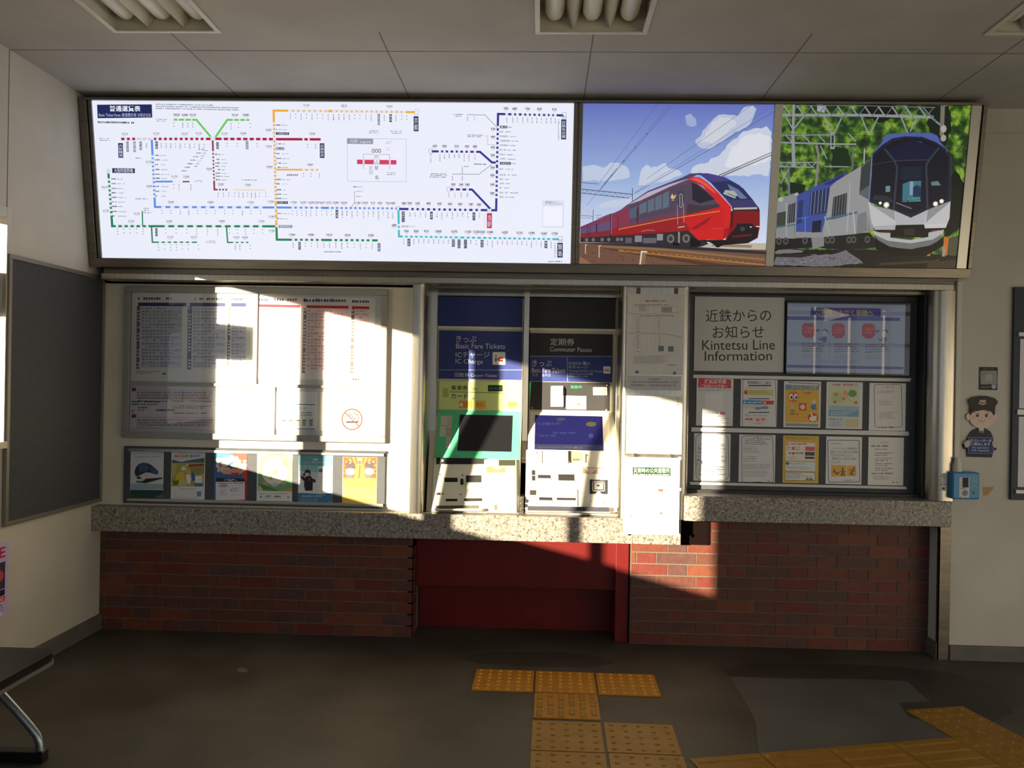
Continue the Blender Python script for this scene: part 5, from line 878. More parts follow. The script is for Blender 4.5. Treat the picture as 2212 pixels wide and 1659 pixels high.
b.text('取扱中', 1630, 152, 1742, 182, mat('green_text', (30, 210, 110), 0.4, em=0.9)); b.poly([(1214, 118), (1228, 118), (1222, 300), (1212, 300)], mat('green_strip', (20, 170, 80), 0.4, em=0.6))
for x, y in ((1990, 150), (1976, 392), (1246, 376)): b.ell(x, y, 8, 8, (190, 180, 160))
b.build('black_panel', M2)
m = MB(); b.box(1430, 155, 1560, 365, 0.0005, 0.016, (206, 204, 198), m); hn = m.build('handset', M2, 0.005); m = MB(); b.box(1480, 165, 1556, 250, 0.0165, 0.032, (222, 218, 206), m, .1); m.build('earpiece', hn, 0.006)
m = MB(); b.box(1852, 168, 1992, 250, 0.0005, 0.010, (214, 212, 206), m); cv = m.build('camera_cover', M2, 0.003); m = MB(); b.box(1865, 180, 1980, 240, 0.0102, 0.0112, (150, 148, 146), m); m.build('window', cv)
bb_ = Board([(1580, 252), (1782, 256), (1780, 390), (1580, 388)], (0, YU-0.003, 0), z=Z8); bb_.slab(0.0022, (232, 230, 222)); bb_.greek(1618, 296, 1690, 318, 2, (190, 150, 140), .6, .8); bb_.ell(1705, 338, 10, 10, (226, 70, 40)); bb_.ell(1718, 338, 10, 10, (236, 160, 50)); bb_.build('card_label', M2)
PW = mat('machine_pale', (232, 228, 218), 0.4)
b = Board([(1224, 408), (2010, 424), (2016, 830), (1210, 800)], *plane(YU, zt2, YM, zb2), z=Z8); b.slab(0.006, PW)
b.build('screen_surround', M2)
b2 = Board([(1274, 445), (1944, 462), (1948, 800), (1262, 790)], *plane(YU, zt2, YM, zb2), z=Z8, em=0.30, rough=0.2); b2.base = 0.3; b2.O = b2.O + b2.n*0.003; b2.slab(0.0025, (44, 44, 112)); b2.clip = True
b2.ell(1534, 490, 46, 18, (70, 70, 96)); b2.ell(1832, 540, 52, 24, (96, 96, 70)); b2.text('タッチ決済 タッチで', 1302, 520, 1530, 550, (96, 100, 160)); b2.text('the easy way!', 1450, 612, 1680, 640, (84, 88, 150)); b2.text('Tap to ride', 1300, 640, 1480, 668, (84, 88, 150)); b2.poly([(1264, 740), (1948, 744), (1948, 800), (1262, 790)], (76, 78, 112)); b2.rect(1656, 764, 1694, 782, (120, 116, 60)); b2.rect(1704, 764, 1740, 782, (96, 100, 120)); b2.greek(1300, 764, 1640, 780, 1, (100, 104, 140), .8); b2.ell(1830, 655, 24, 22, (70, 74, 140))
b2.build('screen', M2, 'dim blue touch screen')
l2 = Board([(80, 30), (1960, 45), (1940, 1480), (30, 1470)], *plane(YM, zb2, YL, z0), z=Z10); l2.v0 = 0.003; l2.slab(0.006, PW); l2.clip = True; l2.build('lower_panel', M2)
m = MB(); l2.box(215, 40, 430, 325, 0.0005, 0.024, PW, m, .06); hs = m.build('receipt_cover', M2, 0.004); m = MB(); l2.knob(318, 105, 0.004, 0.024, 0.028, (214, 60, 36), m); m.build('red_button', hs)
m = MB(); l2.box(440, 30, 1020, 320, 0.0005, 0.034, PW, m, .05); m.build('receipt_hood', M2, 0.006)
m = MB(); l2.box(1022, 60, 1330, 275, 0.0005, 0.004, (150, 140, 116), m); bx = m.build('tray_recess', M2, 0.001); m = MB(); [l2.box(1110+52*k, 215, 1150+52*k, 255, 0.0042, 0.006, (96, 88, 72), m) for k in range(3)]; m.build('key_row', bx)
m = MB(); l2.box(1335, 100, 1390, 300, 0.0005, 0.014, PW, m); l2.knob(1405, 130, 0.0035, 0.0005, 0.016, (150, 148, 140), m); m.build('hinge', M2, 0.002)
m = MB(); l2.box(1320, 400, 1845, 540, 0.0005, 0.003, (170, 148, 130), m); m.face([l2.at(1360, 412, .0034), l2.at(1465, 528, .0034), l2.at(1540, 528, .0034), l2.at(1650, 420, .0034)], mat('peach', (224, 204, 184), .5)); tr = m.build('coin_tray', M2, 0.001); m = MB(); l2.box(1665, 430, 1832, 535, 0.0034, 0.005, (226, 220, 206), m); m.build('tray_label', tr)
for k in range(2): m = MB(); l2.box(196, 480+122*k, 268, 590+122*k, 0.0005, 0.003, BK, m); m.build('lens', M2, 0.0015)
slot('coin_slot', M2, l2, 330, 585, 610, 660, True, .012); slot('note_slot', M2, l2, 785, 565, 1135, 705, True, .014); slot('ticket_slot', M2, l2, 350, 1080, 640, 1150, True, .010); slot('change_slot', M2, l2, 745, 1085, 1165, 1140, True, .014)
m = MB(); l2.box(145, 925, 285, 1035, 0.0005, 0.003, (48, 38, 32), m); m.build('sensor', M2)
m = MB(); [l2.box(x0, 975, x1, 1025, 0.0005, 0.006, (244, 240, 226), m) for x0, x1 in ((330, 680), (775, 1130))]; m.build('tray_label', M2)
m = MB(); l2.box(300, 890, 1195, 905, 0.0005, 0.010, PW, m); l2.box(1190, 900, 1204, 1270, 0.0005, 0.010, PW, m); m.build('tray_edge', M2, 0.001)
pd = Board([(1490, 675), (1882, 682), (1868, 1002), (1482, 996)], *plane(YM, zb2, YL, z0), z=Z10); pd.O = pd.O + pd.n*0.004; pd.slab(0.0035, (42, 42, 44)); pd.greek(1530, 684, 1830, 702, 1, (170, 170, 170), .8, .7, 0); pd.rframe(1545, 730, 1808, 932, 22, 14, (226, 222, 212)); pd.rrect(1572, 752, 1780, 900, 8, (150, 148, 146)); pd.rect(1640, 792, 1698, 834, (46, 44, 44)); pd.poly([(1672, 925), (1740, 994), (1604, 992)], (206, 204, 200)); pd.build('contactless_pad', M2)
for x, y, c in ((1516, 1150, (120, 186, 226)), (1632, 1150, (216, 212, 200)), (1796, 1178, (110, 110, 120))): m = MB(); l2.knob(x, y, 0.0035, 0.0005, 0.005, c, m); m.build('round_button', M2)
m = MB(); l2.box(90, 1285, 1890, 1375, 0.0005, 0.04, (60, 62, 72), m); m.build('dark_strip', M2, 0.001)
m = MB(); l2.box(60, 1380, 1930, 1430, 0.0005, 0.06, ALU, m); m.build('bottom_rail', M2, 0.002)
# steel frame of the bay
m = MB(); xa = U(1131, 760, y=0.12).x; xb = U(1142, 760, y=0.12).x; zc = U(1138, 990, y=0.06).z
m.prism([(0.21, 2.056), (0.11, 2.056), (0.11, zc+0.1), (0.05, zc-0.0), (0.065, zc-0.03), (0.21, zc+0.12)], xa, xb, STEEL); struct('trim_6', m, 0.002)
m = MB(); xc = U(930, 760, y=0.15).x; xd = U(944, 760, y=0.15).x; m.box(xc, xd-0.003, 0.15, 0.20, 0.745, 2.056, ALU); m.box(pr+0.001, xc, 0.19, 0.23, 0.745, 2.056, mat('bronze', (96, 80, 66), 0.5, 0.4)); struct('trim_7', m, 0.002)
m = MB(); xe = U(1333, 760, y=0.13).x; m.box(xe+0.004, p4l-0.001, 0.13, 0.20, 0.745, 2.056, ALU); struct('trim_7', m, 0.002)
m = MB(); m.box(pr+0.001, p4l-0.001, 0.18, 0.205, 2.025, 2.055, STEEL); m.box(pr, p4l, 0.206, 0.75, 2.022, 2.06, DARK); struct('trim_8', m, 0.002)
m = MB(); zz = U(1122, 1090, y=-0.06).z
for dz in (0.0, 0.032, 0.06): q = U(1124, 1100, y=-0.02); m.tube([(q.x+0.008, -0.02, 0.762+dz), (q.x+0.008, -0.045, 0.762+dz)], 0.011, mat('bolt', (90, 84, 78), .4, .6), 10)
q = U(1124, 1100, y=-0.02); m.box(q.x-0.004, q.x+0.02, -0.02, 0.1, 0.744, 0.842, STEEL); tag(m.build('lock_bracket'), 'small steel bracket with three round bolts between the ticket machines', 'bracket')
# ------------------------------------------------------------------ sheets on the steel pillar
ZP = (1320, 590, 5.53); ZQ = (1320, 860, 4.608)
YPP = -0.112
b = sheet([(222, 245), (885, 258), (850, 1215), (182, 1205)], YPP-0.001, ZP, (206, 202, 194), rough=0.12)
b.text('乗継割・特急乗継割引のご案内', 420, 322, 655, 342, (50, 50, 48), .01); b.greek(285, 372, 680, 384, 1, (110, 108, 104), .9, .8, 0); b.frame(268, 384, 800, 985, 2, (150, 148, 144)); b.line([(268, 400), (800, 400)], 2, (150, 148, 144)); b.line([(530, 384), (528, 985)], 2, (150, 148, 144)); b.poly([(610, 405), (735, 405), (733, 470), (608, 468)], (150, 150, 148)); b.greek(340, 392, 460, 462, 5, (90, 88, 84), .5)
for k in range(17): b.line([(268, 516+k*28), (796, 516+k*28)], 1.5, (166, 164, 160))
for x in (350, 428, 486, 620, 680, 740): b.line([(x, 512), (x-4, 985)], 1.5, (166, 164, 160))
b.greek(300, 524, 345, 960, 16, (110, 108, 104), .35, .8, .3); b.greek(560, 530, 606, 960, 16, (100, 98, 94), .35, .8, .4); b.greek(350, 505, 790, 520, 1, (120, 118, 114), .7, 3, 0); b.poly([(565, 868), (628, 868), (626, 930), (563, 930)], (96, 96, 96)); b.poly([(680, 872), (745, 872), (743, 935), (678, 935)], (96, 96, 96))
b.greek(262, 990, 690, 1085, 6, (100, 98, 94), .45, .7, .2); b.greek(672, 1092, 772, 1104, 1, (60, 58, 56), .9, .7, 0); b.rect(280, 1165, 320, 1198, (96, 98, 96)); b.rect(732, 1178, 768, 1210, (96, 98, 96))
WV = mat('wrinkle', (206, 202, 194), 0.12)
sh = b
def ridge(pts, w):
    top = [(x, y-w) for x, y in pts]; bot = [(x, y+w) for x, y in pts]
    for i in range(len(pts)-1):
        sh.mb.face([sh.at(*top[i], .0006), sh.at(*pts[i], .0032), sh.at(*pts[i+1], .0032), sh.at(*top[i+1], .0006)][::-1], WV, True); sh.mb.face([sh.at(*pts[i], .0032), sh.at(*bot[i], .0006), sh.at(*bot[i+1], .0006), sh.at(*pts[i+1], .0032)][::-1], WV, True)
ridge([(215, 470), (300, 490), (450, 484), (600, 494), (740, 478), (870, 460)], 12); ridge([(210, 720), (330, 712), (500, 718), (650, 724), (760, 742), (850, 765)], 11)
sh.build('fare_sheet', None, 'glossy wrinkled fare table sheet taped high on the steel pillar', 'sheet')
for x0, x1 in ((305, 352), (758, 802)):
    q0 = U(1320+x0/5.53, 590+150/5.53, y=YPP-0.001); q1 = U(1320+x1/5.53, 590+150/5.53, y=YPP-0.001); zt = 2.055; zb = U(1320+x0/5.53, 590+250/5.53, y=YPP-0.001).z
    m = MB(); m.box(q0.x, q1.x, YPP-0.0035, YPP-0.0005, zb+0.002, zt, mat('brown_tape', (96, 74, 66), 0.5)); tag(m.build('tape_strip'), 'brown hanging strip above the glossy fare sheet, %s one' % ('left' if x0 < 500 else 'right'), 'strip')
b = sheet([(196, 1222), (842, 1232), (832, 1400), (188, 1395)], YPP-0.001, ZP, (196, 196, 198)); b.text('お忘れ物連絡先', 450, 1256, 590, 1280, (80, 80, 84)); b.greek(240, 1292, 805, 1312, 1, (130, 130, 134), .9, .8, 0); b.greek(240, 1330, 790, 1350, 1, (130, 130, 134), .9, .8, 0); b.build('paper_notice', None, 'small pale grey notice strip under the glossy fare sheet', 'notice')
b = sheet([(176, -25), (714, -12), (698, 560), (130, 552)], YPP-0.004, ZQ, (238, 236, 228), t=0.0035); b.greek(520, 2, 630, 20, 2, (180, 176, 170), .5); [b.rect(660, 2+28*k, 680, 10+28*k, (140, 136, 130)) for k in range(4)]; b.rframe(150, -10, 706, 548, 6, 4, (224, 220, 206)); b.build('whiteboard_sheet', None, 'blank looking cream white board on the steel pillar above the shelter poster', 'sheet')
YSP = -0.155
b = sheet([(140, 585), (696, 598), (664, 1362), (118, 1352)], YSP, ZQ, (240, 238, 232), t=0.002)
b.poly([(220, 688), (600, 694), (597, 778), (217, 770)], (16, 66, 30)); b.text('災害時の公共避難所', 228, 696, 590, 744, (244, 244, 232), 0, 4); b.text('Public refuge at the time of the disaster', 228, 750, 588, 774, (230, 236, 220), 0, 4)
b.text('飯野 学校', 290, 788, 372, 802, (110, 108, 100)); b.text('飯野 公園', 466, 792, 566, 806, (110, 108, 100)); b.greek(220, 832, 310, 844, 1, (170, 140, 130), .9, .7, 0); b.greek(388, 836, 456, 848, 1, (170, 140, 130), .9, .7, 0); b.greek(496, 840, 600, 852, 1, (150, 150, 140), .9, .7, 0)
b.rrect(470, 908, 520, 932, 8, (206, 84, 66)); b.poly([(500, 932), (518, 932), (514, 944)], (206, 84, 66)); b.line([(532, 950), (526, 990), (510, 1015)], 8, (216, 224, 120)); b.ell(502, 1018, 5, 6, (110, 110, 100)); b.line([(366, 1084), (400, 1124), (424, 1136), (430, 1165), (432, 1192)], 5, (140, 146, 170)); b.line([(398, 1128), (425, 1130)], 5, (120, 120, 120)); b.line([(436, 1196), (460, 1222)], 2, (190, 190, 200)); b.line([(212, 1166), (300, 1156)], 4, (226, 228, 180)); b.rect(188, 1168, 210, 1196, (110, 140, 90)); b.ell(496, 1150, 13, 14, (80, 120, 80)); b.line([(508, 1150), (522, 1156)], 3, (120, 150, 110)); b.rect(538, 1190, 608, 1254, (226, 224, 218))
sp = b.build('shelter_poster', None, 'white shelter map poster with a green heading hanging over the granite counter edge', 'poster')
for (x, y) in ((138, 588), (692, 600), (120, 930), (686, 912), (662, 1362), (120, 1352)): m = MB(); q = b.at(x, y, .0005); m.box(q.x-0.009, q.x+0.009, q.y-0.0012, q.y, q.z-0.008, q.z+0.008, mat('clear_tape', (236, 234, 226), .2)); m.build('tape', sp)
for x in (232, 600): m = MB(); m.box(b.at(x, 590).x-0.004, b.at(x, 590).x+0.004, -0.153, -0.12, b.v1-0.02, b.v1+0.02, mat('brown_tape', (96, 74, 66), .5)); m.build('hanger', sp)
# ------------------------------------------------------------------ information board behind the raised counter
YI = 0.05
ix0 = p4r+0.002; ix1 = p5l-0.002
ib = thing('information_board', 'large dark grey information board recessed above the raised granite counter', 'board', ((ix0+ix1)/2, YI, 0.89))
m = MB(); m.box(ix0, ix1, YI, YI+0.05, 0.90, 2.04, DGREY); m.build('back_panel', ib)
m = MB(); m.box(ix0, ix1, YI-0.05, YI+0.05, 0.8845, 0.9, mat('dark_ledge', (44, 44, 46), .5)); m.build('ledge', ib)
m = MB(); m.box(ix0, ix1, 0.0, YI+0.05, 2.041, 2.057, mat('dark_ledge', (44, 44, 46), .5)); m.build('header', ib)
m = MB(); e0 = ix1-0.035; m.prism([(YI-0.002, 0.9), (YI-0.10, 0.9), (YI-0.10, 2.04), (YI-0.002, 2.04)], e0+0.025, ix1, mat('dark_ledge', (44, 44, 46), .5)); m.build('side_jamb', ib)
b = Board([(1502, 638), (1695, 645), (1692, 806), (1498, 799)], (0, YI-0.007, 0)); b.z = (1470, 590, 3.687)
GP = mat('grey_plate', (196, 196, 194), .45); fr_ = [(b.u0, b.v0), (b.u1, b.v0), (b.u1, b.v1), (b.u0, b.v1)]; b.slab(0.0066, GP); TK = (48, 50, 60)
b.text('近鉄からの', 202, 284, 722, 384, TK, 0, 6); b.text('お知らせ', 256, 414, 666, 516, TK, 0, 6); b.text('Kintetsu Line', 172, 528, 752, 606, TK, 0, 8); b.text('Information', 192, 616, 728, 694, TK, 0, 6)
tag(b.mb.build('sign_plate', None, 0.002), 'light grey plate lettered in Japanese and English at upper left of the information board', 'sign')
# television
ZT = (1690, 630, 7.135)
tv = Board([(76, 125), (1990, 185), (1965, 1320), (40, 1262)], (0, YI-0.024, 0), z=ZT)
T = thing('television', 'wide flat television showing a notice, set into the information board', 'television', tv.mid())
m = MB(); tv.fbox(tv.u0, tv.u1, tv.v0, tv.v1, -0.0235, -0.001, BLACK, m); m.build('bezel', T, 0.003)
s2 = Board([(88, 165), (1905, 215), (1870, 1275), (52, 1235)], (0, YI-0.0252, 0), z=ZT, em=0.17, rough=0.3); s2.base = 0.12; s2.slab(0.0005, (172, 182, 204)); s2.clip = True
s2.poly([(446, 236), (1530, 266), (1526, 405), (442, 372)], (72, 70, 158)); s2.poly([(60, 368), (1820, 412), (1816, 462), (60, 425)], (72, 70, 158)); s2.text('ご利用いただく皆様へ', 534, 262, 1408, 352, (214, 206, 60), .01, 24); s2.greek(566, 362, 1420, 376, 1, (226, 226, 236), .9, 1.2, 0)
s2.poly([(70, 1120), (1860, 1165), (1858, 1205), (68, 1165)], (84, 84, 150)); s2.poly([(60, 1225), (1860, 1275), (1860, 1290), (52, 1250)], (60, 62, 70))
for x in (308, 770, 1235):
    y = (x-308)*.02; c = (190, 48, 66); s2.rrect(x, 500+y, x+200, 672+y, 16, c); s2.poly([(x+35, 476+y), (x+165, 478+y), (x+178, 505+y), (x+22, 502+y)], c); s2.poly([(x+20, 668+y), (x+180, 672+y), (x+150, 706+y), (x+50, 704+y)], c); s2.line([(x, 706+y), (x+180, 712+y)], 4, (110, 110, 126)); s2.text('ご理解' if x < 400 else 'ご協力', x+22, 536+y, x+176, 590+y, (220, 170, 60)); s2.greek(x+40, 610+y, x+150, 624+y, 1, (226, 180, 190), .9, .8, 0)
for dx in (0, 920):
    y = dx*.02; s2.ell(552+dx, 594+y, 34, 22, (104, 116, 140)); s2.poly([(618+dx, 604+y), (640+dx, 570+y), (690+dx, 574+y), (716+dx, 604+y), (712+dx, 640+y), (690+dx, 606+y)], (84, 94, 120)); s2.ell(655+dx, 634+y, 36, 40, (196, 196, 208)); s2.poly([(540+dx, 692+y), (600+dx, 724+y), (630+dx, 690+y), (690+dx, 690+y), (694+dx, 720+y), (672+dx, 778+y), (626+dx, 776+y), (624+dx, 745+y), (590+dx, 748+y)], (74, 98, 160))
s2.line([(746, 478), (728, 1040)], 5, (120, 126, 144)); s2.line([(1190, 490), (1176, 1050)], 3, (140, 146, 164))
for x in (302, 805, 1280): y = (x-302)*.02; s2.greek(x, 790+y, x+385, 936+y, 4, (90, 92, 112), .5, .8, .15); s2.greek(x, 828+y, x+180, 846+y, 1, (180, 60, 80), 1, .8, 0); s2.greek(x, 906+y, x+110, 926+y, 1, (180, 60, 80), 1, .8, 0); s2.greek(x, 955+y, x+320, 1035+y, 5, (130, 138, 156), .45, .8, .2)
s2.greek(420, 1062, 1250, 1110, 2, (130, 134, 156), .5, .7, .1)
s2.build('screen', T)
m = MB(); m.face([tv.w(tv.u0+.006, tv.v0+.006, .0028), tv.w(tv.u1-.006, tv.v0+.006, .0028), tv.w(tv.u1-.006, tv.v1-.006, .0028), tv.w(tv.u0+.006, tv.v1-.006, .0028)], glass('screen_glass', 0.01, 1.5)); m.build('screen_glass', T)
# notice rails and ten notices
ZN = (1470, 790, 3.687)
RW = mat('white_rail', (222, 222, 218), .35)
for i, (qd, lb) in enumerate((([(100, 64), (1830, 108), (1830, 132), (100, 92)], 'white notice rail along the top of the upper notice row'), ([(85, 484), (1815, 530), (1815, 564), (85, 518)], 'white double notice rail between the two notice rows'), ([(72, 924), (1795, 964), (1795, 984), (72, 942)], 'white notice rail along the bottom of the lower notice row'))):
    r = Board(qd, (0, YI, 0), z=ZN); m = MB(); r.fbox(r.u0, r.u1, r.v0, r.v1, 0.0005, 0.004, RW, m); g_ = 0.35 if i == 1 else 0.6; r.fbox(r.u0, r.u1, r.v0+(r.v1-r.v0)*(g_ if i < 2 else 0), r.v1-(r.v1-r.v0)*(0 if i == 0 else .35), 0.0040, 0.014, RW, m)
    tag(m.build('notice_rail', None, 0.001), lb, 'rail', 'notice rails on the information board')
LAM = 0.10
def note(quad): return sheet([(x, y) for x, y in quad], YI-0.0022, ZN, (220, 221, 224), t=0.0008, rough=0.28)
NG = 'notices on the information board'; TX = (76, 78, 88); TL = (130, 132, 142)
b = note([(133, 100), (428, 106), (410, 480), (120, 476)]); b.poly([(146, 100), (408, 110), (406, 182), (142, 174)], (206, 56, 66)); b.text('遅延証明書', 194, 106, 370, 142, (236, 226, 226), .01, 4); b.text('ご利用のお客様へ', 164, 148, 378, 176, (236, 226, 226), .01, 4); b.greek(150, 186, 400, 206, 2, TL, .5, .7); b.rect(196, 216, 340, 356, (232, 233, 236)); b.text('近鉄 遅延証明書', 172, 370, 300, 386, TX); b.rrect(314, 370, 352, 390, 5, (206, 56, 66)); b.text('検索', 320, 374, 346, 386, (236, 226, 226)); b.greek(160, 402, 390, 468, 4, TL, .4, .7, .3)
b.build('paper_notice', None, 'white notice with a red heading block, upper row, leftmost', 'notice', NG)
b = note([(480, 108), (775, 113), (764, 488), (478, 482)]); b.frame(494, 110, 760, 490, 4, (70, 78, 100)); b.text('振替輸送のご案内', 532, 122, 720, 146, TX, .01, 4); b.rect(540, 154, 722, 164, (60, 62, 70)); b.greek(510, 172, 740, 188, 2, TL, .4); b.poly([(502, 190), (742, 198), (740, 240), (500, 234)], (214, 200, 120)); b.rect(508, 200, 532, 228, (200, 60, 60)); b.greek(540, 202, 736, 234, 3, (150, 130, 70), .5, .7); b.rect(542, 262, 708, 270, (70, 72, 80)); b.poly([(496, 274), (650, 280), (648, 314), (494, 308)], (60, 140, 200)); b.poly([(652, 280), (744, 282), (742, 312), (650, 312)], (206, 50, 64)); b.ell(512, 292, 12, 12, (150, 196, 226)); b.text('×', 658, 286, 682, 308, (240, 220, 220), .02); b.greek(538, 288, 640, 302, 1, (226, 236, 244), .9, .7, 0); b.greek(500, 320, 740, 350, 2, TL, .4, .8)
for x, y in ((618, 342), (670, 338)): b.rrect(x-24, y-10, x+24, y+10, 4, (120, 140, 150))
b.rect(544, 370, 706, 378, (70, 72, 80)); b.rframe(518, 390, 548, 402, 4, 3, TX); b.line([(560, 400), (620, 396), (690, 400)], 3, TL); b.poly([(516, 422), (560, 422), (560, 416), (578, 428), (560, 438), (560, 432), (516, 432)], (206, 50, 60)); b.rrect(585, 408, 692, 454, 18, (236, 200, 204)); b.ell(616, 432, 14, 9, (206, 110, 120)); b.ell(658, 428, 16, 8, (206, 110, 120)); b.greek(580, 458, 660, 470, 1, (206, 140, 150), .8)
b.build('paper_notice', None, 'white notice with blue and red bars and a thin dark border, upper row', 'notice', NG)
b = note([(828, 122), (1125, 128), (1108, 494), (816, 490)]); b.poly([(838, 150), (1106, 160), (1104, 196), (836, 192)], (110, 146, 170)); b.text('スリにご注意', 880, 150, 1090, 186, (220, 200, 80), .01, 4); b.poly([(836, 192), (1106, 198), (1098, 456), (830, 452)], (226, 176, 50)); b.line([(866, 120), (866, 134), (1108, 146), (1108, 160)], 5, (60, 60, 56))
for k in range(12): a = k*math.pi/6; b.poly([(902, 248), (902+44*math.cos(a), 248+44*math.sin(a)), (902+44*math.cos(a+.3), 248+44*math.sin(a+.3))], (206, 50, 40))
for x in (882, 922): b.ell(x, 250, 17, 24, (240, 238, 230)); b.ell(x+3, 254, 9, 13, (30, 28, 28))
b.greek(985, 210, 1050, 228, 1, (190, 90, 40), .9); b.rect(944, 300, 1002, 358, (206, 56, 40)); b.ell(973, 330, 20, 20, (240, 214, 190)); b.ell(892, 328, 16, 18, (206, 190, 160)); b.poly([(876, 350), (908, 350), (914, 374), (880, 374)], (150, 140, 110)); b.ell(1062, 290, 16, 20, (220, 200, 180)); b.poly([(1034, 330), (1050, 308), (1078, 308), (1084, 352), (1046, 352)], (84, 130, 170)); b.ell(1052, 414, 40, 36, (206, 60, 40)); b.poly([(1030, 376), (1044, 374), (1052, 400), (1084, 400), (1078, 436), (1046, 446), (1022, 430), (1026, 412), (1042, 408)], (240, 234, 220)); b.greek(860, 378, 940, 392, 1, (90, 70, 40), .9); b.poly([(830, 456), (1098, 462), (1094, 488), (828, 484)], (216, 196, 110)); b.poly([(838, 460), (1090, 466), (1086, 484), (836, 478)], (120, 150, 176))
b.build('paper_notice', None, 'yellow warning notice with big cartoon eyes and a pointing hand, upper row', 'notice', NG)
b = note([(1165, 128), (1455, 133), (1443, 506), (1156, 500)]); b.poly([(1180, 136), (1430, 142), (1420, 496), (1172, 490)], (200, 210, 206)); b.greek(1200, 142, 1410, 160, 1, (206, 80, 90), 1, .9, 0); b.poly([(1184, 170), (1428, 176), (1424, 318), (1180, 312)], (206, 214, 170)); b.ell(1370, 222, 34, 30, (96, 150, 80)); b.poly([(1296, 196), (1330, 204), (1340, 240), (1310, 248), (1296, 220)], (226, 160, 80)); b.ell(1250, 250, 50, 46, (190, 200, 140)); b.line([(1290, 230), (1380, 300)], 16, (206, 196, 160))
for x, y in ((1228, 290), (1300, 264), (1398, 294), (1240, 230)): b.ell(x, y, 14, 12, (206, 110, 90))
b.poly([(1182, 318), (1424, 326), (1420, 358), (1180, 350)], (150, 186, 206)); b.poly([(1180, 352), (1420, 360), (1416, 408), (1178, 402)], (110, 160, 196)); b.greek(1190, 366, 1400, 400, 3, (220, 228, 236), .5, .7); b.rect(1180, 424, 1300, 490, (196, 206, 214)); b.greek(1184, 420, 1290, 432, 1, TX, .8); b.greek(1190, 440, 1290, 486, 4, TL, .5, .8); b.poly([(1310, 424), (1420, 428), (1416, 494), (1306, 490)], (206, 196, 150))
b.build('paper_notice', None, 'pastel green and blue picture notice, upper row, second from right', 'notice', NG)
b = note([(1508, 136), (1800, 142), (1786, 522), (1496, 514)]); b.rframe(1545, 150, 1762, 490, 14, 4, TX); b.text('ご 案 内', 1606, 160, 1700, 182, (150, 150, 156)); b.greek(1566, 200, 1730, 222, 2, (110, 112, 122), .45, .7); b.greek(1580, 280, 1720, 320, 3, TL, .4, .8, .4); b.greek(1580, 370, 1740, 430, 4, TL, .4, .8, .4); b.greek(1580, 484, 1692, 498, 1, TX, .9, .7, 0)
b.build('paper_notice', None, 'pale text notice in a glossy wrinkled sleeve, upper row, rightmost', 'notice', NG)
b = note([(112, 538), (403, 543), (391, 920), (99, 915)]); b.rframe(122, 546, 382, 912, 44, 4, TX, 6); b.text('ご 案 内', 214, 576, 300, 598, TX)
for k, t in enumerate(('列車の運行不能・遅延', '等が発生した場合、代替', '交通手段(タクシー・バス', 'など)の交通費および宿泊', '費等はお客さまのご負担', 'となります。')): b.text(t, 162-k*3+(-20 if k else 0), 617+k*31, (356+k*2) if k < 5 else 236, 641+k*31, TX, 0, 4)
b.greek(140, 802, 360, 880, 4, TX, .42, .8, .2); b.greek(190, 904, 330, 914, 1, TL, .8)
b.build('paper_notice', None, 'large print notice in a rounded frame, lower row, leftmost', 'notice', NG)
b = note([(470, 548), (762, 553), (746, 930), (460, 924)]); b.rframe(488, 560, 738, 930, 24, 4, TX, 5); b.text('ご 案 内', 584, 564, 648, 580, TX); b.greek(512, 580, 730, 636, 4, TX, .45, .7, .3); b.greek(502, 644, 640, 700, 4, TL, .4, .8, .3); b.greek(500, 722, 620, 776, 3, TL, .35, .8, .2); b.greek(498, 784, 720, 830, 4, TL, .45, .8, .1); b.greek(498, 838, 700, 890, 4, TL, .4, .8, .3); b.greek(690, 914, 714, 922, 1, TX, .9); b.greek(570, 922, 640, 932, 1, TX, .9)
b.build('paper_notice', None, 'small print notice in a rounded frame, lower row, second from left', 'notice', NG)
b = note([(820, 556), (1110, 560), (1091, 938), (809, 932)]); b.full((212, 176, 66)); b.text('改札を通過する荷物等について', 840, 566, 1084, 586, (120, 100, 50), 0, 4); b.poly([(840, 608), (1076, 616), (1070, 762), (836, 756)], (232, 222, 214)); b.rect(842, 612, 864, 636, (206, 60, 50)); b.text('×', 844, 614, 862, 634, (236, 230, 220), .02); b.greek(870, 616, 1010, 632, 1, (190, 90, 80), .9, .7, 0); b.poly([(996, 646), (1072, 648), (1070, 682), (994, 680)], (206, 90, 100)); b.poly([(994, 688), (1070, 690), (1068, 720), (992, 718)], (60, 58, 60)); b.poly([(992, 726), (1068, 728), (1066, 746), (990, 744)], (60, 58, 60)); b.greek(850, 648, 985, 680, 2, (170, 120, 110), .5); b.rect(890, 650, 906, 670, (190, 60, 60)); b.rect(892, 694, 904, 712, (190, 60, 60)); b.greek(850, 692, 985, 712, 1, TX, .6); b.greek(846, 728, 930, 750, 2, TL, .4)
b.poly([(836, 764), (1072, 772), (1068, 842), (834, 836)], (220, 228, 232)); b.ell(850, 780, 14, 14, (60, 110, 170)); b.text('持ち込めるもの', 868, 772, 990, 790, (60, 80, 120), 0, 2); b.greek(844, 806, 1050, 832, 2, TL, .5); b.poly([(832, 848), (1068, 856), (1064, 916), (830, 908)], (226, 228, 230)); b.frame(832, 850, 1066, 914, 3, TX); b.greek(840, 856, 990, 904, 4, TX, .5, .8); b.ell(1006, 884, 9, 11, (200, 190, 180)); b.poly([(992, 896), (1020, 896), (1016, 914), (994, 914)], (120, 130, 120)); b.ell(1034, 886, 9, 11, (200, 190, 180)); b.poly([(1022, 898), (1048, 898), (1046, 914), (1022, 914)], (90, 110, 90))
b.build('paper_notice', None, 'yellow baggage notice with white boxes and a red cross, lower row', 'notice', NG)
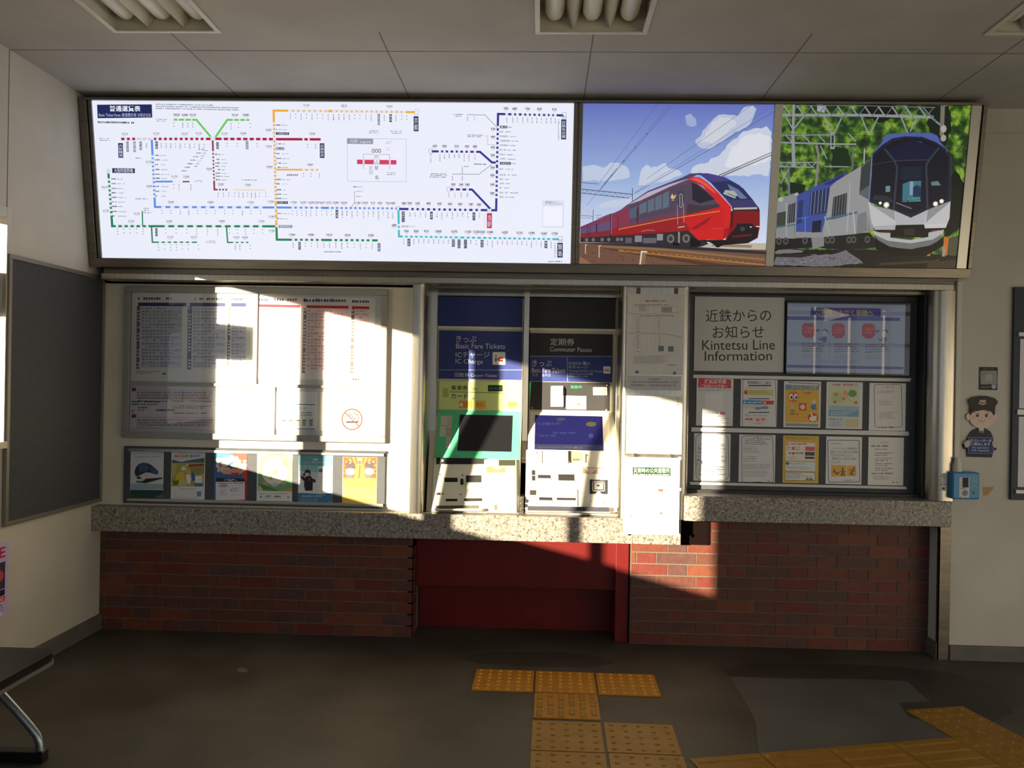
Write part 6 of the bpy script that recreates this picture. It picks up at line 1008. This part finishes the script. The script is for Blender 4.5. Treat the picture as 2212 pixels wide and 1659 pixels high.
b = note([(1165, 564), (1450, 567), (1436, 946), (1151, 940)]); b.rframe(1176, 594, 1424, 926, 8, 5, (64, 70, 84)); b.text('ご利用のお客様へ', 1200, 614, 1286, 628, TL)
for k, t in enumerate(('スマートフォンや携帯電話を', '操作しながらの歩行は大変危険', 'ですからおやめください。', '事故防止にご協力をお願い', 'いたします。')): b.text(t, (1212, 1196, 1196, 1208, 1194)[k], 648+k*27, (1412, 1414, 1376, 1406, 1274)[k], 668+k*27, TX, 0, 3)
YO = (220, 164, 60); b.rrect(1198, 792, 1318, 882, 5, YO); b.rrect(1324, 794, 1398, 880, 5, YO); KK = (44, 36, 26)
b.ell(1222, 832, 7, 7, KK); b.line([(1226, 842), (1240, 862), (1258, 850)], 9, KK); b.line([(1206, 848), (1230, 846)], 5, KK); b.ell(1290, 818, 7, 7, KK); b.line([(1290, 828), (1290, 850), (1278, 874)], 9, KK); b.line([(1290, 850), (1302, 874)], 8, KK); b.line([(1272, 846), (1290, 834), (1308, 846)], 5, KK)
b.ell(1378, 818, 7, 7, KK); b.line([(1374, 828), (1360, 850), (1372, 872)], 9, KK); b.line([(1344, 830), (1370, 832), (1382, 844)], 5, KK); b.line([(1358, 850), (1348, 868)], 7, KK); b.ell(1306, 912, 6, 6, TL); b.greek(1316, 906, 1410, 918, 1, TL, .9, .7, 0)
b.build('paper_notice', None, 'white notice with two orange stumbling figure pictograms, lower row', 'notice', NG)
b = note([(1505, 568), (1785, 573), (1768, 956), (1484, 948)]); b.greek(1600, 604, 1670, 620, 2, TL, .5, .7, .1); b.greek(1524, 632, 1650, 646, 1, TX, .9, .8, 0)
for k, y in enumerate((660, 690, 706, 732, 748, 774, 790, 812, 828)): b.greek(1550, y, 1690 if k % 2 else 1650, y+9, 1, TX if k % 3 else TL, .9, .9, 0)
b.greek(1516, 850, 1690, 862, 1, TX, 1, .8, 0); b.greek(1528, 874, 1690, 912, 4, TL, .5, .7, .3); b.greek(1686, 924, 1722, 934, 1, TX, 1, 1.4, 0)
b.build('paper_notice', None, 'white notice with short dated lines and no frame, lower row, rightmost', 'notice', NG)
# ------------------------------------------------------------------ things on the right hand wall
ZR = (2040, 780, 5.186); RYF = RY
b = Board([(2034, 1022), (2046, 1022), (2045, 1060), (2032, 1060)], (0, -0.1362, 0)); b.z = (1840, 980, 7.9); b.slab(0.0008, (216, 216, 212)); b.line([(1530, 388), (1570, 348), (1608, 388), (1570, 430), (1575, 392), (1545, 385)], 9, (60, 130, 100)); b.greek(1512, 464, 1628, 476, 1, TL, .7, .6, 0); b.greek(1505, 510, 1622, 528, 1, TX, .8, .6, 0); b.rect(1538, 570, 1582, 616, (96, 96, 94))
b.build('sticker', None, 'small white sticker low on the steel post beside the blue intercom', 'sticker')
b = Board([(393, 64), (600, 70), (590, 326), (388, 320)], (0, RYF-0.003, 0), z=ZR); b.slab(0.0028, (42, 42, 42)); b.rrect(404, 108, 588, 262, 14, (150, 150, 144)); b.rect(458, 150, 534, 228, (172, 172, 166)); b.poly([(396, 156), (480, 124), (490, 140), (400, 166)], (130, 130, 126)); b.greek(440, 80, 550, 94, 1, (110, 110, 106), .9); b.text('エキタグ', 406, 280, 508, 304, (190, 190, 186)); b.ell(552, 288, 28, 26, (176, 182, 186)); b.ell(568, 264, 14, 12, (110, 140, 190))
b.build('tag_plate', None, 'small black square tag plate with a grey centre above the attendant cutout', 'plate')
b = Board([(210, 388), (600, 388), (596, 1080), (212, 1080)], (0, RYF-0.008, 0), z=ZR); b.h = b.h
SK = (224, 200, 184); UN = (42, 44, 46)
class Cut:  # stacked boards cut to outline, each a few millimetres thick
    pass
def cutout(pts, c, d0, d1, name, parent):
    m = MB(); n = len(pts); v = [b.at(x, y, d0) for x, y in pts]+[b.at(x, y, d1) for x, y in pts]; mt = b.i(c)
    m.raw(v, [tuple(range(n, 2*n))[::-1]]+[(i, n+i, n+(i+1) % n, (i+1) % n) for i in range(n)], mt); return m, m.build(name, parent)
oc = thing('attendant_cutout', 'flat cartoon station attendant cutout in black cap and suit holding a blue panel', 'cutout sign', b.at(405, 740))
def el(cx, cy, rx, ry, n=24, a0=0, a1=360): return [(cx+rx*math.cos(math.radians(a0+(a1-a0)*k/(n-1 if a1-a0 < 360 else n))), cy+ry*math.sin(math.radians(a0+(a1-a0)*k/(n-1 if a1-a0 < 360 else n)))) for k in range(n)]
torso = [(372, 752), (460, 752), (520, 790), (548, 850), (560, 905), (596, 950), (590, 990), (555, 1005), (540, 1078), (262, 1076), (258, 1000), (220, 985), (210, 950), (250, 905), (270, 845), (310, 785)]
_, tb = cutout(torso, UN, -0.0075, -0.002, 'jacket', oc)
sh_ = Board([(210, 388), (600, 388), (596, 1080), (212, 1080)], (0, RYF-0.008, 0), z=ZR)
sh_.poly([(384, 765), (448, 765), (440, 790), (430, 815), (412, 800), (395, 812)], (150, 176, 160)); sh_.poly([(404, 785), (422, 785), (426, 812), (412, 824), (400, 812)], (40, 60, 62)); sh_.poly([(386, 752), (448, 752), (430, 775), (412, 788), (398, 776)], SK); sh_.mb.build('collar', oc)
head = el(418, 640, 136, 112)
_, hd = cutout(el(418, 645, 138, 112)+[], SK, -0.0018, 0.003, 'face', oc)
for cx in (266, 570): cutout(el(cx, 630, 24, 40, 14), SK, -0.0018, 0.002, 'ear', oc)
_, hr = cutout([(278, 520), (556, 530), (562, 590), (548, 612), (520, 565), (440, 548), (340, 560), (300, 590), (286, 616), (278, 580)], (50, 46, 44), 0.0032, 0.0045, 'hair', oc)
fz = Board([(210, 388), (600, 388), (596, 1080), (212, 1080)], (0, RYF-0.0112, 0), z=ZR)
for x in (368, 468): fz.ell(x, 608, 17, 22, (60, 48, 42)); fz.ell(x-4, 600, 6, 7, (210, 200, 190))
fz.line([(338, 582), (352, 562), (384, 558)], 6, (70, 60, 54)); fz.line([(452, 560), (486, 562), (500, 582)], 6, (70, 60, 54)); fz.line([(376, 654), (396, 674), (420, 680), (444, 674), (460, 654)], 5, (150, 80, 70)); fz.ell(416, 638, 9, 6, (206, 176, 160)); fz.ell(322, 640, 26, 20, (226, 178, 164)); fz.ell(516, 640, 26, 20, (226, 178, 164)); fz.mb.build('face_paint', oc)
capm, cp = cutout([(262, 470), (258, 440), (300, 408), (380, 390), (470, 390), (550, 412), (588, 445), (584, 472), (562, 500), (556, 560), (500, 545), (418, 538), (340, 546), (290, 568), (286, 505)], (52, 50, 44), 0.0046, 0.0075, 'cap', oc)
bz = Board([(210, 388), (600, 388), (596, 1080), (212, 1080)], (0, RYF-0.0158, 0), z=ZR); bz.ell(426, 452, 17, 18, (196, 180, 150)); bz.poly([(372, 462), (400, 472), (424, 482), (452, 472), (474, 460), (462, 478), (436, 492), (410, 490), (385, 480)], (206, 196, 166)); bz.poly([(388, 440), (408, 434), (412, 462), (396, 466)], (196, 184, 150)); bz.poly([(446, 432), (462, 440), (452, 466), (440, 462)], (196, 184, 150)); bz.mb.build('cap_badge', cp)
pb = Board([(266, 852), (548, 852), (548, 1036), (260, 1036)], (0, RYF-0.0122, 0), z=ZR); pb.slab(0.006, (44, 62, 120)); pb.frame(266, 855, 548, 1034, 4, (150, 160, 190)); pb.text('オペレーターが', 288, 872, 530, 906, (226, 230, 236), .01); pb.text('ご案内します', 302, 912, 512, 946, (226, 230, 236), .01); pb.text('An operator', 308, 956, 498, 986, (206, 212, 226)); pb.text('will respond.', 302, 988, 504, 1018, (206, 212, 226)); pb.build('held_panel', oc)
for pts in ([(216, 925), (240, 895), (275, 892), (290, 905), (292, 918), (284, 922), (292, 932), (282, 938), (288, 950), (276, 953), (262, 972), (230, 968)], [(594, 925), (575, 897), (545, 893), (530, 905), (528, 918), (536, 922), (526, 932), (538, 938), (530, 950), (545, 954), (560, 972), (584, 966)]): cutout(pts, (190, 188, 170), 0.005, 0.008, 'gloved_hand', oc)
ic = Board([(98, 1238), (402, 1256), (392, 1560), (90, 1540)], (0, RYF-0.055, 0), z=ZR)
I = thing('intercom', 'bright blue wall intercom box with a red ringed call button', 'intercom', ic.mid()+Vector((0, .05, 0)))
BL = mat('intercom_blue', (40, 132, 190), .4)
m = MB(); ic.fbox(ic.u0, ic.u1, ic.v0, ic.v1, -0.0545, 0.0, BL, m); m.build('case', I, 0.008)
ip = Board([(168, 1300), (282, 1306), (278, 1534), (164, 1526)], (0, RYF-0.0562, 0), z=ZR); ip.slab(0.001, (206, 210, 212)); ip.rect(202, 1306, 270, 1416, (26, 28, 36)); ip.vtext('カメラ', 174, 1350, 196, 1416, (90, 110, 140)); ip.greek(178, 1422, 240, 1432, 1, (80, 110, 160), .9, .7, 0); ip.ell(229, 1478, 34, 34, (150, 140, 138)); [ip.ell(229+9*i, 1478+9*j, 2.6, 2.6, (96, 90, 90), 6) for i in range(-3, 4) for j in range(-3, 4) if i*i+j*j < 11]; ip.ell(178, 1520, 6, 6, (90, 92, 96)); ip.build('speaker_plate', I)
it = Board([(98, 1238), (402, 1256), (392, 1560), (90, 1540)], (0, RYF-0.0553, 0), z=ZR); it.text('インターホン', 214, 1258, 360, 1282, (150, 190, 214)); it.vtext('呼出', 346, 1312, 374, 1368, (200, 206, 90)); it.vtext('御用', 316, 1312, 342, 1368, (200, 206, 90)); it.vtext('の方', 318, 1368, 344, 1402, (200, 206, 90)); it.text('Call', 324, 1386, 366, 1404, (200, 206, 90)); it.text('Operator', 300, 1408, 384, 1426, (200, 206, 90)); it.mb.build('lettering', I)
m = MB(); it.knob(336, 1480, 0.0072, 0.0, 0.003, (176, 60, 60), m, 20); it.knob(336, 1480, 0.0062, 0.003, 0.005, (206, 206, 206), m, 20); it.knob(336, 1480, 0.0044, 0.005, 0.007, (120, 116, 118), m, 18); m.build('call_button', I)
m = MB(); cx_ = U(2068, 800, y=RYF).x; q = ic.at(172, 1245); q1 = U(2073, 1000, y=RYF-.02); CN = mat('conduit_cream', (206, 202, 190), .5)
m.box(q.x-0.014, q.x+0.014, RYF-0.022, RYF-0.0005, q1.z+0.02, 2.11, CN); cd_ = m.build('conduit_cover', None, 0.003); tag(cd_, 'cream cable cover running down the right wall into the blue intercom', 'conduit')
m = MB(); m.tube([(q.x, RYF-0.026, q1.z+0.03), (q.x, RYF-0.026, q1.z+0.01), (q.x, RYF-0.026, q1.z-0.012), (q.x, RYF-0.026, ic.v1+0.001)], [.017, .017, .024, .024], CN, 14); m.build('end_fitting', cd_)
tp = [(432, 1410), (552, 1408), (548, 1428), (520, 1465), (492, 1500), (440, 1512), (434, 1480)]
m = MB(); n = len(tp); P = [U(2040+x/5.186, 780+y/5.186, y=RYF-.0012) for x, y in tp]; m.face(P[::-1], mat('old_tape', (176, 128, 66), .5)); m.raw([(p.x, RYF-.0012, p.z) for p in P]+[(p.x, RYF-.0002, p.z) for p in P], [(i, (i+1) % n, n+(i+1) % n, n+i) for i in range(n)], mat('old_tape', (176, 128, 66), .5)); tag(m.build('tape_patch'), 'torn brown tape patch on the white wall right of the intercom', 'tape')
# dark notice board cut by the right edge
x0 = U(2194, 700, y=RYF-.02).x; x0b = U(2180, 1060, y=RYF-.02).x; xa_ = (x0+x0b)/2; zt = U(2203, 620, y=RYF-.02).z; zb = U(2190, 1080, y=RYF-.02).z
nb_ = thing('notice_board', 'dark framed notice board cut off by the right edge of the photo', 'board', (xa_+.4, RYF-.01, (zt+zb)/2))
m = MB(); m.box(xa_, xa_+0.9, RYF-0.0205, RYF-0.0005, zb, zt, mat('board_navy', (52, 54, 66), .6)); m.build('panel', nb_, 0.002)
for zz, h in ((U(2203, 722, y=RYF-.03).z, .022), (U(2196, 890, y=RYF-.03).z, .03), (U(2190, 1062, y=RYF-.03).z, .02)): m = MB(); m.box(xa_+0.022, xa_+0.88, RYF-0.032, RYF-0.021, zz-h/2, zz+h/2, RW); m.build('rail', nb_, 0.002)
for k, (za, zbb) in enumerate(((U(2203, 732, y=RYF-.03).z, U(2196, 882, y=RYF-.03).z), (U(2196, 900, y=RYF-.03).z, U(2190, 1052, y=RYF-.03).z))):
    m = MB(); m.box(xa_+0.035, xa_+0.33, RYF-0.0225, RYF-0.0212, zbb, za, ink((214, 216, 222))); tag(m.build('paper_notice'), 'sliver of a white notice on the dark right hand board, %s one' % ('upper' if k == 0 else 'lower'), 'notice')
# ------------------------------------------------------------------ left wall: dark board and purple poster
zt0 = U(213, 592, x=XL).z; zt1_ = U(6, 551, x=XL).z; zb0 = U(213, 1086, x=XL).z; zb1_ = U(4, 1134, x=XL).z
zT = (zt0+zt1_)/2; zB = (zb0+zb1_)/2
lb = thing('notice_board', 'large empty dark grey board framed in grey on the left wall', 'board', (XL, -0.48, (zT+zB)/2))
m = MB(); m.box(XL+0.0005, XL+0.016, -0.900, -0.052, zB+0.022, zT-0.022, noisy('charcoal_felt', [(0.3, (58, 61, 66)), (0.7, (64, 67, 72))], 40, 3, .8)); m.build('felt_panel', lb)
for nm, a in (('frame_rail', (-0.922, -0.03, zT-0.022, zT)), ('frame_rail', (-0.922, -0.03, zB, zB+0.022)), ('frame_stile', (-0.922, -0.900, zB+0.022, zT-0.022)), ('frame_stile', (-0.052, -0.03, zB+0.022, zT-0.022))):
    m = MB(); m.box(XL+0.0005, XL+0.022, a[0], a[1], a[2], a[3], mat('grey_metal', (128, 124, 114), .45, .5)); m.build(nm, lb, 0.002)
p = [U(x, y, x=XL+.001) for x, y in ((19, 1168), (22, 1325), (0, 1336), (0, 1174))]
ys = p[0].y; za = (p[0].z+p[3].z)/2; zb = (p[1].z+p[2].z)/2
class SB(Board):
    def __init__(s, y0, y1, z0, z1, x): s.O = Vector((x, 0, 0)); s.ux = Vector((0, 1, 0)); s.uv = Vector((0, 0, 1)); s.n = Vector((1, 0, 0)); s.u0, s.u1, s.v0, s.v1 = y0, y1, z0, z1; s.z = (0, 0, 1.0); s.h = [(y1-y0)/100, 0, y0, 0, -(z1-z0)/100, z1, 0, 0]; s.mb = MB(); s.bb = []; s.clip = True; s.em = 0; s.rough = .5; s.base = 1.0
b = SB(ys-0.52, ys, zb, za, XL+0.0016); b.slab(0.0012, (196, 176, 220)); PR = (176, 40, 64)
b.text('E', 86, 6, 95, 20, PR, .02); b.rect(6, 26, 95, 62, (60, 52, 78)); b.ell(84, 36, 7, 8, (84, 62, 96)); b.ell(88, 44, 5, 7, (190, 70, 90)); b.rect(6, 63, 95, 71, (40, 36, 50)); b.rect(6, 72, 95, 79, (206, 40, 56)); b.text('00', 85, 73, 93, 78, (236, 220, 220)); b.greek(70, 82, 94, 92, 3, (96, 84, 116), .6, .7, .1); b.ell(88, 95, 4, 3, (220, 210, 236))
b.build('event_poster', None, 'lilac poster with red lettering low on the left wall under the dark board', 'poster')
# ------------------------------------------------------------------ ceiling lamps
TUBE = mat('lamp_tube', (222, 220, 210), .35); LWH = noisy('lamp_white', [(0.3, (206, 203, 190)), (0.7, (216, 214, 204))], 5, 4, .4)
LLAB = ('unlit three tube ceiling lamp recessed above the fare map, nearest the left wall', 'unlit three tube ceiling lamp recessed above the middle of the counters', 'unlit three tube ceiling lamp recessed near the right hand wall')
def lamp(x0, x1, first):
    t = thing('ceiling_lamp', LLAB[0], 'ceiling lamp', ((x0+x1)/2, (LY0+LY1)/2, ZC), 'recessed ceiling lamps')
    m = MB(); e = 0.018
    for a in ((x0-.004, x1+.004, LY1-e, LY1+.004), (x0-.004, x1+.004, LY0-.004, LY0+e), (x0-.004, x0+e, LY0+e, LY1-e), (x1-e, x1+.004, LY0+e, LY1-e)): m.box(a[0], a[1], a[2], a[3], ZC-0.008, ZC-0.001, LWH)
    m.build('rim', t, 0.002)
    m = MB(); d = 0.12; xi, xj, yi, yj = x0+.003, x1-.003, LY0+.003, LY1-.003
    for q in ([(xi, yi, ZC+d), (xj, yi, ZC+d), (xj, yj, ZC+d), (xi, yj, ZC+d)], [(xi, yj, ZC+d), (xj, yj, ZC+d), (xj, yj, ZC), (xi, yj, ZC)], [(xi, yi, ZC), (xj, yi, ZC), (xj, yi, ZC+d), (xi, yi, ZC+d)], [(xi, yi, ZC), (xi, yi, ZC+d), (xi, yj, ZC+d), (xi, yj, ZC)], [(xj, yi, ZC+d), (xj, yi, ZC), (xj, yj, ZC), (xj, yj, ZC+d)]): m.face(q, LWH)
    m.build('reflector', t)
    w = (x1-x0)
    for k in (1, 2):
        cx = x0+w*k/3; m = MB(); m.raw([(cx-.048, yi+.004, ZC+d-.002), (cx+.048, yi+.004, ZC+d-.002), (cx, yi+.004, ZC+.012), (cx-.048, yj-.004, ZC+d-.002), (cx+.048, yj-.004, ZC+d-.002), (cx, yj-.004, ZC+.012)], [(0, 1, 2), (5, 4, 3), (0, 2, 5, 3), (2, 1, 4, 5)], LWH); m.build('divider', t)
    for k in range(3):
        cx = x0+w*(k+.5)/3; m = MB(); L0, L1 = LY0+.05, LY1-.02; r = .042; P = [(L0, .004), (L0+.01, r*.7), (L0+.03, r), (L1-.05, r), (L1-.02, r*.85), (L1-.006, r*.5), (L1, .004)]; m.tube([(cx, y, ZC+.07) for y, _ in P], [q for _, q in P], TUBE, 16); m.build('tube', t)
    return t
def dup(root, dx, label):
    r = root.copy(); COL.objects.link(r); r.location.x += dx; r['label'] = label
    for ch in list(root.children):
        c = ch.copy(); COL.objects.link(c); c.parent = r
        for g in ch.children: d = g.copy(); COL.objects.link(d); d.parent = c
    return r
l0 = lamp(*LX[0], True)
dup(l0, (LX[1][0]+LX[1][1]-LX[0][0]-LX[0][1])/2, LLAB[1]); dup(l0, (LX[2][0]+LX[2][1]-LX[0][0]-LX[0][1])/2, LLAB[2])
# ------------------------------------------------------------------ tactile paving
TX0, TY0, TG = -0.327, -0.524, 0.309
def tile_mesh(mt, mt2, pattern='dots', n=5, s=0.30):
    m = MB(); e = .004; m.box(-s/2, s/2, -s/2, s/2, 0.0003, 0.006, mt)
    if pattern == 'dots':
        for i in range(n):
            for j in range(n):
                cx = -s/2+s*(i+.5)/n; cy = -s/2+s*(j+.5)/n; r = .0115; N = 8
                v = [(cx+r*math.cos(2*math.pi*k/N), cy+r*math.sin(2*math.pi*k/N), .006) for k in range(N)]+[(cx+r*.6*math.cos(2*math.pi*k/N), cy+r*.6*math.sin(2*math.pi*k/N), .0108) for k in range(N)]
                m.raw(v, [(k, (k+1) % N, N+(k+1) % N, N+k) for k in range(N)]+[tuple(range(N, 2*N))], mt2)
    elif pattern == 'segments':
        for i in range(6):
            for j in range(3):
                cx = -s/2+s*(i+.5)/6; y0 = -s/2+s*j/3+.008+(.03 if i % 2 else 0); y1 = min(s/2-.006, y0+.075); m.hexa([(cx-.014, y0, .006), (cx+.014, y0, .006), (cx+.014, y1, .006), (cx-.014, y1, .006), (cx-.008, y0+.006, .0105), (cx+.008, y0+.006, .0105), (cx+.008, y1-.006, .0105), (cx-.008, y1-.006, .0105)], mt2)
    else:
        for i in range(4):
            cy = -s/2+s*(i+.5)/4; m.hexa([(-s/2+.012, cy-.015, .006), (s/2-.012, cy-.015, .006), (s/2-.012, cy+.015, .006), (-s/2+.012, cy+.015, .006), (-s/2+.02, cy-.009, .0108), (s/2-.02, cy-.009, .0108), (s/2-.02, cy+.009, .0108), (-s/2+.02, cy+.009, .0108)], mt2)
    o = m.build('tactile_tile'); COL.objects.unlink(o); return o
YB1 = noisy('tactile_bright', [(0.3, (200, 142, 28)), (0.7, (210, 156, 42))], 20, 3, .5)
PD = tile_mesh(YEL, YB1, 'dots', 6); PS = tile_mesh(YEL, YELD, 'segments'); PO = tile_mesh(YELD, YELD, 'dots', 5); PL_ = tile_mesh(YELD, YELD, 'lines')
def put(pr_, x, y, rz, label, group='tactile paving tiles'):
    o = pr_.copy(); COL.objects.link(o); o.location = (x, y, 0); o.rotation_euler.z = rz; return tag(o, label, 'paving tile', group)
def gp(i, j, dx=0.0, dy=0.0):
    c, s = math.cos(-0.011), math.sin(-0.011); a = i*TG+.15+dx; b_ = -(j*TG+.15)+dy; return TX0+c*a-s*b_, TY0+s*a+c*b_
for i, lb_ in enumerate(('left', 'middle', 'right')): put(PD, *gp(i, 0), -0.011, 'yellow dotted tactile tile, %s one of the row nearest the machines' % lb_)
put(PS, *gp(1, 1), -0.011, 'yellow tactile tile with short raised bars below the dotted row')
q = U(1225, 1592, z=0); put(PO, q.x, q.y, -0.011, 'worn yellow dotted tactile tile, upper left of the four nearest the camera')
q2 = U(1385, 1597, z=0); put(PO, q2.x, q2.y, -0.02, 'worn yellow dotted tactile tile, upper right of the four nearest the camera')
put(PO, q.x-0.003, q.y-0.309, -0.011, 'worn yellow dotted tactile tile, lower left of the four, cut by the bottom edge'); put(PO, q2.x-.003, q2.y-0.309, -0.02, 'worn yellow dotted tactile tile, lower right of the four, cut by the bottom edge')
a = U(1490, 1642, z=0); e = U(2150, 1588, z=0); dv = Vector((e.x-a.x, e.y-a.y, 0)); an = math.atan2(dv.y, dv.x); dv.normalize(); nv = Vector((-dv.y, dv.x, 0))
ordn = ('first', 'second', 'third', 'fourth', 'fifth')
for k in range(5):
    c = Vector((a.x, a.y, 0))+dv*(.15+.305*k)-nv*.15
    if k < 4: put(PL_, c.x, c.y, an, 'worn yellow ribbed tactile tile on the slanting strip, %s from its left end' % ordn[k], 'ribbed tactile strip')
c = Vector((a.x, a.y, 0))+dv*(.15+.305*4)-nv*.15
put(PO, c.x, c.y, an, 'worn yellow dotted tactile tile at the right end of the slanting strip, front one')
c = c+nv*.305; put(PO, c.x, c.y, an, 'worn yellow dotted tactile tile at the right end of the slanting strip, rear one')
# ------------------------------------------------------------------ bench end at the lower left
bn = thing('bench', 'black padded waiting bench with grey edge and bent silver legs, lower left corner', 'bench', (-2.15, -2.2, 0))
def seat_outline(g, yend):
    P = []; x0, x1, y1 = -2.42+g, -1.885-g, -1.655-g
    for k in range(9): a = math.radians(90*k/8); P.append((x1-.075+.075*math.cos(a), y1-.075+.075*math.sin(a)))
    for k in range(9): a = math.radians(90+90*k/8); P.append((x0+.05+.05*math.cos(a), y1-.05+.05*math.sin(a)))
    P += [(x0, yend), (x1, yend)]; return P
m = MB(); m.column(seat_outline(0.004, -3.30), 0.395, 0.425, BLACK, False); m.build('seat_pad', bn, 0.009)
m = MB(); m.column(seat_outline(0.0, -3.304), 0.380, 0.3945, mat('grey_edge', (120, 118, 112), .45, .3), False); m.build('edge_trim', bn, 0.003)
SIL_ = mat('silver_leg', (150, 156, 160), .32, .85)
for yy in (-1.705, -3.2):
    pts = [(x, yy, z) for x, z in [(lambda p: (p.x, p.z))(U(px, py, y=-1.705)) for px, py in ((-60, 1440), (-20, 1478), (0, 1496), (40, 1540), (66, 1570), (80, 1588), (86, 1604), (88, 1622))]]
    z_l = pts[-1][2]; m = MB(); m.tube(pts, .0165, SIL_, 12); lg = m.build('leg', bn)
    m = MB(); m.box(-2.40, pts[-1][0]+.02, yy-.022, yy+.022, 0.0005, max(.02, z_l+.004), BLACK); m.build('foot_bar', bn, .005)
